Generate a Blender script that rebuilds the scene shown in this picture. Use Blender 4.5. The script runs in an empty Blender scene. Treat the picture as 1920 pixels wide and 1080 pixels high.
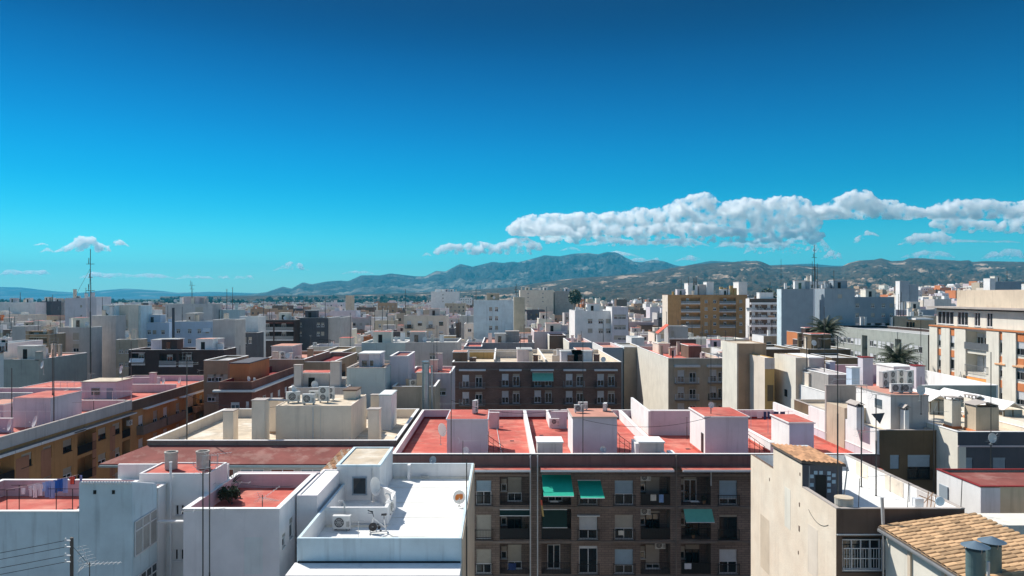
import bpy, math, random
import numpy as np
from mathutils import Vector, noise
R = random.Random(7)
C = bpy.context.scene.collection
S = bpy.context.scene
F, CX, CY, H0 = 1387.0, 940.0, 553.0, 34.0      # focal length in photo pixels, principal point, eye height

# ---------------------------------------------------------------- camera
cam = bpy.data.cameras.new('camera'); co = bpy.data.objects.new('camera', cam); C.objects.link(co)
co.location = (0, 0, H0); co.rotation_euler = (math.pi/2, 0, 0)
cam.sensor_width = 36; cam.lens = F/1920*36
cam.shift_x = (960-CX)/1920; cam.shift_y = (CY-540)/1920
cam.clip_start = 0.5; cam.clip_end = 90000
S.camera = co
# ---------------------------------------------------------------- sun and sky
SUN = Vector((-0.70, 0.67, 0.98)).normalized()      # towards the sun: left and beyond
elev = math.asin(SUN.z); azim = math.atan2(SUN.x, SUN.y)
sl = bpy.data.lights.new('sun', 'SUN'); so = bpy.data.objects.new('sun', sl); C.objects.link(so)
sl.energy = 4.4; sl.angle = math.radians(0.5); sl.color = (1.0, 0.95, 0.88)
so.rotation_euler = SUN.to_track_quat('Z', 'Y').to_euler()
W = bpy.data.worlds.new('World'); S.world = W; W.use_nodes = True
nt = W.node_tree; nt.nodes.clear()
out = nt.nodes.new('ShaderNodeOutputWorld'); bg = nt.nodes.new('ShaderNodeBackground')
sky = nt.nodes.new('ShaderNodeTexSky'); sky.sky_type = 'NISHITA'; sky.sun_disc = False
sky.sun_elevation = elev; sky.sun_rotation = azim % (2*math.pi); sky.altitude = 30
sky.air_density = 1.0; sky.dust_density = 0.4; sky.ozone_density = 1.0
tc = nt.nodes.new('ShaderNodeTexCoord'); sp = nt.nodes.new('ShaderNodeSeparateXYZ')
nt.links.new(tc.outputs['Generated'], sp.inputs[0])
rp = nt.nodes.new('ShaderNodeValToRGB'); rp.color_ramp.interpolation = 'B_SPLINE'
SKYT = [(0.0, (0.22, 0.49, 0.60)), (0.03, (0.15, 0.49, 0.60)), (0.06, (0.08, 0.47, 0.58)), (0.10, (0.015, 0.36, 0.50)), (0.145, (0.0, 0.29, 0.46)),
        (0.213, (0.0, 0.21, 0.40)), (0.30, (0.0, 0.10, 0.24)), (0.36, (0.0, 0.05, 0.14)), (0.44, (0.02, 0.06, 0.15)), (0.66, (0.75, 0.75, 0.72)), (1.0, (1.15, 1.0, 0.88))]
while len(rp.color_ramp.elements) < len(SKYT): rp.color_ramp.elements.new(0.5)
for e, (p, c) in zip(rp.color_ramp.elements, SKYT): e.position = p; e.color = (*c, 1)
mx = nt.nodes.new('ShaderNodeMix'); mx.data_type = 'RGBA'; mx.blend_type = 'MULTIPLY'; mx.inputs[0].default_value = 1
nt.links.new(sp.outputs['Z'], rp.inputs[0]); nt.links.new(sky.outputs[0], mx.inputs[6]); nt.links.new(rp.outputs[0], mx.inputs[7])
nt.links.new(mx.outputs[2], bg.inputs[0]); bg.inputs[1].default_value = 0.15
nt.links.new(bg.outputs[0], out.inputs[0])
S.view_settings.view_transform = 'Standard'; S.view_settings.look = 'None'
S.view_settings.exposure = 0.5; S.view_settings.gamma = 1; S.view_settings.use_curve_mapping = False
S.render.engine = 'CYCLES'
S.cycles.use_denoising = True
S.cycles.max_bounces = 14; S.cycles.diffuse_bounces = 4; S.cycles.volume_bounces = 12; S.cycles.transparent_max_bounces = 8
S.cycles.use_adaptive_sampling = False

# ---------------------------------------------------------------- helpers
def X(px, D): return (px-CX)/F*D
def Z(py, D): return H0-(py-CY)/F*D
def DZ(py, z): return (H0-z)*F/(py-CY)
def DX(px, x): return x*F/(px-CX)

OFF = {}
def link(o, parent=None, off=(0, 0, 0), rz=0):
    """off = world place of the object's origin"""
    C.objects.link(o)
    if parent is not None:
        o.parent = parent
        p = OFF[parent.name]
        # parents that carry children here are never rotated unless through child_of_frame
        o.location = (off[0]-p[0], off[1]-p[1], off[2]-p[2])
    else:
        o.location = off
    o.rotation_euler = (0, 0, rz)
    OFF[o.name] = off
    return o
def props(o, label=None, cat=None, group=None, kind=None):
    if label: o['label'] = label
    if cat: o['category'] = cat
    if group: o['group'] = group
    if kind: o['kind'] = kind
    return o
def thing(name, label, cat, loc, group=None, rz=0):
    o = bpy.data.objects.new(name, None); o.empty_display_size = 0.3
    link(o, None, loc, rz); return props(o, label, cat, group)

class MB:
    """collects boxes, bars, discs and quads; build() links them as ONE mesh object"""
    def __init__(s): s.v = []; s.f = []; s.m = []; s.smooth = []
    def quad(s, a, b, c, d, m=0):
        n = len(s.v); s.v += [a, b, c, d]; s.f.append((n, n+1, n+2, n+3)); s.m.append(m)
    def tri(s, a, b, c, m=0):
        n = len(s.v); s.v += [a, b, c]; s.f.append((n, n+1, n+2)); s.m.append(m)
    def box(s, x0, x1, y0, y1, z0, z1, m=0, top=None):
        n = len(s.v)
        s.v += [(x0, y0, z0), (x1, y0, z0), (x1, y1, z0), (x0, y1, z0), (x0, y0, z1), (x1, y0, z1), (x1, y1, z1), (x0, y1, z1)]
        s.f += [(n, n+3, n+2, n+1), (n+4, n+5, n+6, n+7), (n, n+1, n+5, n+4), (n+1, n+2, n+6, n+5), (n+2, n+3, n+7, n+6), (n+3, n, n+4, n+7)]
        s.m += [m, m if top is None else top, m, m, m, m]
    def bar(s, a, b, r, m=0, n=6, r2=None, caps=True):
        a = Vector(a); b = Vector(b); d = b-a
        if d.length < 1e-6: return
        d.normalize(); u = d.orthogonal().normalized(); w = d.cross(u); r2 = r if r2 is None else r2
        k = len(s.v)
        for i in range(n):
            t = 2*math.pi*i/n; o = u*math.cos(t)+w*math.sin(t)
            s.v.append(tuple(a+o*r)); s.v.append(tuple(b+o*r2))
        for i in range(n):
            j = (i+1) % n; s.f.append((k+2*i, k+2*j, k+2*j+1, k+2*i+1)); s.m.append(m)
        if caps:
            s.f.append(tuple(k+2*i for i in reversed(range(n)))); s.m.append(m)
            s.f.append(tuple(k+2*i+1 for i in range(n))); s.m.append(m)
    def poly(s, pts, thick, m=0):
        """flat polygon given as 3-D points, extruded by vector thick"""
        n = len(pts); k = len(s.v); t = Vector(thick)
        s.v += [tuple(p) for p in pts]+[tuple(Vector(p)+t) for p in pts]
        s.f.append(tuple(range(k, k+n))); s.f.append(tuple(reversed(range(k+n, k+2*n)))); s.m += [m, m]
        for i in range(n):
            j = (i+1) % n; s.f.append((k+i, k+n+i, k+n+j, k+j)); s.m.append(m)
    def mesh(s, name, mats, off=(0, 0, 0), recalc=False):
        me = bpy.data.meshes.new(name)
        ox, oy, oz = off
        me.from_pydata([(x-ox, y-oy, z-oz) for x, y, z in s.v], [], s.f)
        for m in mats: me.materials.append(m)
        if len(mats) > 1: me.polygons.foreach_set('material_index', s.m)
        return me
    def build(s, name, mats, parent=None, off=None, label=None, cat=None, group=None, kind=None):
        if not isinstance(mats, (list, tuple)): mats = [mats]
        if off is None: off = OFF[parent.name] if parent is not None else (0, 0, 0)
        o = bpy.data.objects.new(name, s.mesh(name, mats, off)); link(o, parent, off)
        return props(o, label, cat, group, kind)

# ---------------------------------------------------------------- materials
def mat_base(name):
    m = bpy.data.materials.new(name); m.use_nodes = True; t = m.node_tree
    return m, t, t.nodes['Principled BSDF']
def nd(t, typ, **kw):
    n = t.nodes.new(typ)
    for k, v in kw.items(): setattr(n, k, v)
    return n
def plaster(name, col, var=0.16, streak=0.25, rough=0.9, scale=0.5, bump=0.15, col2=None, mixscale=0.25, mixw=(0.5, 0.62)):
    """painted or rendered wall: broad cloudy tone, fine grain, rain streaks"""
    m, t, b = mat_base(name); L = t.links
    g = nd(t, 'ShaderNodeNewGeometry')
    n1 = nd(t, 'ShaderNodeTexNoise'); n1.inputs['Scale'].default_value = scale; n1.inputs['Detail'].default_value = 7; n1.inputs['Roughness'].default_value = 0.62
    L.new(g.outputs['Position'], n1.inputs['Vector'])
    mp = nd(t, 'ShaderNodeMapping'); mp.inputs['Scale'].default_value = (2.2, 2.2, 0.16)
    L.new(g.outputs['Position'], mp.inputs['Vector'])
    n2 = nd(t, 'ShaderNodeTexNoise'); n2.inputs['Scale'].default_value = 1.3; n2.inputs['Detail'].default_value = 5
    L.new(mp.outputs[0], n2.inputs['Vector'])
    r1 = nd(t, 'ShaderNodeMapRange'); r1.inputs['From Min'].default_value = 0.3; r1.inputs['From Max'].default_value = 0.7
    r1.inputs['To Min'].default_value = 1-var; r1.inputs['To Max'].default_value = 1+var*0.5
    L.new(n1.outputs['Fac'], r1.inputs['Value'])
    r2 = nd(t, 'ShaderNodeMapRange'); r2.inputs['From Min'].default_value = 0.55; r2.inputs['From Max'].default_value = 0.8
    r2.inputs['To Min'].default_value = 1; r2.inputs['To Max'].default_value = 1-streak
    L.new(n2.outputs['Fac'], r2.inputs['Value'])
    mu = nd(t, 'ShaderNodeMath', operation='MULTIPLY'); L.new(r1.outputs[0], mu.inputs[0]); L.new(r2.outputs[0], mu.inputs[1])
    mx = nd(t, 'ShaderNodeMix', data_type='RGBA', blend_type='MULTIPLY'); mx.inputs[0].default_value = 1
    if col2:
        n3 = nd(t, 'ShaderNodeTexNoise'); n3.inputs['Scale'].default_value = mixscale; n3.inputs['Detail'].default_value = 8; n3.inputs['Roughness'].default_value = 0.65
        L.new(g.outputs['Position'], n3.inputs['Vector'])
        r3 = nd(t, 'ShaderNodeMapRange'); r3.inputs['From Min'].default_value = mixw[0]; r3.inputs['From Max'].default_value = mixw[1]
        L.new(n3.outputs['Fac'], r3.inputs['Value'])
        m3 = nd(t, 'ShaderNodeMix', data_type='RGBA'); m3.inputs[6].default_value = (*col, 1); m3.inputs[7].default_value = (*col2, 1)
        L.new(r3.outputs[0], m3.inputs[0]); L.new(m3.outputs[2], mx.inputs[6])
    else: mx.inputs[6].default_value = (*col, 1)
    L.new(mu.outputs[0], mx.inputs[7]); L.new(mx.outputs[2], b.inputs['Base Color'])
    b.inputs['Roughness'].default_value = rough
    b.inputs['Specular IOR Level'].default_value = 0.2
    if bump:
        n4 = nd(t, 'ShaderNodeTexNoise'); n4.inputs['Scale'].default_value = 9; n4.inputs['Detail'].default_value = 4
        L.new(g.outputs['Position'], n4.inputs['Vector'])
        bp = nd(t, 'ShaderNodeBump'); bp.inputs['Strength'].default_value = bump; bp.inputs['Distance'].default_value = 0.03
        L.new(n4.outputs['Fac'], bp.inputs['Height']); L.new(bp.outputs[0], b.inputs['Normal'])
    return m
def plain(name, col, rough=0.5, metal=0.0, rand=0.0, spec=0.4):
    m, t, b = mat_base(name); L = t.links
    b.inputs['Roughness'].default_value = rough; b.inputs['Metallic'].default_value = metal; b.inputs['Specular IOR Level'].default_value = spec
    g = nd(t, 'ShaderNodeNewGeometry'); n1 = nd(t, 'ShaderNodeTexNoise'); n1.inputs['Scale'].default_value = 2.5; n1.inputs['Detail'].default_value = 4
    L.new(g.outputs['Position'], n1.inputs['Vector'])
    r1 = nd(t, 'ShaderNodeMapRange'); r1.inputs['To Min'].default_value = 0.82; r1.inputs['To Max'].default_value = 1.12
    L.new(n1.outputs['Fac'], r1.inputs['Value'])
    last = r1.outputs[0]
    if rand:
        oi = nd(t, 'ShaderNodeObjectInfo'); r2 = nd(t, 'ShaderNodeMapRange'); r2.inputs['To Min'].default_value = 1-rand; r2.inputs['To Max'].default_value = 1+rand
        L.new(oi.outputs['Random'], r2.inputs['Value'])
        mu = nd(t, 'ShaderNodeMath', operation='MULTIPLY'); L.new(last, mu.inputs[0]); L.new(r2.outputs[0], mu.inputs[1]); last = mu.outputs[0]
    mx = nd(t, 'ShaderNodeMix', data_type='RGBA', blend_type='MULTIPLY'); mx.inputs[0].default_value = 1; mx.inputs[6].default_value = (*col, 1)
    L.new(last, mx.inputs[7]); L.new(mx.outputs[2], b.inputs['Base Color'])
    return m
def brickwork(name, col, col2, mortar, bw=0.5, rh=0.16, axis='x'):
    """courses too fine to tell apart at this distance"""
    m, t, b = mat_base(name); L = t.links
    g = nd(t, 'ShaderNodeNewGeometry'); s = nd(t, 'ShaderNodeSeparateXYZ'); L.new(g.outputs['Position'], s.inputs[0])
    ad = nd(t, 'ShaderNodeMath', operation='ADD'); L.new(s.outputs['X'], ad.inputs[0]); L.new(s.outputs['Y'], ad.inputs[1])
    c = nd(t, 'ShaderNodeCombineXYZ'); L.new(ad.outputs[0], c.inputs['X']); L.new(s.outputs['Z'], c.inputs['Y'])
    br = nd(t, 'ShaderNodeTexBrick'); br.inputs['Scale'].default_value = 1; br.inputs['Brick Width'].default_value = bw; br.inputs['Row Height'].default_value = rh
    br.inputs['Mortar Size'].default_value = 0.018; br.inputs['Color1'].default_value = (*col, 1); br.inputs['Color2'].default_value = (*col2, 1); br.inputs['Mortar'].default_value = (*mortar, 1)
    L.new(c.outputs[0], br.inputs['Vector'])
    n1 = nd(t, 'ShaderNodeTexNoise'); n1.inputs['Scale'].default_value = 0.35; n1.inputs['Detail'].default_value = 6; L.new(g.outputs['Position'], n1.inputs['Vector'])
    r1 = nd(t, 'ShaderNodeMapRange'); r1.inputs['From Min'].default_value = 0.3; r1.inputs['From Max'].default_value = 0.7; r1.inputs['To Min'].default_value = 0.7; r1.inputs['To Max'].default_value = 1.15
    L.new(n1.outputs['Fac'], r1.inputs['Value'])
    mx = nd(t, 'ShaderNodeMix', data_type='RGBA', blend_type='MULTIPLY'); mx.inputs[0].default_value = 1
    L.new(br.outputs['Color'], mx.inputs[6]); L.new(r1.outputs[0], mx.inputs[7]); L.new(mx.outputs[2], b.inputs['Base Color'])
    bp = nd(t, 'ShaderNodeBump'); bp.inputs['Strength'].default_value = 0.5; bp.inputs['Distance'].default_value = 0.01; bp.invert = True
    L.new(br.outputs['Fac'], bp.inputs['Height']); L.new(bp.outputs[0], b.inputs['Normal'])
    b.inputs['Roughness'].default_value = 0.9; b.inputs['Specular IOR Level'].default_value = 0.2
    return m

M = {
 'white': plaster('white_plaster', (0.80, 0.79, 0.77), 0.12, 0.16),
 'white_roof': plaster('white_roof_coating', (0.80, 0.80, 0.77), 0.16, 0.0, scale=0.9, col2=(0.55, 0.54, 0.49), mixscale=0.9, mixw=(0.54, 0.70)),
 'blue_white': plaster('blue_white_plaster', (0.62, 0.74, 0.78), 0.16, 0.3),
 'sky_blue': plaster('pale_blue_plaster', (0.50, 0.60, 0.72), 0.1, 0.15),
 'mint': plaster('mint_plaster', (0.52, 0.60, 0.59), 0.12, 0.2),
 'lilac_white': plaster('lilac_white_plaster', (0.86, 0.79, 0.78), 0.12, 0.14),
 'lilac': plaster('lilac_plaster', (0.62, 0.59, 0.63), 0.12, 0.25),  # also stands in for shade on front faces of white walls
 'pink': plaster('pink_plaster', (0.64, 0.54, 0.54), 0.12, 0.25),
 'cream': plaster('cream_plaster', (0.74, 0.65, 0.54), 0.12, 0.22),
 'pale_cream': plaster('pale_cream_plaster', (0.76, 0.72, 0.62), 0.12, 0.2),
 'beige': plaster('beige_plaster', (0.52, 0.43, 0.32), 0.16, 0.3),
 'beige_worn': plaster('worn_beige_plaster', (0.66, 0.55, 0.42), 0.16, 0.3, col2=(0.56, 0.40, 0.28), mixscale=0.35, mixw=(0.58, 0.72)),
 'party': plaster('party_wall_render', (0.78, 0.66, 0.52), 0.1, 0.1, scale=0.8, bump=0.4, col2=(0.84, 0.74, 0.60), mixscale=0.5, mixw=(0.4, 0.65)),
 'tan': plaster('tan_plaster', (0.42, 0.29, 0.19), 0.16, 0.3),
 'ochre': plaster('ochre_plaster', (0.55, 0.36, 0.14), 0.14, 0.3),
 'orange': plaster('orange_plaster', (0.60, 0.22, 0.09), 0.14, 0.2),
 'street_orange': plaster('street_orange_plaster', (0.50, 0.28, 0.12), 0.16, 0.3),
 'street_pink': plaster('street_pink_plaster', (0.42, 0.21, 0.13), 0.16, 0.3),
 'grey': plaster('grey_render', (0.40, 0.375, 0.35), 0.18, 0.35),
 'light_grey': plaster('light_grey_render', (0.55, 0.51, 0.485), 0.15, 0.3),
 'grey_green': plaster('grey_green_concrete', (0.36, 0.385, 0.35), 0.15, 0.3),
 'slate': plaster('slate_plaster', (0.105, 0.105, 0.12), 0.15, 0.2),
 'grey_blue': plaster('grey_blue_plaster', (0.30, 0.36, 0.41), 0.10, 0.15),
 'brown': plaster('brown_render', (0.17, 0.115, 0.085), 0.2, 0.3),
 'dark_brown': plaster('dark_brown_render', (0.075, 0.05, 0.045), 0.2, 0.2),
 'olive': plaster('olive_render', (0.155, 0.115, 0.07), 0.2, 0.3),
 'red_brick': brickwork('red_brickwork', (0.26, 0.07, 0.045), (0.20, 0.05, 0.035), (0.22, 0.14, 0.11), 0.25, 0.08),
 'block_brick': brickwork('taupe_brickwork', (0.27, 0.20, 0.165), (0.215, 0.16, 0.13), (0.13, 0.10, 0.085), 0.6, 0.2),
 'umber_brick': brickwork('umber_brickwork', (0.27, 0.165, 0.13), (0.22, 0.135, 0.105), (0.15, 0.10, 0.08), 0.5, 0.16),
 'frieze': plaster('frieze_render', (0.20, 0.135, 0.12), 0.2, 0.3),
 'slab': plaster('slab_concrete', (0.24, 0.19, 0.16), 0.2, 0.3),
 'red': plaster('red_roof_coating', (0.52, 0.115, 0.085), 0.3, 0.0, scale=0.6, rough=0.85, col2=(0.58, 0.215, 0.16), mixscale=0.5, mixw=(0.46, 0.66)),
 'dull_red': plaster('dull_red_roof', (0.26, 0.085, 0.07), 0.25, 0.0, col2=(0.34, 0.17, 0.14), mixscale=0.6),
 'dark_red': plaster('dark_red_paint', (0.24, 0.03, 0.03), 0.2, 0.1),
 'cream_roof': plaster('cream_roof_tiles', (0.60, 0.50, 0.37), 0.28, 0.0, scale=0.9, col2=(0.70, 0.63, 0.52), mixscale=0.4),
 'grey_roof': plaster('grey_roof_felt', (0.42, 0.42, 0.40), 0.25, 0.0, scale=1.2),
 'salmon_roof': plaster('salmon_roof', (0.55, 0.27, 0.20), 0.2, 0.0),
 'coping_w': plaster('white_coping', (0.80, 0.79, 0.76), 0.08, 0.08),
 'coping_g': plaster('grey_coping', (0.45, 0.40, 0.36), 0.2, 0.1),
 'frame': plain('white_frame', (0.72, 0.72, 0.72), 0.4),
 'alu': plain('aluminium_frame', (0.45, 0.46, 0.47), 0.35, 0.6),
 'glass': plain('dark_window_glass', (0.015, 0.02, 0.025), 0.06, 0.0, spec=0.8),
 'glass_b': plain('pale_window_glass', (0.10, 0.14, 0.17), 0.08, 0.0, spec=0.8),
 'void': plain('dark_interior', (0.02, 0.018, 0.016), 0.9),
 'shut_w': plain('white_shutter', (0.62, 0.64, 0.66), 0.6, rand=0.1),
 'shut_b': plain('beige_shutter', (0.42, 0.38, 0.32), 0.6, rand=0.15),
 'shut_l': plain('bluish_shutter', (0.34, 0.46, 0.55), 0.6),
 'iron': plain('black_iron', (0.025, 0.025, 0.028), 0.5, 0.4),
 'iron_g': plain('grey_rail', (0.30, 0.31, 0.32), 0.5, 0.4),
 'white_rail': plain('white_rail', (0.70, 0.70, 0.70), 0.5),
 'green': plain('green_awning_cloth', (0.0, 0.40, 0.26), 0.8),
 'dark_green': plain('dark_green_cloth', (0.01, 0.035, 0.03), 0.8),
 'pale_green': plain('pale_green_awning', (0.16, 0.50, 0.38), 0.8),
 'cloth_w': plain('cream_cloth', (0.66, 0.62, 0.55), 0.9),
 'cloth_o': plain('orange_cloth', (0.72, 0.30, 0.08), 0.9),
 'ac': plain('ac_white', (0.66, 0.66, 0.63), 0.45),
 'ac_d': plain('ac_grille', (0.05, 0.05, 0.055), 0.5),
 'mast': plain('mast_steel', (0.10, 0.095, 0.09), 0.5, 0.5),
 'mast_l': plain('galvanised_steel', (0.45, 0.46, 0.46), 0.45, 0.6),
 'dish': plain('dish_white', (0.70, 0.70, 0.68), 0.4),
 'tank': plain('asbestos_cement', (0.45, 0.43, 0.38), 0.9),
 'duct': plain('metal_duct', (0.28, 0.36, 0.40), 0.35, 0.7),
 'vent_g': plain('grey_green_flue', (0.13, 0.20, 0.20), 0.55, 0.2),
 'tile': plain('clay_tile', (0.52, 0.33, 0.175), 0.9, rand=0.34),
 'tile_o': plain('old_clay_tile', (0.46, 0.25, 0.13), 0.9, rand=0.28),
 'pvc': plain('pvc_pipe', (0.55, 0.55, 0.54), 0.5),
 'wood': plain('old_wood', (0.12, 0.10, 0.085), 0.85),
 'leaf': plain('leaf_green', (0.035, 0.06, 0.022), 0.7),
}
# ---------------------------------------------------------------- building class
ROT = {'F': 0.0, 'L': -math.pi/2, 'R': math.pi/2}
MC = {}      # shared mesh data
def cached(key, fn):
    if key not in MC: MC[key] = fn()
    return MC[key]
def q(v): return round(v, 2)

def win_meshes(w, h, frac, frame, shut, glass, panes, near):
    """frame at y 0..0.05 (y>0 is into the wall); local origin lower left of the opening"""
    key = ('win', q(w), q(h), q(frac), frame, shut, glass, panes, near)
    def mk():
        sh = h*frac; fr = MB(); t = 0.06 if near else 0.08
        gh = h-sh
        if gh > 0.12:
            fr.box(0, w, 0.0, 0.06, 0, t); fr.box(0, w, 0.0, 0.06, gh-t, gh)
            for i in range(panes+1):
                c = i*(w-t)/panes; fr.box(c, c+t, 0.002, 0.058, t, gh-t)
            fr.box(-0.06, w+0.06, -0.12, 0.0, -0.06, -0.002)     # sill
        else: fr.box(0, w, 0, 0.05, 0, 0.05)
        gl = MB(); gl.box(0, w, 0.075, 0.10, 0, max(gh, 0.02))
        st = MB()
        if sh > 0.05:
            st.box(0.01, w-0.01, 0.0, 0.03, h-0.18, h-0.002)       # roller box
            n = max(1, int((sh-0.18)/0.09)) if near else 1
            for i in range(n):
                a = gh+(sh-0.18)*i/n; b = gh+(sh-0.18)*(i+1)/n
                if near: st.box(0.02, w-0.02, 0.018, 0.04, a+0.012, b)
                else: st.box(0.02, w-0.02, 0.018, 0.04, a+0.012, b)
        if near:
            return (fr.mesh('window', [M[frame]]), gl.mesh('pane', [M[glass]]), st.mesh('shutter', [M[shut]]) if sh > 0.05 else None)
        a = MB()
        for k, b in enumerate((fr, gl, st)):
            n = len(a.v); a.v += b.v; a.f += [tuple(i+n for i in f) for f in b.f]; a.m += [k]*len(b.f)
        return (a.mesh('window', [M[frame], M[glass], M[shut]]), None, None)
    return cached(key, mk)

class Bld:
    def __init__(s, name, label, x0, x1, y0, y1, z, wall='white', roof='red', par=1.0, t=0.18, cap=None, cat='building', group=None, base=0.0, reveal=None, inner=None, parent=None, left=None):
        s.x0, s.x1, s.y0, s.y1, s.z, s.base = x0, x1, y0, y1, z, base
        s.wall, s.roofm, s.par, s.t, s.cap = wall, roof, par, t, cap
        s.inner = inner or wall; s.leftm = left  # left face colour, often paler to carry the sunlight
        s.holes = {'F': [], 'L': [], 'R': []}; s.ext = []
        if parent is None: s.root = thing(name, label, cat, ((x0+x1)/2, (y0+y1)/2, base), group); s.sub = False
        else: s.root = parent; s.sub = True
        s.label = label
    def org(s, f): return {'F': (s.x0, s.y0), 'L': (s.x0, s.y1), 'R': (s.x1, s.y0)}[f]
    def width(s, f): return s.x1-s.x0 if f == 'F' else s.y1-s.y0
    def P(s, f, u, d, z):
        """facade point: u along the facade, d outwards, z height"""
        ox, oy = s.org(f)
        return {'F': (ox+u, oy-d, z), 'L': (ox-d, oy-u, z), 'R': (ox+d, oy+u, z)}[f]
    def pix(s, f, px, py):
        """pixel -> (u, z) on a facade"""
        if f == 'F': D = s.y0; return (X(px, D)-s.x0, Z(py, D))
        xx = s.x0 if f == 'L' else s.x1
        D = DX(px, xx); u = s.y1-D if f == 'L' else D-s.y0
        return (u, Z(py, D))
    def add(s, f, name, me, u, z, d=0.0, parent=None, label=None):
        o = bpy.data.objects.new(name, me); C.objects.link(o)
        p = s.P(f, u, d, z)
        if parent is None:
            o.parent = s.root; b = OFF[s.root.name]; o.location = (p[0]-b[0], p[1]-b[1], p[2]-b[2]); o.rotation_euler = (0, 0, ROT[f])
        else:       # the parent is a facade piece in the same frame
            pp, pu, pd, pz = FR[parent.name]; o.parent = parent; o.location = (u-pu, pd-d, z-pz)
        FR[o.name] = (f, u, d, z); OFF[o.name] = p
        if label: o['label'] = label
        return o
    def win(s, f, u0, u1, z0, z1, frac=0.4, frame='frame', shut='shut_w', glass='glass', panes=2, depth=0.16, near=False, hole=True):
        if hole: s.holes[f].append((u0, u1, z0, z1, depth))
        a, b, c = win_meshes(u1-u0-0.004, z1-z0-0.004, frac, frame, shut, glass, panes, near)
        o = s.add(f, 'window', a, u0+0.002, z0+0.002, -depth+0.12 if depth < 0.3 else -depth+0.12)
        if b: s.add(f, 'pane', b, u0+0.002, z0+0.002, -depth+0.12, parent=o)
        if c: s.add(f, 'shutter', c, u0+0.002, z0+0.002, -depth+0.12, parent=o)
        return o
    def rail(s, f, u0, u1, z, h=1.0, d=0.05, sides=0.0, mat='iron', solid=False, gap=0.13):
        w = u1-u0
        def mk():
            b = MB(); r = 0.018
            b.box(0, w, -0.02, 0.02, h-0.04, h); b.box(0, w, -0.015, 0.015, 0.06, 0.09)
            if solid: b.box(0.01, w-0.01, 0.016, 0.024, 0.1, h-0.05)
            n = max(2, int(w/gap))
            for i in range(n+1):
                x = i*w/n; b.box(x-0.009, x+0.009, -0.009, 0.009, 0.05, h-0.03)
            if sides:
                for x in (0, w):
                    b.box(x-0.02, x+0.02, 0.02, sides, h-0.04, h); b.box(x-0.015, x+0.015, 0.015, sides, 0.06, 0.09)
                    k = max(1, int(sides/gap))
                    for i in range(k): b.box(x-0.009, x+0.009, (i+1)*sides/(k+1)-0.009, (i+1)*sides/(k+1)+0.009, 0.05, h-0.03)
            return b.mesh('railing', [M[mat]])
        return s.add(f, 'railing', cached(('rail', q(w), q(h), q(sides), mat, solid), mk), u0, z, d)
    def balcony(s, f, u0, u1, z, out=0.9, mat='slab', railm='iron', solid=False, h=1.0, wallrail=None):
        w = u1-u0
        def mk():
            b = MB(); b.box(0, w, -out, -0.003, -0.16, 0)
            if wallrail:
                b.box(0, w, -out, -out+0.1, 0.002, h); b.box(0, 0.1, -out+0.1, -0.003, 0.002, h); b.box(w-0.1, w, -out+0.1, -0.003, 0.002, h)
            return b.mesh('balcony', [M[mat]])
        o = s.add(f, 'balcony', cached(('balc', q(w), q(out), mat, wallrail, q(h)), mk), u0, z, 0)
        if not wallrail: s.rail(f, u0+0.04, u1-0.04, z, h, out-0.04, out-0.06, railm, solid)
        return o
    def awning(s, f, u0, u1, z, drop=1.2, out=0.8, mat='green', bar='frame', d=0.05):
        w = u1-u0
        def mk():
            b = MB(); n = 8
            for i in range(n):       # slightly sagging cloth with thickness
                t0, t1 = i/n, (i+1)/n
                sg = lambda t: 0.05*math.sin(math.pi*t)
                p = lambda t, x, e: (x, -out*t, -drop*t-sg(t)+e)
                b.quad(p(t0, 0, 0), p(t1, 0, 0), p(t1, w, 0), p(t0, w, 0)); b.quad(p(t0, 0, -.01), p(t0, w, -.01), p(t1, w, -.01), p(t1, 0, -.01))
            return b.mesh('awning', [M[mat]])
        o = s.add(f, 'awning', cached(('awn', q(w), q(drop), q(out), mat), mk), u0, z, d)
        def mk2():
            b = MB(); b.box(0, w, -0.05, 0.0, -0.04, 0.05); b.box(0, w, -out-0.035, -out+0.005, -drop-0.06, -drop-0.0)
            for x in (0.03, w-0.03): b.bar((x, -0.02, -0.6*drop), (x, -out, -drop-0.03), 0.014)
            return b.mesh('awning_frame', [M[bar]])
        s.add(f, 'awning_frame', cached(('awf', q(w), q(drop), q(out), bar), mk2), u0, z, d, parent=o)
        return o
    def ledge(s, f, u0, u1, z0, z1, out=0.3, mat='slab', name='ledge', d=0.003):
        w = u1-u0; h = z1-z0
        def mk():
            b = MB(); b.box(0, w, -out, 0, 0, h); return b.mesh(name, [M[mat]])
        return s.add(f, name, cached(('led', name, q(w), q(h), q(out), mat), mk), u0, z0, d)
    def wall_ac(s, f, u, z, d=0.03):
        o = s.add(f, 'air_conditioner', ac_mesh(0), u, z, d+0.33); return o
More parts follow.
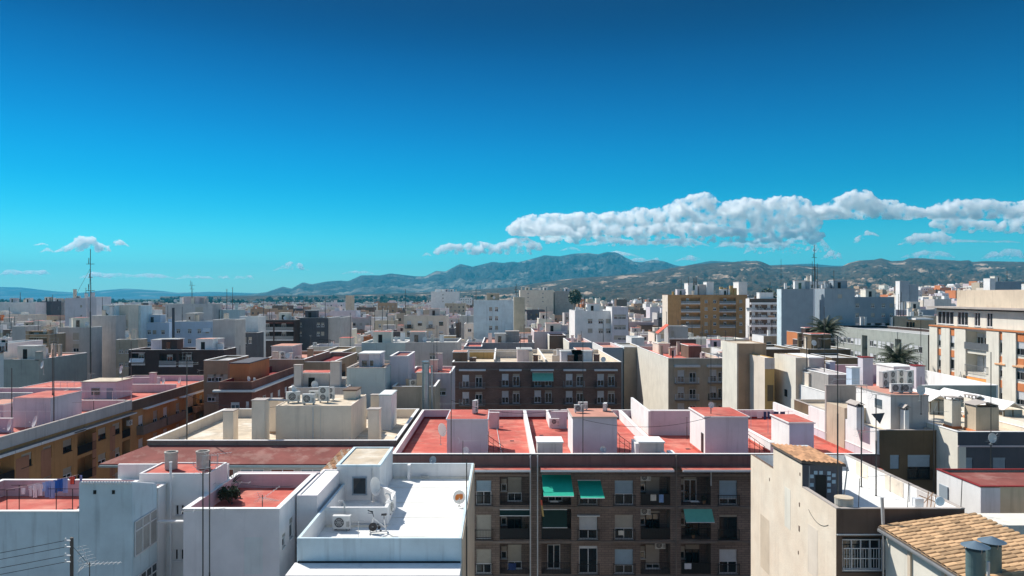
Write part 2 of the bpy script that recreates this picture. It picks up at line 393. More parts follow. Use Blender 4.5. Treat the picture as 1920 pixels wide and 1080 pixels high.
    def finish(s):
        x0, x1, y0, y1, z, b0 = s.x0, s.x1, s.y0, s.y1, s.z, s.base
        b = MB(); t = s.t
        for f in 'FLR':
            w = s.width(f); hs = s.holes[f]; mi = 1 if (f == 'L' and s.leftm) else 0
            us = sorted({0, w, *[h[0] for h in hs], *[h[1] for h in hs]}); zs = sorted({b0, z, *[h[2] for h in hs], *[h[3] for h in hs]})
            us = [u for u in us if -1e-6 <= u <= w+1e-6]
            # merge: columns of u strips, then runs of z
            for i in range(len(us)-1):
                a, c = us[i], us[i+1]; mid = (a+c)/2
                if c-a < 1e-5: continue
                run = None
                for j in range(len(zs)-1):
                    zm = (zs[j]+zs[j+1])/2
                    solid = not any(h[0] < mid < h[1] and h[2] < zm < h[3] for h in hs)
                    if solid and run is None: run = zs[j]
                    if (not solid or j == len(zs)-2) and run is not None:
                        e = zs[j+1] if solid else zs[j]
                        b.quad(s.P(f, a, 0, run), s.P(f, c, 0, run), s.P(f, c, 0, e), s.P(f, a, 0, e), mi); run = None
            for (a, c, e, g, d) in hs:
                P = lambda u, dd, zz: s.P(f, u, dd, zz)
                b.quad(P(a, 0, e), P(c, 0, e), P(c, -d, e), P(a, -d, e), mi); b.quad(P(a, -d, g), P(c, -d, g), P(c, 0, g), P(a, 0, g), mi)
                b.quad(P(a, 0, e), P(a, -d, e), P(a, -d, g), P(a, 0, g), mi); b.quad(P(c, -d, e), P(c, 0, e), P(c, 0, g), P(c, -d, g), mi)
                b.quad(P(a, -d, e), P(c, -d, e), P(c, -d, g), P(a, -d, g), mi)
        b.quad((x1, y1, b0), (x0, y1, b0), (x0, y1, z), (x1, y1, z))
        rz = z-s.par
        if s.par > 0.02:
            X0, X1, Y0, Y1 = x0+t, x1-t, y0+t, y1-t
            k = 2
            b.quad((X1, Y0, rz), (X0, Y0, rz), (X0, Y0, z), (X1, Y0, z), k); b.quad((X0, Y1, rz), (X1, Y1, rz), (X1, Y1, z), (X0, Y1, z), k)
            b.quad((X0, Y0, rz), (X0, Y1, rz), (X0, Y1, z), (X0, Y0, z), k); b.quad((X1, Y1, rz), (X1, Y0, rz), (X1, Y0, z), (X1, Y1, z), k)
            b.quad((x0, y0, z), (x1, y0, z), (X1, Y0, z), (X0, Y0, z)); b.quad((x1, y0, z), (x1, y1, z), (X1, Y1, z), (X1, Y0, z))
            b.quad((x1, y1, z), (x0, y1, z), (X0, Y1, z), (X1, Y1, z)); b.quad((x0, y1, z), (x0, y0, z), (X0, Y0, z), (X0, Y1, z))
        else: X0, X1, Y0, Y1 = x0, x1, y0, y1
        nm = 'wall' if not s.sub else 'stair_hut'
        s.wallo = b.build(nm, [M[s.wall], M[s.leftm or s.wall], M[s.inner]], s.root)
        r = MB(); r.box(X0, X1, Y0, Y1, rz-0.2, rz-0.004 if s.par > .02 else rz+0.02)
        par = s.root if not s.sub else s.wallo
        s.roofo = r.build('roof', [M[s.roofm]], par)
        if s.cap:
            c = MB(); e = 0.04; h = 0.05; u, v, w_, k = x0-e, x1+e, y0-e, y1+e; tt = t+e
            c.box(u, v, w_, w_+tt+e, z+0.002, z+h); c.box(u, v, k-tt-e, k, z+0.002, z+h)
            c.box(u, u+tt+e, w_+tt+e, k-tt-e, z+0.002, z+h); c.box(v-tt-e, v, w_+tt+e, k-tt-e, z+0.002, z+h)
            c.build('coping', [M[s.cap]], par)
        return s
FR = {}
_add = Bld.add

def wallseg(B, x0, x1, y0, y1, z0, z1, mat='white', name='parapet', cap=None, parent=None):
    b = MB(); b.box(x0, x1, y0, y1, z0, z1, 0)
    o = b.build(name, [M[mat]], parent or B.root)
    if cap:
        c = MB(); c.box(x0-0.04, x1+0.04, y0-0.04, y1+0.04, z1+0.002, z1+0.05); c.build('coping', [M[cap]], o)
    return o
def hut(B, x0, x1, y0, y1, z0, z1, wall='white', roof='red', slab=True, slabm='coping_w', par=0.0, over=0.08, left=None):
    """stair head on a roof: a part of its building, with a roof slab and openings of its own"""
    b = MB(); b.box(x0, x1, y0, y1, z0, z1, 0)
    if left:
        b.m[-1] = 1  # paler left side: sunlight put into the hut's colour
    o = b.build('stair_hut', [M[wall], M[left or wall]], B.root)
    if par > 0:
        t = 0.12; c = MB()
        c.box(x0, x1, y0, y0+t, z1+.002, z1+par); c.box(x0, x1, y1-t, y1, z1+.002, z1+par); c.box(x0, x0+t, y0+t, y1-t, z1+.002, z1+par); c.box(x1-t, x1, y0+t, y1-t, z1+.002, z1+par)
        c.build('parapet', [M[slabm]], o)
        r = MB(); r.box(x0+t, x1-t, y0+t, y1-t, z1+.003, z1+0.05); r.build('roof', [M[roof]], o)
    else:
        c = MB(); c.box(x0-over, x1+over, y0-over, y1+over, z1+.002, z1+0.12); c.build('roof_slab', [M[slabm]], o)
        r = MB(); r.box(x0-over+.1, x1+over-.1, y0-over+.1, y1+over-.1, z1+.122, z1+.14); r.build('roof', [M[roof]], o)
    return o
def panel(o, x0, x1, y, z0, z1, mat='void', name='door', proud=0.03, frame=None):
    """door or small window on a front-facing hut wall (frame proud, leaf behind it)"""
    b = MB(); b.box(x0, x1, y-proud, y-0.002, z0, z1); p = b.build(name, [M[mat]], o)
    if frame:
        f = MB(); e = 0.06
        f.box(x0-e, x0-.001, y-proud-.02, y-.002, z0-e, z1+e); f.box(x1+.001, x1+e, y-proud-.02, y-.002, z0-e, z1+e); f.box(x0, x1, y-proud-.02, y-.002, z1+.001, z1+e); f.box(x0, x1, y-proud-.05, y-.002, z0-e, z0-.001)
        f.build('frame', [M[frame]], o)
    return p
def side_panel(o, x, y0, y1, z0, z1, mat='void', name='door', proud=0.03, side=-1):
    b = MB(); b.box(min(x, x+side*proud), max(x, x+side*proud), y0, y1, z0, z1); return b.build(name, [M[mat]], o)
def chimney(B, x0, x1, y0, y1, z0, z1, mat='cream', capm='coping_g', foot=None, style='slab', parent=None):
    b = MB(); b.box(x0, x1, y0, y1, z0, z1); o = b.build('chimney', [M[mat]], parent or B.root)
    c = MB(); e = 0.07
    if style == 'slab': c.box(x0-e, x1+e, y0-e, y1+e, z1+.002, z1+.1)
    elif style == 'legs':
        for xx in (x0+.02, x1-.12):
            for yy in (y0+.02, y1-.12): c.box(xx, xx+.1, yy, yy+.1, z1+.002, z1+.25)
        c.box(x0-e, x1+e, y0-e, y1+e, z1+.252, z1+.33)
    elif style == 'gable':
        ym = (y0+y1)/2; xm = (x0+x1)/2
        for xx in (x0+.02, x1-.12): c.box(xx, xx+.1, y0+.02, y1-.02, z1+.002, z1+.2)
        c.poly([(x0-.15, y0-.1, z1+.2), (xm, y0-.1, z1+.5), (x1+.15, y0-.1, z1+.2), (xm, y0-.1, z1+.42)], (0, y1-y0+.2, 0))
    c.build('chimney_cap', [M[capm]], o)
    if foot:
        f = MB(); f.box(x0-.06, x1+.06, y0-.06, y1+.06, z0+.002, z0+.22); f.build('chimney_foot', [M[foot]], o)
    return o

# ---------------------------------------------------------------- small things
def ac_mesh(k):
    def mk():
        if k == 0: w, h, d = 0.92, 0.66, 0.32
        else: w, h, d = 0.95, 1.3, 0.34
        b = MB(); b.box(0.01, w-0.01, 0.005, d, 0.03, h-0.015, 0); b.box(0, w, 0, d+0.006, h-0.04, h, 0); b.box(0, w, 0, d+.006, 0, 0.05, 0)
        fans = [(w*0.38, h*0.5)] if k == 0 else [(w*0.42, h*0.27), (w*0.42, h*0.74)]
        for cx, cz in fans:
            r = 0.25; n = 20; i0 = len(b.v); b.v.append((cx, -0.004, cz))
            for i in range(n): b.v.append((cx+r*math.cos(2*math.pi*i/n), -0.004, cz+r*math.sin(2*math.pi*i/n)))
            for i in range(n): b.f.append((i0, i0+1+i, i0+1+(i+1) % n)); b.m.append(1)
            for rr in (0.08, 0.16, 0.25):
                for i in range(n):
                    a0, a1 = 2*math.pi*i/n, 2*math.pi*(i+1)/n
                    b.quad((cx+rr*math.cos(a0), -0.012, cz+rr*math.sin(a0)), (cx+rr*math.cos(a1), -0.012, cz+rr*math.sin(a1)), (cx+(rr+.016)*math.cos(a1), -0.012, cz+(rr+.016)*math.sin(a1)), (cx+(rr+.016)*math.cos(a0), -0.012, cz+(rr+.016)*math.sin(a0)), 0)
            for i in range(4):
                a = math.pi*i/4; b.bar((cx-r*math.cos(a), -0.014, cz-r*math.sin(a)), (cx+r*math.cos(a), -0.014, cz+r*math.sin(a)), 0.006, 0, 4)
        for i in range(8): b.box(w*0.78, w*0.95, -0.006, 0.004, 0.12+i*0.035, 0.13+i*0.035, 1)
        return b.mesh('body', [M['ac'], M['ac_d']])
    return cached(('ac', k), mk)
def ac_parts():
    def mk():
        b = MB()
        for x in (0.1, 0.78): b.box(x, x+.06, 0.0, 0.34, -0.12, -0.002)
        return b.mesh('foot', [M['iron_g']])
    return cached(('acfoot',), mk)
def ac_unit(x, y, z, label, k=0, rz=0.0, sc=1.0):
    o = thing('air_conditioner', label, 'air conditioner', (x, y, z+0.12), 'air conditioning units on the roofs', rz)
    o.scale = (sc, sc, sc)
    for n, me in (('body', ac_mesh(k)), ('foot', ac_parts())):
        c = bpy.data.objects.new(n, me); C.objects.link(c); c.parent = o
    return o
def lmesh(name, parent, key, fn, mats):
    c = bpy.data.objects.new(name, cached(key, lambda: fn().mesh(name, [M[m] for m in mats]))); C.objects.link(c); c.parent = parent; return c
def antenna(x, y, z, h, label, kind=0, rz=0.0, r=0.025, aerials=None, group='television aerials on masts'):
    """mast with aerials; aerials = [(height fraction, kind, turn)]"""
    r = max(r*1.5, y/2100)
    o = thing('tv_antenna', label, 'antenna', (x, y, z), group)
    def ms():
        b = MB(); b.bar((0, 0, 0), (0, 0, h*0.55), r, 0, 5); b.bar((0, 0, h*0.55), (0, 0, h), r*0.7, 0, 5); b.box(-.05, .05, -.05, .05, 0, .1); return b
    lmesh('mast', o, ('mast', q(h), q(r)), ms, ['mast'])
    if aerials is None: aerials = [(0.97, kind, rz)]
    for hf, kd, tr in aerials:
        def ae():
            b = MB()
            if kd == 0:     # yagi
                L = 1.25; b.bar((-0.25, 0, 0), (L, 0, 0), 0.011, 0, 4)
                for i in range(8):
                    xx = -0.05+i*0.17; w = 0.26-0.012*i; b.bar((xx, -w, 0), (xx, w, 0), 0.006, 0, 4)
                for sgn in (-1, 1):
                    for k in range(3): b.bar((-0.25-0.05*k, -0.3, sgn*(0.06+0.09*k)), (-0.25-0.05*k, 0.3, sgn*(0.06+0.09*k)), 0.006, 0, 4)
                    b.bar((-0.22, 0, 0), (-0.38, 0, sgn*0.27), 0.008, 0, 4)
            elif kd == 1:   # long crossbar
                b.bar((-1.1, 0, 0), (1.1, 0, 0), 0.012, 0, 4)
                for xx in (-1.0, -0.45, 0.5, 1.0): b.bar((xx, -0.35, 0), (xx, 0.35, 0), 0.007, 0, 4)
            elif kd == 2:   # grid of four
                for zz in (-0.35, 0, 0.35):
                    b.bar((-0.5, 0, zz), (0.5, 0, zz), 0.009, 0, 4)
                for xx in (-0.4, 0, 0.4):
                    b.bar((xx, 0, -0.4), (xx, 0, 0.4), 0.007, 0, 4); b.bar((xx, -0.25, -0.3), (xx, 0.25, 0.3), 0.007, 0, 4)
            elif kd == 3:   # log periodic, steep
                b.bar((0, 0, -0.1), (0.9, 0, 0.5), 0.012, 0, 4)
                for i in range(7):
                    t = i/6; b.bar((0.9*t, -0.4+.2*t, -0.1+.6*t), (0.9*t, 0.4-.2*t, -0.1+.6*t), 0.007, 0, 4)
            return b
        c = lmesh('aerial', o, ('aer', kd), ae, ['mast_l'])
        c.location = (0, 0, h*hf); c.rotation_euler = (0, 0, tr)
    return o
def dish(x, y, z, r, rz, label, tilt=0.5, pole=0.6, rust=None, group='satellite dishes on the roofs'):
    """rz: 0 faces the camera (-Y)"""
    o = thing('satellite_dish', label, 'satellite dish', (x, y, z), group, rz)
    def pl():
        b = MB(); b.bar((0, 0.12, 0), (0, 0.12, pole), 0.03, 0, 6); b.bar((0, .12, pole), (0, 0, pole), 0.02, 0, 5); b.box(-.1, .1, .05, .2, 0, .03); return b
    lmesh('bracket', o, ('dp', q(pole)), pl, ['mast_l'])
    ct, st = math.cos(tilt), math.sin(tilt)
    def ds():
        b = MB(); n, rg = 20, 5
        def pt(i, j, e):
            rr = r*j/rg; a = 2*math.pi*i/n; xx = rr*math.cos(a); zz = rr*math.sin(a)*1.08; yy = -0.16*(rr*rr)/(r)+e
            return (xx, yy*ct - zz*st*0 - 0, zz)
        def tf(p): xx, yy, zz = p; return (xx, yy*ct+zz*st, zz*ct-yy*st+pole)
        for j in range(rg):
            for i in range(n):
                m = 0
                b.quad(tf(pt(i, j, 0)), tf(pt(i+1, j, 0)), tf(pt(i+1, j+1, 0)), tf(pt(i, j+1, 0)), m)
                b.quad(tf(pt(i, j, .012)), tf(pt(i, j+1, .012)), tf(pt(i+1, j+1, .012)), tf(pt(i+1, j, .012)), m)
        for i in range(n): b.quad(tf(pt(i, rg, 0)), tf(pt(i+1, rg, 0)), tf(pt(i+1, rg, .012)), tf(pt(i, rg, .012)), 0)
        return b
    lmesh('reflector', o, ('dr', q(r), q(tilt), rust), ds, [rust or 'dish'])
    def arm():
        b = MB(); f = (0, -r*0.95*ct - 0*st, pole-r*0.1+r*.95*st*0.4); b.bar((0, -.02, pole-r*.95*ct), f, 0.012, 0, 4); b.box(-.03, .03, f[1]-.07, f[1]+.03, f[2]-.04, f[2]+.04); return b
    lmesh('arm', o, ('da', q(r), q(tilt), q(pole)), arm, ['mast_l'])
    return o
# ================================================================ the white house with the sun roof (nearest, centre left)
zf = 20.4
A = Bld('white_house', 'white house with a bare white sun roof carrying an exercise bike', -10.5, -2.05, 38, 55, 21.5, 'blue_white', 'white_roof', 1.1, 0.16, None, inner='white')
A.wall = 'blue_white'; A.finish()
# beige party wall skin on the right side
b = MB(); b.box(-2.048, -1.99, 38.02, 55, 0, 21.45); b.build('side_wall', [M['beige_worn']], A.root)
# white ledge under the front parapet, with gutter line
b = MB(); b.box(-10.6, -2.05, 36.25, 37.99, 20.12, 20.25); b.build('canopy', [M['white']], A.root)
b = MB(); b.box(-10.45, -2.1, 37.93, 37.995, 20.252, 20.33); b.build('gutter', [M['iron']], A.root)
# expansion joints of the roof coating and skirting
b = MB()
for yy in (41.6, 45.2, 48.4, 52.2): b.box(-7.9 if yy > 47 else -6.7, -2.25, yy, yy+0.035, zf-.003, zf+.012)
b.box(-8.0, -2.25, 54.72, 54.83, zf-.003, zf+.14); b.box(-10.3, -6.7, 43.3, 43.42, zf-.003, zf+.12)
b.build('roof_joint', [M['pale_cream']], A.root)
wallseg(A, -6.9, -6.7, 54.3, 54.83, zf, 21.5, 'white', 'pier')
# stair tower
T = MB(); T.box(-10.9, -8.05, 49, 54.8, 18.0, 22.62)
to = T.build('stair_tower', [M['white']], A.root)
r = MB(); r.box(-10.7, -8.2, 49.15, 54.6, 22.623, 22.66); r.build('roof', [M['cream_roof']], to)
c = MB(); c.box(-10.95, -8.0, 48.95, 49.15, 22.624, 22.74); c.box(-8.2, -8.0, 49.15, 54.85, 22.624, 22.74); c.box(-10.95, -10.75, 49.15, 54.85, 22.624, 22.74); c.box(-10.75, -8.2, 54.65, 54.85, 22.624, 22.74); c.build('coping', [M['blue_white']], to)
wu0, wu1, wz0, wz1 = X(663, 49), X(686, 49), Z(923, 49), Z(896, 49)
f = MB()
for (a, b_, c_, d_) in ((wu0-.08, wu0, wz0-.08, wz1+.08), (wu1, wu1+.08, wz0-.08, wz1+.08), (wu0, wu1, wz1, wz1+.08), (wu0-.1, wu1+.1, wz0-.18, wz0-.08)): f.box(a, b_, 48.9, 48.995, c_, d_)
fo = f.build('window', [M['grey_blue']], to); g = MB(); g.box(wu0, wu1, 48.955, 48.99, wz0-.08, wz1); g.build('pane', [M['glass']], fo)
p = MB(); p.bar((-8.55, 48.93, 19), (-8.55, 48.93, 22.5), .035, 0, 8); p.build('downpipe', [M['pvc']], to)
# light well walls beside the tower
wallseg(A, -10.34, -6.7, 43.5, 43.68, zf, 21.5, 'white', 'patio_wall')
wallseg(A, -6.9, -6.7, 43.68, 47.0, zf, 21.5, 'white', 'patio_wall')
b = MB(); b.poly([(-6.9, 46.8, zf), (-6.7, 47.0, zf), (-8.05, 49.0, zf), (-8.25, 49.0, zf)], (0, 0, 1.1)); b.build('patio_wall', [M['white']], A.root)
b = MB(); b.box(-8.9, -6.95, 43.7, 46.6, zf-.003, zf+.03); b.build('well_grating', [M['light_grey']], A.root)
# curved pipes
b = MB()
for (px, D) in ((646, 43.4), (732, 45.0)):
    xx = X(px, D); pts = [(xx, D, zf), (xx, D, 21.75), (xx-.1, D, 21.9), (xx-.25, D, 21.93), (xx-.36, D, 21.84)]
    for i in range(4): b.bar(pts[i], pts[i+1], .05, 0, 8)
b.build('pipe', [M['pvc']], A.root)
b = MB(); b.bar((-9.2, 43.4, zf+.06), (-6.8, 43.3, zf+.06), .035, 0, 6); b.bar((-9.2, 43.4, zf+.14), (-7.2, 43.3, zf+.14), .03, 0, 6); b.build('pipe', [M['pvc']], A.root)
b = MB(); b.box(X(789, 54.6), X(802, 54.6), 54.5, 54.6, zf+.15, zf+.28); b.build('step', [M['grey_roof']], A.root)
# tiled lean-to behind the tower on the left
L1 = MB(); L1.box(X(597, 49.6), -10.93, 49.6, 55, 18, 21.7); lo = L1.build('side_block', [M['white']], A.root)
xa, xb = X(597, 49.6), -10.93
Q4 = [Vector((xa, 49.5, 22.02)), Vector((-10.93, 49.5, 22.42)), Vector((-10.93, 55, 22.5)), Vector((-11.95, 55, 22.42))]
L1 = MB(); L1.poly(Q4, (0, 0, -.3)); so_ = L1.build('roof', [M['wood']], lo)
kk = 0
for iy in range(10):
    for ix in range(6):
        u0, u1 = ix/6, (ix+.94)/6; v0, v1 = iy/10, (iy+1.06)/10
        def pt(u, v):
            a = Q4[0].lerp(Q4[1], u)+Vector((0, 0, .02)); b2 = Q4[3].lerp(Q4[2], u)+Vector((0, 0, .02))
            return a.lerp(b2, min(v, 1))
        t = MB(); o0 = Vector((0, 0, .015*(iy % 2)+R.uniform(0, .02)))
        p0, p1, p2, p3 = pt(u0, v0)+o0, pt(u1, v0)+o0, pt(u1, v1)+o0, pt(u0, v1)+o0
        up = Vector((0, 0, .07)); m0 = (p0+p1)/2+up; m1 = (p3+p2)/2+up
        t.quad(p0, m0, m1, p3); t.quad(m0, p1, p2, m1); t.tri(p0, p1, m0)
        t.build('tile', [M['tile_o'] if (ix+iy) % 3 else M['cream_roof']], so_)
# laundry gear, air conditioners, bike on this roof
o = ac_unit(X(623, 42.6), 42.6, zf, 'white air conditioner on the sun roof floor, against the patio wall', 0, 0, 1.12)
lab = 'white air conditioner hung on the light well wall beside the stair tower shadow'
o = ac_unit(-6.65, 44.4, zf+.35, lab, 0, math.pi/2*0.96, 1.0)
# exercise bike
def bike(x, y, z):
    t = thing('exercise_bike', 'black and silver exercise bike standing on the white sun roof', 'exercise bike', (x, y, z), None, math.radians(6))
    def part(n, m, fn, par=t):
        b = MB(); fn(b); me = b.mesh(n, [M[m]]); o = bpy.data.objects.new(n, me); C.objects.link(o); o.parent = par; return o
    def fr(b):
        b.bar((-.5, -.26, .06), (-.5, .26, .06), .04, 0, 8); b.bar((.5, -.26, .06), (.5, .26, .06), .04, 0, 8)
        b.bar((-.5, 0, .07), (.5, 0, .1), .035, 0, 6); b.bar((.42, 0, .1), (.3, 0, .78), .035, 0, 6); b.bar((-.5, 0, .08), (-.28, 0, .95), .035, 0, 6)
        b.bar((-.26, 0, .85), (.38, 0, .3), .04, 0, 6); b.bar((-.44, 0, .33), (-.1, 0, .12), .03, 0, 6)
    part('frame', 'dish', fr)
    def fw(b):
        n = 24
        for i in range(n):
            a0, a1 = 2*math.pi*i/n, 2*math.pi*(i+1)/n
            p = lambda a, r, yy: (-.33+r*math.cos(a), yy, .38+r*math.sin(a))
            b.quad(p(a0, .24, -.04), p(a1, .24, -.04), p(a1, .24, .04), p(a0, .24, .04)); b.quad(p(a0, .04, -.03), p(a1, .04, -.03), p(a1, .24, -.04), p(a0, .24, -.04)); b.quad(p(a0, .24, .04), p(a1, .24, .04), p(a1, .04, .03), p(a0, .04, .03))
    part('flywheel', 'iron', fw)
    def sd(b): b.poly([(.14, -.05, 1.02), (.42, -.12, 1.03), (.46, 0, 1.04), (.42, .12, 1.03), (.14, .05, 1.02)], (0, 0, .08)); b.bar((.3, 0, .78), (.3, 0, 1.02), .02)
    part('saddle', 'iron', sd)
    def hb(b):
        b.bar((-.28, 0, .95), (-.34, 0, 1.18), .02); b.bar((-.34, -.22, 1.2), (-.34, .22, 1.2), .018); b.bar((-.34, -.22, 1.2), (-.6, -.2, 1.24), .018); b.bar((-.34, .22, 1.2), (-.6, .2, 1.24), .018); b.bar((-.34, -.06, 1.2), (-.62, -.04, 1.34), .018); b.bar((-.34, .06, 1.2), (-.62, .04, 1.34), .018)
    part('handlebar', 'iron', hb)
    def cr(b): b.bar((.02, -.07, .34), (.02, .07, .34), .09, 0, 12); b.bar((.02, -.09, .34), (.1, -.09, .2), .015); b.box(.06, .18, -.2, -.1, .18, .21); b.bar((.02, .09, .34), (-.06, .09, .48), .015); b.box(-.12, .0, .1, .2, .47, .5)
    part('crank', 'iron', cr)
bike(X(709, 42.0), 42.2, zf)
b = MB()
t = thing('clothes_post', 'thin grey T-shaped post beside the exercise bike on the white roof', 'post', (X(672, 41), 41, zf))
b.bar((0, 0, 0), (0, 0, 1.1), .015, 0, 5); b.bar((-.35, 0, 1.1), (.3, 0, 1.1), .012, 0, 5); me = b.mesh('mast', [M['mast_l']]); o = bpy.data.objects.new('post', me); C.objects.link(o); o.parent = t
def rusty():
    m, t, bs = mat_base('rusted_dish'); L = t.links; g = nd(t, 'ShaderNodeTexCoord')
    n = nd(t, 'ShaderNodeTexNoise'); n.inputs['Scale'].default_value = 3.2; n.inputs['Detail'].default_value = 3; L.new(g.outputs['Object'], n.inputs['Vector'])
    v = nd(t, 'ShaderNodeVectorMath', operation='DISTANCE'); L.new(g.outputs['Object'], v.inputs[0]); v.inputs[1].default_value = (0, 0, .62)
    a = nd(t, 'ShaderNodeMath', operation='MULTIPLY_ADD'); L.new(n.outputs['Fac'], a.inputs[0]); a.inputs[1].default_value = -.5; L.new(v.outputs['Value'], a.inputs[2])
    r = nd(t, 'ShaderNodeMapRange'); r.inputs['From Min'].default_value = -.05; r.inputs['From Max'].default_value = .0; L.new(a.outputs[0], r.inputs['Value'])
    mx = nd(t, 'ShaderNodeMix', data_type='RGBA'); mx.inputs[6].default_value = (.55, .16, .02, 1); mx.inputs[7].default_value = (.72, .71, .66, 1)
    L.new(r.outputs[0], mx.inputs[0]); L.new(mx.outputs[2], bs.inputs['Base Color']); bs.inputs['Roughness'].default_value = .6; return m
M['rusty'] = rusty()
dish(X(861, 47.5), 47.5, zf, .40, 0.1, 'white satellite dish with an orange rust stain, by the sun roof right edge', .25, .62, 'rusty')
dish(X(702, 47.3), 47.3, zf+.35, .55, 1.15, 'large white satellite dish edge on, in front of the stair tower window', .2, 1.0)
dish(X(812, 55.3), 55.3, 21.2, .28, -.4, 'small grey satellite dish just behind the sun roof back wall', .3, .45, 'alu')
antenna(X(875, 40), 40, 17, Z(860, 40)-17, 'leaning thin dark mast in front of the sun roof right edge', 0, 0, .03, aerials=[])
# ================================================================ white house with red terrace in front of the stair block
B2 = Bld('white_house', 'white house with a small red terrace and a dark bush in its corner', -17.2, -12.0, 40, 48, 22.4, 'lilac_white', 'red', 0.85, 0.22, 'coping_w', inner='pink')
for (px0, px1, py0, py1) in ((529, 535, 1023, 998), (542.5, 549, 1022, 983)):
    u0, z0 = B2.pix('R', px0, py0); u1, z1 = B2.pix('R', px1, py1)
    if u1-u0 > .2: B2.win('R', u0, u1, Z(py0, 41), Z(py1, 41), .3, near=True, panes=1, shut='shut_b')
B2.finish()
B3 = Bld('white_house', 'low white wing joining the red terrace to the sun roof house', -11.9, -10.7, 43, 49.5, 22.35, 'lilac_white', 'white_roof', .06, .15, None); B3.finish()
b = MB(); b.box(-17.2, X(597, 48), 48.1, 48.4, 0, 22.45); b.build('back_wall', [M['pink']], B2.root)
def bush(name, label, cat, x, y, z, r, n=260, h=1.0, group=None):
    b = MB(); rr = random.Random(int(x*10)+5)
    for i in range(n):
        a = rr.uniform(0, 6.28); e = rr.uniform(-.2, 1); d = r*rr.random()**.4
        c = Vector((x+d*math.cos(a)*math.cos(e), y+d*math.sin(a)*math.cos(e), z+.1+r*h*.5+d*h*math.sin(e)))
        u = Vector((rr.uniform(-1, 1), rr.uniform(-1, 1), rr.uniform(-1, 1))).normalized()*.11; v = u.cross(Vector((rr.uniform(-1, 1), rr.uniform(-1, 1), rr.uniform(-1, 1)))).normalized()*.05
        b.quad(c-u, c+v, c+u, c-v)
    for i in range(7):
        a = rr.uniform(0, 6.28); b.bar((x, y, z), (x+.6*r*math.cos(a), y+.6*r*math.sin(a), z+r*h), .02, 0, 4)
    t = thing(name, label, cat, (x, y, z), group); b.build('foliage', [M['leaf']], t)
    s = MB(); s.bar((x, y, z), (x, y, z+r*h*.6), .05, 0, 6); s.build('stem', [M['wood']], t)
bush('bush', 'dark green bush in the corner of the small red terrace', 'bush', -16.3, 44.3, 21.55, .65, 700)
def agave(label, x, y, z, s, n=26, group=None):
    t = thing('yucca', label, 'plant', (x, y, z), group); b = MB(); rr = random.Random(3)
    for i in range(n):
        a = i*2.4; e = rr.uniform(.35, 1.45); L = s*rr.uniform(.7, 1); d = Vector((math.cos(a)*math.cos(e), math.sin(a)*math.cos(e), math.sin(e)))
        w = d.orthogonal().normalized()*.03*s; p = Vector((x, y, z+.3*s)); q1 = p+d*L*.5; q2 = p+d*L+Vector((0, 0, -.15*L))
        b.quad(p-w, p+w, q1+w, q1-w); b.tri(q1-w, q1+w, q2)
    b.build('leaves', [M['leaf']], t); c = MB(); c.bar((x, y, z), (x, y, z+.35*s), .06*s, 0, 6); c.build('stem', [M['wood']], t)
agave('spiky yucca beside the dark bush on the small red terrace', X(432, 46.8), 46.8, 21.55, 1.15)
antenna(X(435, 44), 44, 21.55, 1.3, 'short crossbar aerial on the small red terrace', 1, .1, .02)
antenna(X(492, 41), 41, 17.5, Z(928, 41)-17.5, 'aerial with slanting elements in front of the small red terrace', 0, .35, .025, aerials=[(.97, 0, -.5), (.98, 3, .3)])
# stair block C with red roof and two round flues
C3 = Bld('white_house', 'tall white stair block with a red flat roof and two round flues', -21.1, -17.05, 43.1, 46.0, 23.6, 'white', 'red', 0.07, 0.12, None)
for (px0, px1, py0, py1) in ((328, 336, 967, 946), (338, 346, 967, 946), (327, 334.5, 1051, 1029), (338, 346, 1051, 1029)):
    u0, z0 = C3.pix('F', px0, py0); u1, z1 = C3.pix('F', px1, py1); C3.win('F', u0, u1, z0, z1, 0.0, panes=1, near=True)
C3.finish()
for px, D in ((321, 44.4), (380, 44.6)):
    b = MB(); x = X(px, D); n = 18
    b.bar((x, D, 23.58), (x, D, 24.6), .36, 0, n, caps=False); b.bar((x, D, 24.6), (x, D, 23.58), .30, 0, n, caps=False)
    for i in range(n):
        a0, a1 = 2*math.pi*i/n, 2*math.pi*(i+1)/n
        b.quad((x+.30*math.cos(a0), D+.30*math.sin(a0), 24.6), (x+.40*math.cos(a0), D+.40*math.sin(a0), 24.6), (x+.40*math.cos(a1), D+.40*math.sin(a1), 24.6), (x+.30*math.cos(a1), D+.30*math.sin(a1), 24.6))
        b.quad((x+.40*math.cos(a0), D+.40*math.sin(a0), 24.6), (x+.40*math.cos(a0), D+.40*math.sin(a0), 24.5), (x+.40*math.cos(a1), D+.40*math.sin(a1), 24.5), (x+.40*math.cos(a1), D+.40*math.sin(a1), 24.6))
    b.build('flue', [M['tank']], C3.root)
b = MB(); b.bar((X(320, 42.9), 42.9, 0), (X(320, 42.9), 42.9, Z(868, 42.9)), .07, 0, 8); b.bar((X(320, 42.9), 42.9, Z(868, 42.9)), (X(320, 42.9), 42.9, Z(866, 42.9)), .1, 0, 8); b.build('vent_pipe', [M['frame']], C3.root)
b = MB(); b.bar((X(301, 43), 43, 0), (X(301, 43), 43, 23), .05, 0, 8); b.build('downpipe', [M['blue_white']], C3.root)
antenna(X(394, 43.5), 43.5, 23.6, 1.0, 'cluster of small aerials on the right end of the flue roof', 2, .3, .02, aerials=[(.6, 2, .3), (1, 0, .6)])
antenna(X(380.5, 38.5), 38.5, 12, Z(885, 38.5)-12, 'tall dark mast with crossbar in front of the red roof with flues', 1, .3, .035, aerials=[(.845, 1, .3), (.99, 3, 2.6)])
antenna(X(393, 39.2), 39.2, 12, Z(862, 39.2)-12, 'tall grey mast just right of the dark mast, before the flue roof', 2, 0, .03, aerials=[(.99, 2, 0), (.97, 0, 1.0)])
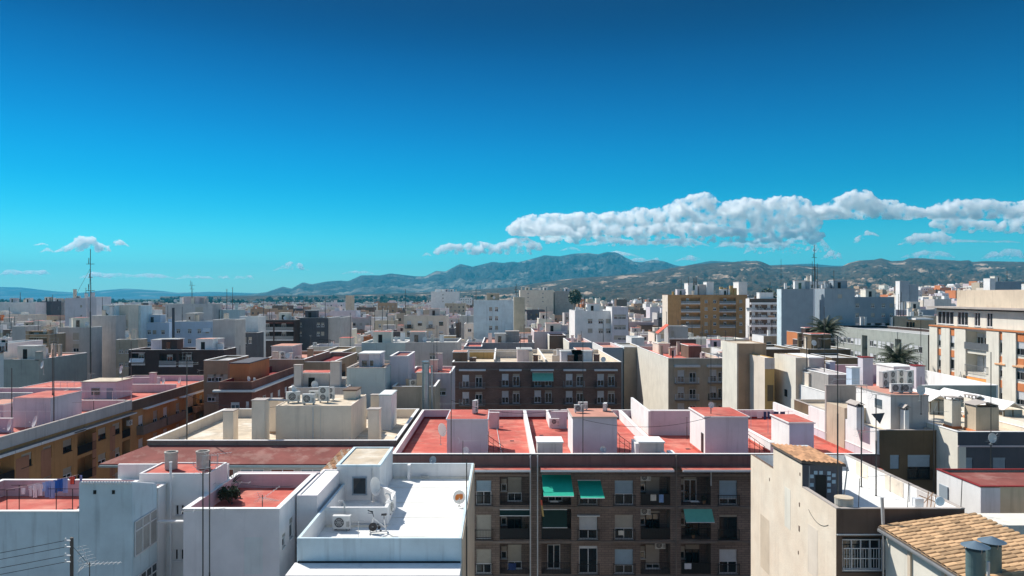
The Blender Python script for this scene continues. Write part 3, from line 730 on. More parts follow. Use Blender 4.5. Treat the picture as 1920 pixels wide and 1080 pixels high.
b = MB(); b.box(X(297, 41.5), -17.35, 41.4, 41.6, Z(980, 41.5), Z(978, 41.5)); b.box(X(297, 41.5), -17.35, 41.3, 41.6, Z(977, 41.5), Z(975.5, 41.5)); props(b.build('drying_rail', [M['frame']]), 'white drying rails bridging the gap between two white houses', 'rail')
# ================================================================ white house with the washing line
D4 = Bld('white_house', 'white house at the left edge with washing on its red terrace', -31, -22.4, 39.2, 46, 22.5, 'blue_white', 'red', 0.95, 0.2, 'coping_w', inner='pink'); D4.finish()
D5 = thing('white_house', 'white corner block with two tiny square holes below a scalloped top', 'building', (-21, 40.6, 0))
b = MB(); b.poly([(-22.38, 39.2, 0), (-22.38, 39.2, 24.05), (-22.38, 42.0, 23.25), (-22.38, 42.0, 0)], (2.82, 0, 0)); wl = b.build('wall', [M['blue_white']], D5)
for px in (178, 213):
    b = MB(); b.box(X(px-2.5, 39.2), X(px+2.5, 39.2), 39.16, 39.199, Z(926, 39.2), Z(919, 39.2)); b.build('vent_hole', [M['void']], wl)
for (y0_, y1_, z0_, z1_, n, gm) in ((39.4, 41.05, 20.05, 21.9, 2, 'grey_roof'), (41.1, 41.9, 20.05, 21.9, 1, 'grey_roof'), (39.4, 41.9, 17.2, 18.9, 4, 'glass')):
    b = MB(); b.box(-19.555, -19.52, y0_, y1_, z0_, z1_); w_ = b.build('window', [M[gm]], wl); b = MB()
    for i in range(n+1): yy = y0_+(y1_-y0_)*i/n; b.box(-19.519, -19.48, yy-.03, yy+.03, z0_, z1_)
    for zz in (z0_, z0_+(z1_-z0_)*.72, z1_): b.box(-19.519, -19.48, y0_, y1_, zz-.03, zz+.03)
    b.build('frame', [M['frame']], w_)
xx_ = -22.3
while xx_ < -19.65:
    b = MB(); b.bar((xx_+.07, 39.1, 24.08), (xx_+.07, 41.9, 23.28), .07, 0, 8); b.build('roof_tile', [M['white']], wl); xx_ += .15
D6 = Bld('white_house', 'lower white link between corner block and stair block', -21.3, -19.5, 42.05, 43.0, 23.0, 'white', 'red', .2, .12, 'coping_w'); D6.finish()
b = MB(); b.box(-24, -17.1, 46.3, 46.5, 0, 23.4); b.build('back_wall', [M['white']], D4.root)
# washing line: posts, lines, garments
t = thing('clothes_line', 'washing line on rusty posts over the red terrace', 'clothes line', (-27, 42.5, 21.55))
b = MB()
for (px, py, D) in ((105.5, 928, 41.2), (136, 928, 41.2), (36, 931, 42), (13, 945, 41)):
    x, z = X(px, D), 23.2; b.bar((x, D, 21.55), (x, D, z), .025, 0, 5); b.bar((x-.45, D, z), (x+.45, D, z), .018, 0, 5)
b.build('post', [M['iron']], t)
b = MB()
for k in range(3): b.bar((X(36, 42)-.3+.25*k, 41.2+.2*k, 23.15), (X(150, 44.6), 44.2+.15*k, 23.2), .006, 0, 3)
b.build('line', [M['pvc']], t)
for i, n in enumerate(('washing_white', 'washing_pale_blue', 'washing_blue', 'washing_red', 'washing_navy')):
    M[n] = plain(n, ((.7, .7, .74), (.28, .42, .68), (.03, .15, .45), (.65, .12, .07), (.02, .04, .12))[i], .9)
gl = [('white', 'towel', 44, 7, 12), ('white', 'shirt', 57, 6, 20), ('white', 'shirt', 65, 9, 25), ('white', 'shirt', 75, 8, 22), ('pale_blue', 'cloth', 83, 6, 17), ('pale_blue', 'trousers', 90, 9, 30),
      ('pale_blue', 'sheet', 98, 9, 32), ('blue', 'towel', 104, 7, 24), ('blue', 'towel', 112, 9, 24), ('pale_blue', 'cloth', 122, 8, 27), ('red', 'shirt', 135, 8, 14), ('navy', 'shirt', 137, 8, 16), ('pale_blue', 'cloth', 152, 4, 15)]
for i, (c, k, px, w, h) in enumerate(gl):
    t_ = (px-36)/114; D = 41.3+3.1*t_+.12*(i % 3); x = X(px, D); z = 23.17; hw = w/2*D/F*1.15; hh = h*D/F
    b = MB(); n = 6
    def sheet(xa, xb, z0, z1):
        for j in range(n):
            p = lambda j, zz: (xa+(xb-xa)*j/n, D+.05*math.sin(j*1.9+i)*(1 if zz < z-.05 else .2), zz)
            b.quad(p(j, z0), p(j+1, z0), p(j+1, z1), p(j, z1)); b.quad(*[(q_[0], q_[1]+.012, q_[2]) for q_ in (p(j, z1), p(j+1, z1), p(j+1, z0), p(j, z0))])
    if k == 'shirt': sheet(x-hw*.7, x+hw*.7, z-hh, z); sheet(x-hw*1.1, x-hw*.7, z-hh*.4, z-.03); sheet(x+hw*.7, x+hw*1.1, z-hh*.4, z-.03)
    elif k == 'trousers': sheet(x-hw, x+hw, z-hh*.3, z); sheet(x-hw, x-hw*.1, z-hh, z-hh*.3); sheet(x+hw*.1, x+hw, z-hh, z-hh*.3)
    else: sheet(x-hw, x+hw, z-hh, z)
    words = ['%s %s on the washing line, %s' % (c.replace('_', ' '), k, w2) for w2 in
             ('the last one towards the left edge',)] if i == 0 else []
    nxt = {0: 'white towel at the left end of the washing line', 1: 'small white shirt second from the left on the washing line', 2: 'long white shirt third from the left on the washing line', 3: 'white shirt just before the blue things on the washing line',
           4: 'short pale blue cloth next to the white shirts on the line', 5: 'pale blue trousers on the washing line', 6: 'long pale blue sheet on the washing line', 7: 'narrower blue towel beside the pale sheet on the line', 8: 'broad bright blue towel on the washing line',
           9: 'greyish blue cloth between the blue towels and the red shirt', 10: 'red shirt near the right end of the washing line', 11: 'navy shirt behind the red one on the washing line', 12: 'pale cloth draped at the corner of the scalloped wall'}[i]
    b.build({'towel': 'towel', 'shirt': 'shirt', 'cloth': 'cloth', 'trousers': 'trousers', 'sheet': 'bed_sheet'}[k], [M['washing_'+c]], None, (x, D, z), nxt, {'towel': 'towel', 'shirt': 'shirt', 'cloth': 'cloth', 'trousers': 'trousers', 'sheet': 'sheet'}[k], 'laundry on the washing line')
# wooden power pole with wires, yagi below it
t = thing('utility_pole', 'wooden pole with insulators and wires before the white wall', 'pole', (X(134, 30), 30, 10))
b = MB(); b.bar((X(134, 30), 30, 10), (X(134.5, 30), 30, Z(1008, 30)), .07, 0, 8); b.build('pole', [M['wood']], t)
b = MB()
for z in (Z(1012, 30), Z(1024, 30), Z(1040, 30), Z(1052, 30)): b.box(X(134, 30)-.2, X(134, 30)+.02, 29.86, 29.93, z-.02, z+.02); b.bar((X(134, 30)-.18, 29.9, z), (X(134, 30)-.18, 29.9, z+.1), .03, 0, 6)
b.build('insulator', [M['dish']], t)
b = MB()
for k, z in enumerate((Z(1012, 30), Z(1024, 30), Z(1040, 30), Z(1052, 30))):
    for s in range(8):
        p = lambda s: (X(134, 30)-.18-1.6*s, 29.9-.05*s, z-.30*s+.004*s*s*1.0)
        b.bar(p(s), p(s+1), .012, 0, 3, caps=False)
b.bar((X(134, 30), 30, Z(1022, 30)), (X(168, 30), 30, Z(1060, 30)), .01, 0, 3); b.build('wire', [M['iron']], t)
antenna(X(168, 30), 30, 10, Z(1054, 30)-10, 'aerial on a short mast beside the wooden pole', 0, .15, .02, aerials=[(.995, 0, .1), (.995, 3, 2.4)])
# ================================================================ beige roof terrace building (centre left) with tiled eave
Fb = Bld('apartment_building', 'beige apartment block with a sandy roof terrace, chimneys and a big plant room', -33.5, -9.95, 70, 89.5, 20.2, 'slab', 'cream_roof', 1.0, 0.25, 'coping_w', inner='cream')
for i in range(9):
    u0 = 1.0+i*2.55; Fb.win('F', u0, u0+1.7, 15.2, 17.2, (0.6, .9, .3)[i % 3], shut='shut_l', near=False)
Fb.finish()
b = MB(); b.poly([(-36.0, 66.2, 18.75), (-9.9, 66.2, 18.75), (-9.9, 69.99, 19.65), (-33.5, 69.99, 19.65)], (0, 0, .12)); b.build('eave_roof', [M['dull_red']], Fb.root)
b = MB(); b.box(-35.9, -9.95, 66.0, 66.18, 18.6, 18.78); b.build('gutter', [M['duct']], Fb.root)
b = MB(); b.poly([(-33.5, 66.3, 18.7), (-33.5, 69.98, 19.6), (-33.5, 69.98, 18.7)], (23.5, 0, 0)); b.build('eave_soffit', [M['brown']], Fb.root)
# enclosed gallery under the eave
G1 = Bld('gallery', '', -32.5, -10.0, 67.2, 69.97, 18.68, 'light_grey', 'brown', 0.0, parent=Fb.root)
for i in range(8): G1.win('F', .5+i*2.75, .5+i*2.75+2.2, 16.2, 18.2, 0, 'frame', 'shut_l', 'grey_blue' if i % 2 else 'red_brick', 2)
G1.finish(); G1.wallo.name = 'gallery'
fz = 19.2
def box_front(px0, px1, py, D): return X(px0, D), X(px1, D), Z(py, D)
hx0, hx1, hz = box_front(517, 658, 763, 74)
ho = hut(Fb, hx0, hx1, 74, 82.5, fz, hz, 'cream', 'cream_roof', par=.12, slabm='cream')
b = MB(); xx = X(587, 73.9); b.bar((xx, 73.9, fz), (xx, 73.9, hz-.1), .07, 0, 8); b.bar((X(601, 73.9), 73.95, fz), (X(601, 73.9), 73.95, hz-.1), .02, 0, 5); b.build('downpipe', [M['pvc']], ho)
for (px, D, k, s, n) in ((538, 76, 0, 1.5, 'turned a little'), (566, 75, 0, 1.4, 'wide'), (597, 76.5, 1, 1.15, 'tall double-fan')):
    ac_unit(X(px, D), D, hz+.1, {538: 'air conditioner leftmost on the plant room of the sandy terrace', 566: 'wide air conditioner in the middle of the plant room roof', 597: 'tall two-fan air conditioner on the plant room of the sandy terrace'}[px], k, .5 if px == 538 else 0, s)
ac_unit(X(612, 77.5), 77.8, hz+.1, 'air conditioner half hidden behind the tall two-fan unit', 1, .7, .95)
ac_unit(X(577, 78), 78.4, hz+.1, 'low air conditioner at the back of the plant room roof', 0, 0, 1.2)
hut(Fb, X(644, 79), X(668, 79), 79, 81.5, hz, hz+.95, 'cream', 'brown', slabm='brown')
dish(X(551, 77), 77, hz+.1, .45, 1.3, 'satellite dish seen edge on above the plant room', .3, 1.2)
for (x0, x1, yt, D, d, lab, st) in ((418, 437, 772, 72.3, 1.4, '', 'slab'), (472, 496, 752, 72.3, 1.6, '', 'slab'), (503, 521, 752, 79, 1.8, '', 'slab'), (690, 711, 769, 72.6, 1.2, '', 'slab'), (695, 712, 742, 83, 1.0, '', 'slab')):
    a, b_, z = box_front(x0, x1, yt, D); chimney(Fb, a, b_, D, D+d, fz, z, 'cream', 'coping_g', 'tan', st)
hut(Fb, X(711, 81), X(734, 81), 81, 85, fz, Z(742, 81), 'white', 'white_roof', slabm='mint')
b = MB(); b.bar((X(494, 73), 73.2, Z(750, 73)), (X(537, 75), 75.4, Z(752, 75)), .11, 0, 8); b.build('flue_pipe', [M['alu']], Fb.root)
# two tall thin masts on this roof
antenna(X(350.5, 74), 74, 18, Z(667, 74)-18, 'tall dark mast with two aerials before the sandy terrace', 0, .4, .05, aerials=[(.995, 2, .2), (.93, 1, .3), (.91, 1, .7)])
# ================================================================ long brown block with the red terraces
GX0, GX1 = -9.6, 33.2
G = Bld('apartment_building', 'long brown brick block with red roof terraces and green awnings', GX0, GX1, 65, 90, 20.0, 'block_brick', 'red', 1.0, .22, 'coping_w', inner='lilac')  # lilac inner faces carry the shade of the parapets
fl = [15.44, 12.42, 9.4, 6.38]
def gx(px): return X(px, 65)-GX0
# (kind, px0, px1, per floor spec)
bays = [('W', 891, 923, [('shut_l', .45), ('shut_b', .95), ('shut_b', .6), ('shut_b', .5)]),
        ('L', 937, 994, [('shut_b', .65), ('void', 0), ('shut_b', .7), ('shut_b', .4)]),
        ('L', 1015, 1071, [('shut_b', .2), ('void', .0), ('door', 0), ('door', 0)]),
        ('W', 1084, 1122, [('shut_w', .5), ('shut_w', .6), ('shut_w', .08), ('shut_w', .5)]),
        ('W', 1151, 1189, [('shut_l', .55), ('shut_b', .55), ('shut_l', .65), ('shut_b', .5)]),
        ('L', 1201, 1257, [('shut_b', .8), ('void', .1), ('shut_b', .8), ('shut_b', .4)]),
        ('L', 1277, 1333, [('door', .1), ('void', .3), ('void', .2), ('shut_b', .4)]),
        ('W', 1347, 1384, [('shut_l', .75), ('void', .1), ('shut_w', .5), ('shut_b', .4)]),
        ('W', 1425, 1462, [('shut_w', .6)]*4), ('L', 1480, 1536, [('shut_w', .5)]*4), ('W', 1555, 1592, [('shut_w', .5)]*4)]
for k, p0, p1, sp_ in bays:
    u0, u1 = gx(p0), gx(p1)
    for j, z in enumerate(fl):
        s_, fr_ = sp_[j]; shut = s_ if s_.startswith('shut') else 'shut_b'
        if k == 'W':
            door = (j == 2 and p0 == 1084)
            z0 = z+.12; z1 = z+2.25+(.0 if not door else .3)
            G.win('F', u0+.08, u1-.08, z0, z1, fr_, 'frame' if j != 1 or p0 != 1347 else 'iron', shut, 'glass', 2, .22, near=True)
            G.rail('F', u0-.05, u1+.05, z+.08, .95, .28, .26, 'iron', False)
            G.ledge('F', u0-.05, u1+.05, z-.02, z+.07, .3, 'slab', 'balcony_slab')
        else:
            G.holes['F'].append((u0, u1, z+.08, z+2.78, 1.35))
            dw = 1.15 if s_ == 'door' else 1.25
            du = u0+(u1-u0)*.5-dw/2 if s_ != 'door' else u0+(u1-u0)*(.45 if p0 == 1015 else .42)-dw/2
            G.win('F', du, du+dw, z+.1, z+2.25, fr_, 'frame' if s_ != 'void' else 'iron', shut, 'glass', 2, 1.35, near=True, hole=False)
            if p0 in (937, 1201, 1277): G.win('F', u0+.12, u0+.62, z+1.0, z+2.1, .4, 'alu', 'shut_b', 'glass', 1, 1.35, near=True, hole=False)
            solid = (p0, j) in ((1201, 0), (1201, 1), (1277, 2), (1015, 1), (937, 1))
            G.rail('F', u0+.03, u1-.03, z+.08, 1.0, .03, 0, 'iron', solid)
            if p0 == 1201: G.wall_ac('F', u0+.12, z+2.05, -1.0) if j < 2 else (G.wall_ac('F', u1-1.2, z+2.05, -1.0) if j == 2 else None)
        # slab bands between floors
for z in fl+[18.3]:
    G.ledge('F', 0, gx(994), z-.22, z-.025, .12, 'slab', 'floor_band'); G.ledge('F', gx(1009), gx(1266), z-.22, z-.025, .12, 'slab', 'floor_band'); G.ledge('F', gx(1271), GX1-GX0, z-.22, z-.025, .12, 'slab', 'floor_band')
G.ledge('F', 0.02, GX1-GX0-.02, 18.97, 19.9, .14, 'frieze', 'frieze')
for a, c in ((GX0+.3, X(993, 65)), (X(1013, 65), X(1257, 65)), (X(1274, 65), GX1-.3)):
    b = MB(); b.box(a, c, 63.7, 64.84, 18.84, 18.96); o = b.build('eave', [M['red'], M['block_brick']], G.root)
    b = MB(); b.box(a-.03, c+.03, 63.6, 63.695, 18.76, 18.93); b.build('gutter', [M['frame']], o)
for px in (994.5, 1008, 1268, 1333):
    b = MB(); x = X(px, 64.8); b.bar((x, 64.76, 0 if px < 1300 else 17.3), (x, 64.76, 19.95 if px != 1333 else 18.5), .06, 0, 8); b.build('downpipe', [M['pvc'] if px != 1268 else M['slab']], G.root)
def gp(px, py): return X(px, 65)-GX0, Z(py, 65)
# awnings
G.awning('F', gx(1015.5), gx(1070), Z(889, 65), 1.1, 3.0, 'green'); G.awning('F', gx(1082), gx(1125), Z(899, 65), .8, 2.7, 'green', d=.3)
G.awning('F', gx(1017), gx(1063), Z(955, 65), 1.5, .25, 'dark_green', d=.0); G.awning('F', gx(1281), gx(1334), Z(952, 65), 0.95, .95, 'pale_green')
G.awning('F', gx(937), gx(993), Z(955, 65), 0.4, .4, 'dark_green')
G.ledge('F', gx(1082), gx(1124), Z(967, 65), Z(965, 65), .3, 'frame', 'awning_box')
# flag on the balcony corner
b = MB()
xx = X(1014, 64.4)
for k in range(6):
    zt = Z(937, 64.4)-k*.24; b.quad((xx-.02+.03*k, 64.45, zt-.24), (xx+.14+.03*k, 64.35, zt-.27), (xx+.11+.03*k, 64.35, zt), (xx-.05+.03*k, 64.45, zt), 0 if k < 2 else 1)
    b.quad((xx-.05+.03*k, 64.46, zt), (xx+.11+.03*k, 64.36, zt), (xx+.14+.03*k, 64.36, zt-.27), (xx-.02+.03*k, 64.46, zt-.24), 0 if k < 2 else 1)
props(b.build('flag', [M['washing_red'], M['ochre']], None, (xx, 64.4, Z(937, 64.4))), 'narrow red and yellow flag hanging at the balcony corner beside the green awning', 'flag')
G.finish()
# sunlit things on balconies, plants
def pot(x, y, z, s, label, grp='plants on the balconies of the brown block'):
    t = thing('potted_plant', label, 'plant', (x, y, z), grp); b = MB(); b.bar((x, y, z), (x, y, z+.28*s), .12*s, 0, 8, .17*s); b.build('pot', [M['tile_o']], t)
    b = MB(); rr = random.Random(int(x*100))
    for i in range(60):
        c = Vector((x+rr.gauss(0, .16*s), y+rr.gauss(0, .12*s), z+.3*s+abs(rr.gauss(0, .25*s)))); u = Vector((rr.uniform(-1, 1), rr.uniform(-1, 1), rr.uniform(-1, 1))).normalized()*.09; v = u.cross(Vector((.3, .5, .8))).normalized()*.035; b.quad(c-u, c+v, c+u, c-v)
    b.build('foliage', [M['leaf']], t)
for (px, j, d, s, w) in ((1350, 0, .0, 0, ''),):
    pass
pot(X(985, 65.5), 65.5, fl[1]+.1, 1.5, 'bushy plant at the right end of the plant-filled balcony')
pot(X(972, 65.4), 65.4, fl[1]+.1, 1.1, 'plant in the middle of the plant-filled balcony left of the drain pipes')
pot(X(1025, 65.4), 65.4, fl[1]+.1, 0.9, 'small plant at the left end of the balcony behind the dark green screen')
pot(X(1064, 65.4), 65.4, fl[1]+.1, 0.9, 'small plant at the right end of the balcony behind the dark green screen')
# red terrace: dividing walls, stair huts, vents
rz = 19.0
def div(px, D0, D1, z1, th=.3, mat='white'):
    x = X(px, D0); return wallseg(G, x-th/2, x+th/2, D0, D1, rz, z1, mat, 'dividing_wall', 'coping_w')
div(1000, 65.25, 89.7, 19.95); div(1246, 65.25, 89.7, 19.95, .35); div(1448, 70, 79, 20.0, .35)
wallseg(G, X(917, 83), X(936, 83), 83, 83.25, rz, Z(774, 83), 'pink', 'parapet', 'coping_w'); wallseg(G, X(1033, 83), X(1063, 83), 83, 83.25, rz, Z(772, 83), 'lilac', 'parapet', 'coping_w')  # pink and lilac put shade into the camera-facing parapets
wallseg(G, X(1030, 83.3), X(1034, 83.3), 83.3, 89.7, rz, 20.1, 'white', 'parapet')
wallseg(G, X(1220, 79), X(1296, 79), 79, 79.25, rz, Z(771, 79), 'lilac', 'parapet', 'coping_w'); wallseg(G, X(1220, 79)-.25, X(1220, 79), 79, 89.7, rz, Z(771, 79), 'white', 'parapet')
h1 = hut(G, X(838, 68.5), X(914, 68.5), 68.5, 74, rz, Z(788, 68.5), 'lilac', 'red', slabm='lilac', over=.1, left='white')  # white huts: lilac fronts painted as shaded, white left sides as sunlit
h2 = hut(G, X(1074, 68.5), X(1157, 68.5), 68.5, 73.5, rz, Z(784, 68.5), 'lilac', 'salmon_roof', slabm='coping_g', over=.1, left='white')
h3 = hut(G, X(1322, 68.5), X(1403, 68.5), 68.5, 74, rz, Z(782, 68.5)-.06, 'lilac', 'red', slabm='coping_w', over=.12, left='white')
h4 = hut(G, X(1480, 69), X(1526, 69), 69, 73.6, rz, Z(793, 69)-.06, 'sky_blue', 'red', slabm='coping_w', over=.12, left='white')  # blue front paints shade onto this white hut
side_panel(h3, X(1322, 68.5)-.002, 69.0, 69.8, rz, rz+2.05, 'iron')
for h in (h1, h2, h3): pass
for (px0, px1, py, D, lb) in ((1008, 1055, 829, 66.3, 'left'), (1199, 1245, 829, 66.0, 'right')):
    b = MB(); x0, x1, z = X(px0, D), X(px1, D), Z(py, D); b.box(x0, x1, D, D+2.4, rz, z-.08); o = b.build('skylight', [M['light_grey']], G.root)
    c = MB(); c.box(x0-.08, x1+.08, D-.08, D+2.5, z-.078, z+.04); c.build('lid', [M['coping_w']], o)
b = MB(); b.box(X(1190, 66.6), X(1199, 66), 66.2, 68.3, rz, 20.7); b.build('skylight', [M['white']], G.root)
wallseg(G, X(1248, 66)+.3, X(1265, 66), 65.3, 67, rz, 19.95, 'white', 'step')
# red skirting where terrace meets walls
b = MB()
for (a, c, d, e) in ((X(1448, 70)-.3, X(1448, 70)-.18, 70, 79), (X(1322, 68.5)-.12, X(1322, 68.5)-.002, 68.5, 74)): b.box(a, c, d, e, rz, rz+.25)
b.box(GX1-.34, GX1-.222, 65.3, 89, rz, rz+.25); b.build('skirting', [M['red']], G.root)
# high white party wall at the right end
wallseg(G, GX1-.2, GX1+.02, 65.02, 79.5, 20.06, 22.1, 'white', 'party_wall'); wallseg(G, GX1-.2, GX1+.02, 79.55, 89.9, 20.06, 21.0, 'white', 'party_wall')
ac_unit(X(891, 71), 71, Z(788, 68.5)+.15, 'tall air conditioner on the leftmost stair hut of the red terraces', 1, 1.25, .9)
ac_unit(X(1076, 71), 70.5, Z(784, 68.5)+.15, 'air conditioner at the left of the middle stair hut roof', 0, 0, 1.0)
ac_unit(X(1085, 72), 72.3, Z(784, 68.5)+.15, 'air conditioner behind the other one on the middle stair hut', 0, 0, 1.0)
ac_unit(X(1136, 71.5), 71.3, Z(784, 68.5)+.15, 'air conditioner at the right end of the middle stair hut', 0, 1.3, 1.0)
ac_unit(X(1033, 82), 82, rz+.5, 'air conditioner on the red terrace parapet between the first two dividing walls', 0, 0, 1.0)
ac_unit(X(1112, 86), 86, rz+1.0, 'air conditioner on white rails behind the middle stair hut', 0, 0, .9); ac_unit(X(1132, 86), 86, rz+1.0, 'second air conditioner on white rails behind the middle stair hut', 0, 1.1, .9)
dish(X(828, 74), 74, rz, .62, .95, 'big white satellite dish left of the leftmost stair hut', .25, 1.5)
dish(X(1132, 66), 66.4, rz+.2, .3, .3, 'small grey satellite dish at the foot of the middle stair hut', .3, .9, 'alu')
dish(X(873, 66), 66.4, rz+.2, .3, .3, 'small pale satellite dish at the foot of the leftmost stair hut', .3, .85)
antenna(X(868, 57), 57, 16, Z(826, 57)-16, 'aerial in front of the leftmost stair hut wall', 0, .05, .025, aerials=[(.995, 0, .05)])
antenna(X(846, 66.8), 66.8, rz, Z(560, 66.8)-rz-6.3, 'tall thin mast at the left edge of the leftmost stair hut', 1, .1, .03, aerials=[(.62, 1, .3)])
antenna(X(1333, 70), 70, Z(782, 68.5), 4.0, 'mast with a small dish on the right red-topped stair hut', 1, 0, .03, aerials=[])
dish(X(1333, 70), 69.9, Z(765, 70)-.2, .28, 0, 'small round dish on the mast of the red-topped stair hut', .1, .5)
antenna(X(1093, 66.5), 66.5, rz, Z(640, 66.5)-rz, 'tall thin mast in front of the middle stair hut', 1, 0, .028, aerials=[])
for px, lb in ((1288, 'left'), (1302, 'second')): antenna(X(px, 77), 77, rz, 2.3, '%s of the short crossbar posts left of the red-topped stair hut' % ('leftmost' if lb == 'left' else 'second'), 1, 0, .03)
# washing on the terrace right of the red hut
t = thing('clothes_line', 'washing line between the two right stair huts', 'clothes line', (X(1440, 80), 80, rz)); b = MB()
for px in (1408, 1440, 1478): b.bar((X(px, 80), 80, rz), (X(px, 80), 80, rz+2.5), .03, 0, 5); b.bar((X(px, 80)-.5, 80, rz+2.4), (X(px, 80)+.5, 80, rz+2.4), .02, 0, 4)
b.bar((X(1408, 80), 80, rz+2.4), (X(1478, 80), 80, rz+2.4), .01, 0, 3); b.build('post', [M['white_rail']], t)
for i, (px, w, h, m) in enumerate(((1434, 5, 15, 'washing_navy'), (1441, 4, 13, 'washing_navy'), (1424, 8, 12, 'lilac'), (1455, 9, 5, 'washing_navy'), (1467, 9, 5, 'washing_navy'))):
    b = MB(); x = X(px, 80)+.0; b.box(x-w/2*80/F, x+w/2*80/F, 79.93, 79.96, rz+2.38-h*80/F, rz+2.38)
    nm = ('pair of dark trouser legs', 'narrow dark garment', 'pale lilac cloth', 'short dark garment', 'short dark garment nearest the right hut')[i]
    b.build('garment', [M[m]], None, (x, 80, rz), nm+' on the line between the right stair huts', 'garment', 'laundry on the red terrace')

for i, (px, D_) in enumerate(((922, 69), (1168, 69), (1412, 69))):
    t = thing('railing', 'dark iron stair rail beside the '+('leftmost', 'middle', 'red-topped right')[i]+' stair hut', 'railing', (X(px, D_), D_, rz), 'iron rails beside the stair huts'); b = MB(); x = X(px, D_)
    for k in range(4): b.bar((x-.3+.45*k, D_, rz), (x-.3+.45*k, D_, rz+1.9-.35*k), .025, 0, 4)
    b.bar((x-.35, D_, rz+1.9), (x+1.1, D_, rz+.85), .03, 0, 4); b.bar((x-.35, D_, rz+1.4), (x+1.1, D_, rz+.4), .025, 0, 4); b.bar((x-.3, D_, rz+1.9), (x-.3, D_+2, rz+1.9), .03, 0, 4); b.build('rail', [M['iron']], t)

# a few more things on the facade and terraces
def washing(px, D, z, w, h, m, label):
    b = MB(); n = 5; x = X(px, D)
    for j in range(n):
        p = lambda j, zz: (x-w/2+w*j/n, D+.03*math.sin(j*2.1+px), zz)
        b.quad(p(j, z-h), p(j+1, z-h), p(j+1, z), p(j, z)); b.quad(*[(q_[0], q_[1]+.012, q_[2]) for q_ in (p(j, z), p(j+1, z), p(j+1, z-h), p(j, z-h))])
    b.build('washing', [M[m]], None, (x, D, z), label, 'washing', 'washing on the balconies of the brown block')
washing(1225, 64.9, fl[0]+1.05, .5, .55, 'cloth_w', 'cream towel over the rail of the top balcony with an air conditioner')
washing(1240, 64.9, fl[0]+1.05, .4, .7, 'washing_pale_blue', 'pale blue towel over the rail of the top balcony with an air conditioner')
washing(1290, 64.9, fl[2]+1.05, .6, .5, 'washing_white', 'white cloth on the rail of the third balcony right of the drain pipe')
washing(960, 64.9, fl[2]+1.05, .7, .6, 'washing_navy', 'navy cloth on the third balcony left of the drain pipes')
washing(1165, 64.6, fl[1]+1.0, .5, .4, 'cloth_w', 'cream cloth on the small window balcony in the second row')
pot(X(1230, 65.5), 65.5, fl[1]+.1, 1.4, 'tall dark plant on the balcony under the second wall air conditioner')
pot(X(1320, 65.4), 65.4, fl[0]+.1, 1.0, 'small plant on the top balcony right of the drain pipe')
pot(X(1300, 65.4), 65.4, fl[1]+.1, .9, 'small plant under the pale green awning')
for (px, j, lb) in ((1039, 0, 'below the large green awning'), (1302, 0, 'on the top balcony right of the drain pipe')):
    x = X(px, 64.6); t = thing('drying_rack', 'white drying rack '+lb, 'drying rack', (x, 64.6, fl[j]+.7), 'drying racks on the brown block'); b = MB()
    for k in range(4): b.bar((x-.35, 64.35+.12*k, fl[j]+.55), (x+.35, 64.35+.12*k, fl[j]+.55), .02, 0, 4)
    b.bar((x-.35, 64.3, fl[j]+.55), (x-.35, 64.9, fl[j]+.55), .02, 0, 4); b.bar((x+.35, 64.3, fl[j]+.55), (x+.35, 64.9, fl[j]+.55), .02, 0, 4); b.build('rack', [M['frame']], t)
def cable(p0, p1, sag, label, r=.02):
    b = MB(); n = 14; a, c = Vector(p0), Vector(p1)
    pt = lambda i: a.lerp(c, i/n)-Vector((0, 0, sag*4*(i/n)*(1-i/n)))
    for i in range(n): b.bar(pt(i), pt(i+1), r, 0, 4, caps=False)
    b.build('cable', [M['iron']], None, tuple(a), label, 'cable', 'cables between roofs and masts')
cable((X(846, 66.8), 66.8, 24.5), (X(1093, 66.5), 66.5, 24.2), 1.0, 'thin sagging cable between the two masts of the left red terraces', .022)
cable((X(1093, 66.5), 66.5, 22.8), (X(1333, 68), 68, 22.8), .8, 'thin sagging cable between the middle and the red-topped stair huts', .022)
cable((X(350, 74), 74, 24), (hx0, 74.1, hz), .6, 'thin cable from the tall mast to the plant room of the sandy terrace', .022)
cable((X(435, 44), 44, 22.9), (-12.1, 43, 22.9), .15, 'thin line over the small red terrace', .012)
# patches and stains of render with edges of their own on the white houses, skirting along the terrace walls
for (x0, x1, y, z0, z1, m, par_) in ((-29.5, -27.2, 39.195, 14, 17.2, 'light_grey', D4.root), (-24.6, -23.1, 39.195, 17.4, 19.4, 'blue_white', D4.root), (-16.6, -15.1, 39.996, 15.5, 18.5, 'white', B2.root), (-13.9, -12.9, 39.996, 18.9, 20.9, 'white', B2.root)):
    b = MB(); b.box(x0, x1, y-.006, y-.002, z0, z1); b.build('render_patch', [M[m]], par_)
b = MB()
for x0, x1 in ((GX0+.23, 2.6), (3.0, X(1246, 65.25)-.2), (X(1246, 65.25)+.2, GX1-.25)): b.box(x0, x1, 89.68, 89.775, rz, rz+.22)
b.box(GX0+.222, GX0+.32, 65.3, 89.6, rz, rz+.22); b.build('skirting', [M['dark_red']], G.root)
for (px, D_) in ((960, 76), (1015, 79), (1190, 73), (1290, 72), (940, 84)):
    x = X(px, D_); b = MB(); b.box(x-.2, x+.2, D_-.2, D_+.2, rz-.003, rz+.02); b.build('drain', [M['iron']], G.root)
b = MB()
for yy in (69.9, 74.8, 79.7, 84.6): b.box(GX0+.24, GX1-.26, yy, yy+.045, rz-.003, rz+.006)
b.build('roof_joint', [M['dull_red']], G.root)
b = MB(); b.bar((X(1110, 66), 66, rz+.08), (X(1190, 66.3), 66.3, rz+.08), .04, 0, 6); b.bar((X(940, 70), 70, rz+.06), (X(930, 86), 86, rz+.06), .035, 0, 6); b.build('pipe_run', [M['pvc']], G.root)
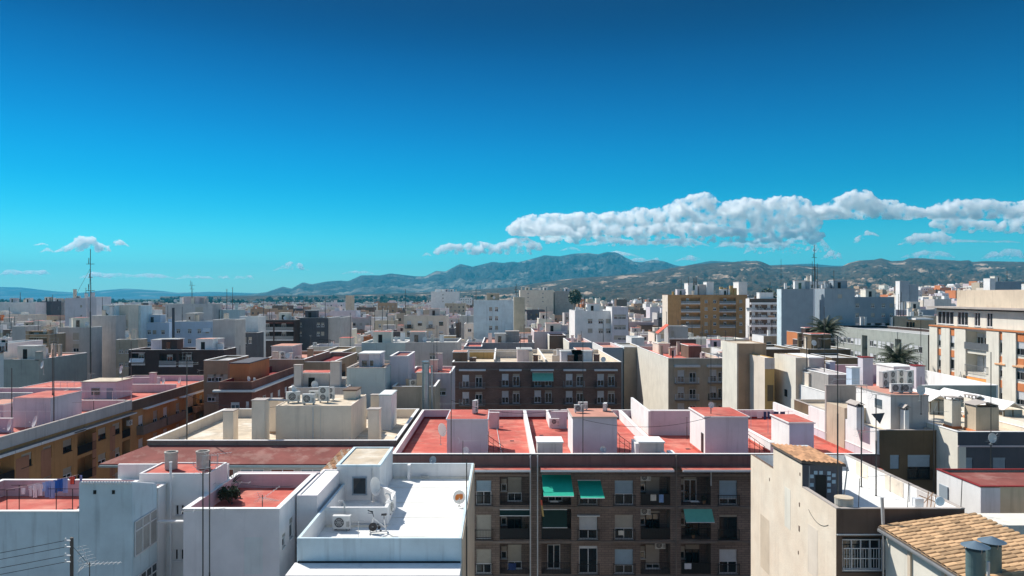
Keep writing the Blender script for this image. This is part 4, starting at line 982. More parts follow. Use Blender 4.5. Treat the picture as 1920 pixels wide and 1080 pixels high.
# ================================================================ house with the big plain party wall (right)
zr = 22.0
H = Bld('terrace_house', 'house with a tall plain sandy side wall and a white sun roof', 17.2, 23.8, 38, 51.0, 23.0, 'brown', 'white_roof', .95, .2, None, inner='white', left='party')
u0, z0 = H.pix('F', 1581, 1070); u1, z1 = H.pix('F', 1677, 1013)
H.holes['F'].append((u0-.05, u1+.05, z0-.1, z1+.2, .35))
H.finish()
H.holes['F'] = []
o = H.win('F', u0, u0+1.98, z0, z1, 0, 'frame', panes=4, depth=.3, near=True, hole=False)
b = MB(); y = 37.95
for i in range(15): x = 17.2+u0+.02+i*1.94/14; b.bar((x, y, z0), (x, y, z1-.4), .014, 0, 5)
for z in (z0+.02, z0+.62, z1-.42): b.box(17.2+u0, 17.2+u0+1.98, y-.02, y+.02, z, z+.04)
b.build('window_grille', [M['frame']], H.root)
b = MB(); b.box(17.2+u0+2.02, 17.2+u1, 38.1, 38.16, z0, z1); b.bar((17.2+u1-.28, 38.09, z1-.25), (17.2+u1-.28, 38.05, z1-.25), .09, 0, 12); b.build('window_panel', [M['frame']], H.root)
b = MB(); b.box(17.22, 22.0, 37.93, 37.998, Z(1003, 38), Z(1001, 38)); b.build('ledge', [M['coping_w']], H.root)
b = MB(); b.box(17.21, 17.42, 38.0, 42.3, 23.002, 23.06); b.box(23.6, 23.82, 38.0, 51, 23.002, 23.06); b.box(17.42, 23.6, 37.98, 38.2, 23.002, 23.04); b.build('coping', [M['coping_g']], H.root)
# utility hut with tiled lean-to roof
U = MB(); U.box(17.204, 19.5, 42.3, 46.8, zr, 24.3, 0); U.m[-1] = 1; uo = U.build('utility_hut', [M['slate'], M['party']], H.root)
def slope(u, v): return Vector((17.1+u*2.55, 42.15+v*4.75, 24.52-.2*u+.0*v))
b = MB(); b.poly([slope(0, 0), slope(1, 0), slope(1, 1), slope(0, 1)], (0, 0, -.12)); ro = b.build('roof', [M['wood']], uo)
for iy in range(11):
    for ix in range(9):
        p = slope((ix+.02)/9, iy/11); t = MB(); dx, dy, h = 2.55/9*.96, 4.75/11*1.08, .05
        z = p.z+.01+.03*R.random(); sl_ = -.02
        t.quad((p.x, p.y, z), (p.x+dx/2, p.y, z+h), (p.x+dx/2, p.y+dy, z+h+.02), (p.x, p.y+dy, z+.02)); t.quad((p.x+dx/2, p.y, z+h), (p.x+dx, p.y, z+sl_), (p.x+dx, p.y+dy, z+sl_+.02), (p.x+dx/2, p.y+dy, z+h+.02)); t.tri((p.x, p.y, z), (p.x+dx, p.y, z+sl_), (p.x+dx/2, p.y, z+h))
        t.build('tile', [M['tile_o']], ro)
for (px, py) in ((1529, 886), (1539, 886), (1554, 887), (1522, 893), (1554, 897), (1563, 891), (1563, 903), (1554, 909), (1554, 920), (1522, 909)):
    x, z = X(px, 42.3), Z(py, 42.3); b = MB(); b.box(x-.1, x+.1, 42.26, 42.298, z-.1, z+.1); b.build('wall_tile', [M['shut_l']], uo)
b = MB(); b.box(X(1529, 42.3), X(1549, 42.3), 42.27, 42.297, zr, Z(891, 42.3)); b.build('door', [M['void']], uo)
b = MB(); b.bar((X(1577, 43), 42.2, 24.2), (X(1580, 42), 42, zr), .04, 0, 6); b.build('pipe', [M['iron_g']], uo); b = MB(); b.bar((X(1517, 42), 42, 22.3), (X(1519, 42), 42.1, 24.25), .03, 0, 6); b.build('pipe', [M['iron_g']], uo)
ac_unit(19.1, 48.2, 23.3, 'air conditioner on brackets behind the tiled utility hut', 0, 0, 1.1)
t = thing('water_tank', 'round cement water tank on the parapet corner of the sandy house', 'water tank', (X(1583, 38.6), 38.6, zr)); b = MB()
b.bar((X(1583, 38.7), 38.75, zr), (X(1583, 38.7), 38.75, 23.35), .42, 0, 20, .46); b.build('tank', [M['tank']], t); b = MB(); b.bar((X(1583, 38.7), 38.75, 23.352), (X(1583, 38.7), 38.75, 23.42), .47, 0, 20); b.build('lid', [M['cream_roof']], t)
# holes and marks on the party wall
for (px, py, s) in ((1499, 946, .12), (1498.6, 991, .16), (1497, 1036, .1), (1443, 899, .1), (1500, 889, .09)):
    D = DX(px, 17.2); z = Z(py, D); b = MB(); b.box(17.185, 17.199, D-s/2, D+s/2, z-s, z+s); b.build('wall_patch', [M['brown']], H.root)
# right parapet is patched inside: plaster patches
for (D0, D1, m) in ((43.4, 45.5, 'cream'), (40.4, 42.0, 'light_grey'), (47.6, 49.2, 'party')):
    b = MB(); b.box(23.58, 23.599, D0, D1, zr+.1, 22.97); b.build('wall_patch', [M[m]], H.root)
# gear in the far right corner: coil frame, bicycle like rods, mirror, post
t = thing('drying_rack', 'rusty metal rack leaning at the right parapet of the white sun roof', 'rack', (23.0, 39.6, zr)); b = MB()
for k in range(3): b.bar((22.6+.2*k, 39.4, zr), (22.8+.2*k, 39.5, 23.5-.1*k), .025, 0, 5)
b.bar((22.3, 39.5, 23.3), (23.3, 39.5, 22.9), .025, 0, 5); b.bar((22.4, 39.3, 22.9), (23.2, 39.7, 23.4), .02, 0, 5); b.build('frame', [M['tile_o']], t)
t = thing('mirror', 'round mirror propped in the corner of the white sun roof', 'mirror', (23.1, 38.9, zr+.9)); b = MB(); b.bar((23.05, 38.9, 23.15), (23.05, 38.85, 23.15), .24, 0, 18); b.build('glass', [M['shut_l']], t)
for (px, py0, D, lb) in ((1608, 955, 38.7, 'short dark post at the front parapet near the water tank'), (1700, 955, 38.4, 'dark post at the front parapet left of the white vent box'), (1800, 955, 38.2, 'dark post at the right front corner of the white sun roof')):
    top = {1608: 897, 1700: 905, 1800: 898}[px]; t = thing('post', lb, 'post', (X(px, D), D, zr)); b = MB(); b.bar((X(px, D), D, zr), (X(px+4, D), D, Z(top, D)), .02, 0, 5); b.build('post', [M['iron']], t)
b = MB(); b.box(X(1712, 38.8), X(1728, 38.8), 38.6, 38.9, 22.9, 23.35); props(b.build('vent_box', [M['frame']]), 'small white box on the front parapet of the white sun roof', 'box')
antenna(X(1570.5, 41.5), 41.5, zr, Z(560+70, 41.5)-zr-.0, 'tallest of the masts beside the tiled utility hut', 1, .3, .03, aerials=[(.985, 1, .3), (.97, 3, 1.), (.75, 0, .1)])
antenna(X(1615, 46), 46, zr, Z(725, 46)-zr, 'middle mast with grid aerial above the white sun roof', 2, .2, .03, aerials=[(1, 2, .3), (.55, 0, .3)])
antenna(X(1642.5, 44), 44, zr, Z(740, 44)-zr, 'mast with a yagi aerial right of the white party wall', 0, 0, .03, aerials=[(1, 0, .2), (.2, 1, .3)])
# ================================================================ tiled roof at lower right
IX0, IX1, ID0, ID1 = 19.2, 23.75, 27.0, 37.3
I = Bld('tiled_house', 'cream house with a shallow roof of sandy clay tiles', IX0+.12, IX1, ID0, ID1-.1, 22.15, 'pale_cream', 'brown', 0, .2)
u0 = ID1-.1-33.2; I.win('L', u0, u0+1.25, 19.6, 21.4, .45, 'iron', 'shut_w', near=True); I.finish()
b = MB()
for D in (34.9, 32.2): b.box(IX0+.02, IX0+.118, D-.12, D+.12, 17, 22.1)
b.build('pilaster', [M['beige_worn']], I.root)
def rf(u, v): return Vector((IX0-.15+u*(IX1-IX0+.2), ID0+v*(ID1-ID0+.1), 22.30+.62*u))
b = MB(); b.poly([rf(0, 0), rf(1, 0), rf(1, 1), rf(0, 1)], (0, 0, -.14)); ro = b.build('roof', [M['wood']], I.root)
b = MB(); b.box(IX0-.25, IX0-.152, ID0, ID1, 22.10, 22.2); b.box(IX0-.23, IX0-.19, ID0, ID1, 22.2, 22.24); b.build('gutter', [M['alu']], I.root)
NX, NY = 11, 27
tv = []
for var in range(5):
    t = MB(); rr = random.Random(var); dx, dy = (IX1-IX0+.2)/NX*1.12, (ID1-ID0+.1)/NY*.93; n = 4; h = .085
    zc = rr.uniform(0, .02)
    rows = []
    for k in range(n+1):
        a = math.pi*k/n; yy = dy/2-dy/2*math.cos(a); zz = h*math.sin(a)+zc
        rows.append(((0, yy, zz), (dx, yy*.9+.02, zz+.62*dx/(IX1-IX0+.2)+.035)))
    for k in range(n): t.quad(rows[k][0], rows[k][1], rows[k+1][1], rows[k+1][0])
    t.v.append((0, dy/2, zc)); c_ = len(t.v)-1
    t.quad((0, 0, zc), (0, 0, -.02), (0, dy, -.02), (0, dy, zc))
    tv.append(t.mesh('tile', [M['tile']]))
for ix in range(NX):
    for iy in range(NY):
        p = rf(ix/NX, iy/NY); o = bpy.data.objects.new('tile', R.choice(tv)); C.objects.link(o); o.parent = ro
        o.location = (p.x+R.uniform(-.02, .02), p.y+R.uniform(-.012, .012), p.z+.006+R.uniform(0, .018)); o.rotation_euler = (0, 0, R.uniform(-.03, .03))
        q_ = OFF[ro.name]; o.location = (o.location[0]-q_[0], o.location[1]-q_[1], o.location[2]-q_[2])
b = MB(); b.bar((IX0+.1, ID1+.05, 21), (IX0+.08, ID1+.05, Z(985, 37.2)), .05, 0, 8); b.bar((IX0+.08, ID1+.05, Z(985, 37.2)), (IX0+.02, ID1+.05, Z(934, 37.2)), .085, 0, 8); props(b.build('vent_pipe', [M['pvc']]), 'grey round pipe standing at the far corner of the clay tiled roof', 'pipe')
b = MB(); b.bar((IX0-.1, ID1-.3, 15), (IX0-.1, ID1-.3, 22.1), .05, 0, 8); b.build('downpipe', [M['alu']], I.root)
for (px, top, D, lb) in ((1829, 1022, 29.6, 'grey-green metal flue with a conical cap, the nearer of the pair'), (1860, 1013, 30.6, 'grey-green metal flue with a conical cap, the farther of the pair')):
    x = X(px, D); zt = Z(top+8, D); t = thing('flue', lb, 'flue', (x, D, 22.3), 'flues on the clay tiled roof')
    b = MB(); n = 24
    for k in range(9): b.bar((x, D, 22.0+k*.2), (x, D, 22.2+k*.2 if 22.2+k*.2 < zt else zt), .345-(.006 if k % 2 else 0), 0, n)  if 22.0+k*.2 < zt else None
    b.build('pipe', [M['vent_g']], t); b = MB(); b.bar((x, D, zt+.14), (x, D, zt+.34), .52, 0, n, .03); b.build('cap', [M['duct']], t)
    b = MB()
    for a in range(3): b.bar((x+.3*math.cos(a*2.1+.5), D+.3*math.sin(a*2.1+.5), zt-.2), (x+.42*math.cos(a*2.1+.5), D+.42*math.sin(a*2.1+.5), zt+.16), .015, 0, 4)
    b.build('bracket', [M['alu']], t)
b = MB(); b.bar((X(1853, 29), 29, 22.3), (X(1853, 29), 29, Z(1053, 29)), .06, 0, 8); props(b.build('vent_pipe', [M['pvc']]), 'thin white pipe standing in front of the two capped flues', 'pipe')
# ================================================================ red roofed white house behind it
J = Bld('white_house', 'white house with a dark red flat roof at the right edge', 27.2, 36, 42, 46.2, 23.1, 'beige', 'dull_red', .12, .14, 'dark_red', left='white')
u0, z0 = J.pix('L', 1765.5, 922); u1, z1 = J.pix('L', 1780, 938)
J.holes['L'] = []; J.finish()
b = MB(); b.box(27.2+.0, X(1875, 41.97), 41.95, 41.998, 10, 23.05); b.build('pilaster', [M['lilac']], J.root)
b = MB(); b.box(27.13, 27.198, 45.0, 45.85, 20.6, 22.3); b.build('door', [M['grey_blue']], J.root)
b = MB(); b.box(X(1872, 36), 34, 36, 38, 10, Z(985, 36)); props(b.build('garden_wall', [M['pale_cream']]), 'low cream wall at the right edge behind the clay tiled roof', 'wall')
antenna(X(1892, 41), 41.2, 20, Z(965, 41)-20, 'short bent aerial post at the right edge by the beige wall', 1, .2, .03)
# ================================================================ brown and slate blocks at right, with roof gear
K = Bld('apartment_building', 'dark brown block with a sandy roof terrace and one shuttered window in view', 33.25, 38.2, 65, 84, 22.1, 'olive', 'cream_roof', .35, .2, 'coping_g', inner='cream')
for (a, c, d, e, fr_, nr) in ((1702, 1744, 898, 853, .5, 1), (1669, 1686, 880, 853, .98, 1)):
    u0, z0 = K.pix('F', a, d); u1, z1 = K.pix('F', c, e); K.win('F', u0, u1, z0, z1, fr_, 'iron', 'shut_l', near=True, panes=2)
for (a, c, d, e) in ((1702, 1744, 1000, 955),):
    u0, z0 = K.pix('F', a, d); u1, z1 = K.pix('F', c, e); K.win('F', u0, u1, z0, z1, .5, 'iron', 'shut_l', near=True)
K.rail('F', X(1700, 65)-33.25, X(1746, 65)-33.25, Z(898, 65)-.05, .9, .2, .18)
K.finish()
K2 = Bld('apartment_building', 'slate grey block with white piers and a sandy roof terrace', 38.25, 45.4, 62, 84, 22.5, 'slate', 'cream_roof', .45, .2, 'coping_w', inner='cream', left='pale_cream')  # pale left side is painted-in sunlight on the grey block
for (a, c, d, e) in ((1798, 1824, 890, 858), (1862, 1886, 890, 858), (1798, 1824, 990, 950), (1862, 1886, 990, 950)):
    u0, z0 = K2.pix('F', a, d); u1, z1 = K2.pix('F', c, e); K2.win('F', u0, u1, z0, z1, .97, 'alu', 'grey_blue', near=True)
K2.ledge('F', 0, 7.1, Z(838, 62), Z(835, 62), .1, 'pink', 'band'); K2.finish()
b = MB(); b.box(38.3, 38.9, 61.93, 61.998, 0, Z(836, 62)); b.build('pilaster', [M['pale_cream']], K2.root)
K3 = Bld('white_house', 'pale wall of the block at the far right edge', 45.5, 52, 60, 80, 22.9, 'pale_cream', 'cream_roof', .4, .2); K3.finish()
kz = 21.75
def khut(px0, px1, py, D, d, mat, roof, z0=kz, left=None, **kw): return hut(K, X(px0, D), X(px1, D), D, D+d, z0, Z(py, D), mat, roof, left=left, **kw)
kh = khut(1670, 1741, 743, 66.5, 6.5, 'light_grey', 'salmon_roof', left='white', slabm='coping_g', over=.05)  # grey front and white left side paint shade and sun on one box
b = MB(); x = X(1670, 66.5); b.box(x-.03, x-.002, 68.0, 69.3, Z(767, 68), Z(750, 68)); b.build('window', [M['glass_b']], kh)
chimney(K, X(1692, 66), X(1700, 66), 65.6, 66.4, kz, Z(768, 66), 'white', 'coping_g', None, 'gable')
# upper wall behind the hut
wallseg(K, X(1549, 75), X(1627, 75), 75, 75.3, 16, Z(723, 75), 'grey', 'parapet', 'coping_g')
wallseg(K, X(1549, 75), X(1627, 72), 71, 74.9, 16, Z(762, 72), 'beige', 'terrace_block')
for (px, py, D, k, lb) in ((1660, 730, 71, 1, 'tall double air conditioner leftmost in the cluster on the salmon roof'), (1674, 733, 72, 1, 'tall air conditioner second in the cluster on the salmon roof'), (1690, 728, 73, 1, 'tall air conditioner in the middle of the cluster on the salmon roof'), (1706, 731, 72, 1, 'tall air conditioner rightmost in the cluster on the salmon roof'),
                       (1676, 738, 67.5, 0, 'low air conditioner in front left of the cluster on the salmon roof'), (1695, 736, 67.5, 0, 'low air conditioner in front right of the cluster on the salmon roof')):
    ac_unit(X(px-5, D), D, Z(743, 66.5)+.12, lb, k, .5 if k else 0, 1.15)
dish(X(1726, 66), 66, Z(752, 66), .42, .1, 'round white satellite dish on the corner of the grey stair hut', .15, 1.0)
antenna(X(1727, 66.2), 66.2, Z(778, 66), 3.4, 'thin rod with the round dish on the grey stair hut', 1, 0, .02, aerials=[])
b = MB(); D = 65.7
b.poly([(X(1634, D), D, Z(776, D)), (X(1659, D), D, Z(774, D)), (X(1650, D), D, Z(795, D))], (0, .03, 0)); props(b.build('sun_sail', [M['slate']]), 'small dark triangular sail hanging on the white hut wall', 'sail')
def gchim(B, px0, px1, py, D, d, st, m='pale_cream', z=None, foot='orange', left=None):
    return chimney(B, X(px0, D), X(px1, D), D, D+d, z or kz, Z(py, D), m, 'coping_g', foot, st)
gchim(K, 1606, 1620, 764, 67, 1.8, 'gable', 'white', foot=None); gchim(K2, 1785, 1802, 752, 66, 1.2, 'legs', z=22.05); gchim(K2, 1822, 1832, 748, 71, 1.2, 'legs', z=22.05); gchim(K2, 1830, 1873, 764, 64, 1.6, 'gable', 'beige', z=22.05)
# white ridged canopies at the back of the terrace, on green panel walls
for i, (a, c) in enumerate(((1742, 1778), (1779, 1815), (1816, 1852), (1880, 1918))):
    D = 74 if i < 3 else 70; x0, x1 = X(a, D), X(c, D); xm = (x0+x1)/2; z0, z1 = Z(752 if i < 3 else 768, D), Z(740 if i < 3 else 753, D)
    t = thing('canopy', ('leftmost', 'second', 'third', 'rightmost')[i]+' of the white ridged canopies on the sandy terrace', 'canopy', (xm, D, 22.05), 'white ridged canopies')
    b = MB(); b.poly([(x0-.1, D-.3, z0), (xm, D-.3, z1), (x1+.1, D-.3, z0), (xm, D-.3, z1-.12)], (0, 6, 0)); b.build('roof', [M['coping_w']], t)
    b = MB(); b.box(x0+.05, x1-.05, D, D+.1, 22.05, z0-.02); b.build('wall', [M['grey_green']], t); b = MB(); b.box(xm-.04, xm+.04, D-.05, D-.003, 22.05, z0-.02); b.box(x0+.05, x0+.15, D-.05, D-.003, 22.05, z0-.02); b.build('post', [M['olive']], t)
# long grey-green wall behind the canopies
wallseg(K2, X(1731, 80), X(1868, 80), 80, 80.3, 10, Z(723, 80), 'grey_green', 'parapet', 'coping_w')
antenna(X(1858, 55), 55, 16, Z(660, 55)-16+0.0, 'tall mast in front of the slate grey block, with a dish halfway', 1, .1, .03, aerials=[(.52, 3, .5)])
dish(X(1860, 54.8), 54.8, Z(826, 54.8)-.3, .34, .1, 'dish clamped on the mast before the slate grey block', .1, .5)
antenna(X(1751, 63), 63, 16, Z(770, 63)-16, 'mast with a yagi aerial at the joint of brown and slate blocks', 0, .05, .035, aerials=[(.99, 0, 0), (1., 3, .8)])
antenna(X(1726.5, 90), 90, 16, Z(600, 90)-16, 'very tall thin mast above the lilac roof terrace', 1, 0, .035, aerials=[])
antenna(X(1545.5, 92), 92, 16, Z(575, 92)-16, 'very tall thin mast with a ball above the cream towers', 1, 0, .035, aerials=[])
antenna(X(1512.5, 94), 94, 16, Z(632, 94)-16, 'dark mast with long crossbars by the cream tower', 1, 0, .05, aerials=[(.99, 1, 0), (.97, 1, .3), (.7, 0, .1)])
antenna(X(1857, 100), 100, 16, Z(640, 100)-16, 'tall thin mast before the orange panelled apartment block', 1, 0, .035, aerials=[(.98, 3, 2.6)])
antenna(X(1333, 100), 100, 16, Z(600, 100)-16, 'very tall thin mast between cream facade and slab', 1, 0, .035, aerials=[])

# ================================================================ street facade at left, in shade
def right_px(x, px): return DX(px, x)
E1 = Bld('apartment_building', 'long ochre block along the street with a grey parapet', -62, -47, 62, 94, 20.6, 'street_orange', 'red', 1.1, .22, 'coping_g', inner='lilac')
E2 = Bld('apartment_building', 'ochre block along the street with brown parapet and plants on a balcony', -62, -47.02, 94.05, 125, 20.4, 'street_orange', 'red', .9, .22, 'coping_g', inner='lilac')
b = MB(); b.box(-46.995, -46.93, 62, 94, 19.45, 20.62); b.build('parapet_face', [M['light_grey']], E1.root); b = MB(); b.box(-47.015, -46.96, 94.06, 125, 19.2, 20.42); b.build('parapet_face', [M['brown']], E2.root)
b = MB(); b.box(-46.995, -46.35, 62, 94, 19.0, 19.12); b.build('eave', [M['slab']], E1.root)
b = MB()
D = 62.5
while D < 80: b.box(-46.345, -46.27, D, D+3.9, 18.9, 19.16); D += 4.0
b.box(-46.345, -46.27, 80.2, 94, 18.95, 19.1); b.build('awning_box', [M['frame']], E1.root)
b = MB(); b.box(-47.015, -46.4, 97, 106, 19.0, 19.12); b.box(-47.015, -46.3, 108, 125, 18.95, 19.1); b.build('eave', [M['coping_w']], E2.root)
for B, feats in ((E1, [('L', 0, 27), ('w', 40, 60), ('s', 81, 97), ('w', 118, 135), ('L', 145, 180), ('w', 184, 199), ('w', 211, 225), ('L', 229, 244)]), (E2, [('B', 256, 300), ('B', 303, 341), ('L', 350, 368), ('w', 374, 380), ('w', 388, 393)])):
    for k, p0, p1 in feats:
        Da, Db = DX(p0, B.x1) if p0 > 0 else 62.3, DX(p1, B.x1); a, c = Da-B.y0, Db-B.y0; a = max(a, .2); c = min(c, B.y1-B.y0-.2)
        for j in range(6):
            z = 16.1-3.02*j
            if k in 'ws': B.win('R', a, c, z+.9, z+2.25, .95 if k == 's' or (j+p0) % 3 == 0 else .55, 'iron' if j % 2 == 0 else 'frame', 'shut_b', near=True, depth=.2)
            elif k == 'L':
                B.holes['R'].append((a, c, z+.05, z+2.7, 1.3)); B.win('R', a+.3, a+1.5, z+.08, z+2.2, .4, 'alu', 'shut_b', depth=1.3, hole=False); B.rail('R', a+.02, c-.02, z+.05, 1.0, .03, 0, 'iron', True)
            else:
                B.win('R', a+.5, a+1.7, z+.05, z+2.2, .5, 'frame', 'shut_w'); B.win('R', c-2, c-.8, z+.05, z+2.2, .5, 'frame', 'shut_b'); B.balcony('R', a, c, z, .9, 'slab', wallrail=True, h=1.0)
    B.finish()
for j in range(6):
    for (D0, D1) in ((71.6, 73.6), (75.5, 77.2), (85.0, 85.8), (88.8, 90)):
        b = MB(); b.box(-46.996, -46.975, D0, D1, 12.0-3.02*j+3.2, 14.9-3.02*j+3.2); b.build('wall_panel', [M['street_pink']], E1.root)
E1.wall_ac('R', 32.0-1.4, 18.0-.4, .05)
b = MB(); rr = random.Random(4)
for i in range(9): pot(-46.5, 112.5+i*.95, 16.15, rr.uniform(2.4, 5.5), ('large', 'bushy', 'tall', 'low', 'spiky', 'leafy', 'dense', 'small', 'drooping')[i]+' plant on the planted street balcony of the ochre block', 'plants on the street balcony')
# terraces of the left blocks
ez = 19.5
def ewall(x0px, x1px, D, top, mat='pink', cap='coping_w', B=E1):
    wallseg(B, X(x0px, D), min(X(x1px, D), -47.25), D, D+.2, ez, Z(top, D), mat, 'dividing_wall', cap)
ewall(-60, 23, 78, 785, 'lilac'); ewall(118, 245, 92.7, 751); 
def eh(B, p0, p1, py, D, d, m, rf_, **kw): return hut(B, X(p0, D), X(p1, D), D, D+d, kw.pop('z0', ez), Z(py, D), m, rf_, **kw)
eh1 = eh(E1, 24, 95, 748, 81, 6, 'lilac', 'red', slabm='pink', over=.05); panel(eh1, X(69, 81), X(85, 81), 81, ez, Z(757, 81), 'lilac', 'door', .04)
eh(E1, -40, 6, 760, 84, 4, 'lilac', 'salmon_roof')
E2b = Bld('apartment_building', 'white terrace block with the lilac roof hut holding a window and a door', -76, -47.5, 99, 125.0, 19.4, 'pink', 'red', .05, .2); E2b.root.location.x -= 0
E2b.finish()
eh2 = eh(E2, 153, 218, 717, 103, 4.5, 'lilac', 'cream_roof', slabm='coping_g', over=.1)
g = panel(eh2, X(172, 103), X(187, 103), 103, Z(740, 103), Z(728, 103), 'glass', 'window', .03, 'grey_blue'); panel(eh2, X(200, 103), X(212, 103), 103, ez, Z(728, 103), 'grey_blue', 'door', .04)
for (p0, p1, D, top, B, m) in ((-30, 152, 106, 728, E2, 'lilac'), (236, 330, 110, 721, E2, 'pink'), (130, 152, 104, 735, E2, 'pink'), (-30, 60, 97, 737, E2, 'lilac')):
    ewall(p0, p1, D, top, m, 'coping_w', B)
for (p0, p1, py, D, n) in ((106, 246, 733.5, 97, 'long'), (0, 95, 771, 80.5, 'near'), (100, 152, 717, 112, 'far')):
    t = thing('railing', n+' thin metal railing on the lilac walled terraces at left', 'railing', (X(p0, D), D, ez), 'railings on the lilac terraces'); b = MB(); z = Z(py, D); x0, x1 = X(p0, D), min(X(p1, D), -47.4); b.bar((x0, D, z), (x1, D, z), .03, 0, 4)
    for i in range(5): b.bar((x0+(x1-x0)*i/4, D, ez-.5), (x0+(x1-x0)*i/4, D, z), .03, 0, 4)
    b.build('rail', [M['white_rail']], t)
for (px, D, top, lb, a) in ((22, 79, 690, 'tall mast left of the lilac hut with closed door', []), (101, 80, 640, 'very tall dark mast with a rounded aerial over the lilac terraces', [(1, 2, .3)]), (98.5, 83, 655, 'second very tall mast beside the rounded aerial', []), (229, 105, 690, 'thin mast right of the hut with a window', [(.99, 1, 1.)]), (171, 110, 660, 'thin mast behind the hut with a window', []), (246, 120, 640, 'tall mast above the lilac terraces near the dark brown band', [])):
    antenna(X(px, D), D, 17, Z(top, D)-17, lb, 0, 0, .045, aerials=a)
dish(X(80, 121), 121, 21, .6, -.72, 'white satellite dish edge on above the grey side wall at left', .2, 1.6); dish(X(66, 76.5), 76.5, 20.2, .55, -.72, 'white satellite dish edge on by the street parapet', .3, .7); dish(X(19, 74), 74, 20.0, .55, -.72, 'white satellite dish edge on near the left edge', .2, .7)
dish(X(228, 118), 118, 20.5, .6, -.72, 'white satellite dish edge on behind the blue hut', .2, 1.6); dish(X(307, 118), 118, 19.5, .5, -.72, 'small dish on the salmon terrace at the street corner', .2, .8); dish(X(337, 119), 119, 19.5, .5, -.72, 'farther small dish on the salmon terrace at the street corner', .2, .8)
t = thing('clothes_line', 'short washing line with dark clothes beside the lilac hut', 'clothes line', (-48.5, 83, ez)); b = MB(); b.bar((X(92, 84), 84, 21.6), (-47.4, 86, 21.6), .012, 0, 3); b.bar((X(92, 84), 84, ez), (X(92, 84), 84, 21.7), .03, 0, 4); b.bar((-47.4, 86, ez), (-47.4, 86, 21.7), .03, 0, 4); b.build('post', [M['iron']], t)

b = MB()
for yy in (43.2, 46.0, 48.7): b.box(17.45, 23.55, yy, yy+.03, zr-.003, zr+.008)
b.build('roof_joint', [M['light_grey']], H.root)
for (D0, z0, z1, w_, m) in ((40.2, 18.5, 21.2, 1.3, 'cream'), (44.0, 20.0, 22.4, .9, 'pale_cream'), (47.5, 16.0, 19.5, 1.6, 'beige_worn')):
    b = MB(); b.box(17.192, 17.198, D0, D0+w_, z0, z1); b.build('render_patch', [M[m]], H.root)
cable((17.19, 38.9, 21.9), (17.19, 41.4, 22.0), .35, 'loose cable looping on the sandy side wall', .012)

ewall(-40, 90, 88.5, 760, 'lilac'); ewall(60, 150, 99, 741, 'lilac', 'coping_w', E2); ewall(246, 300, 118, 708, 'lilac', 'coping_w', E2)
for (px, D, top, lb) in ((60, 90, 742, 'near'), (205, 108, 712, 'middle'), (280, 116, 700, 'far')): chimney(E1 if D < 94 else E2, X(px, D), X(px, D)+.8, D, D+.8, ez, Z(top, D), 'lilac', 'coping_g')
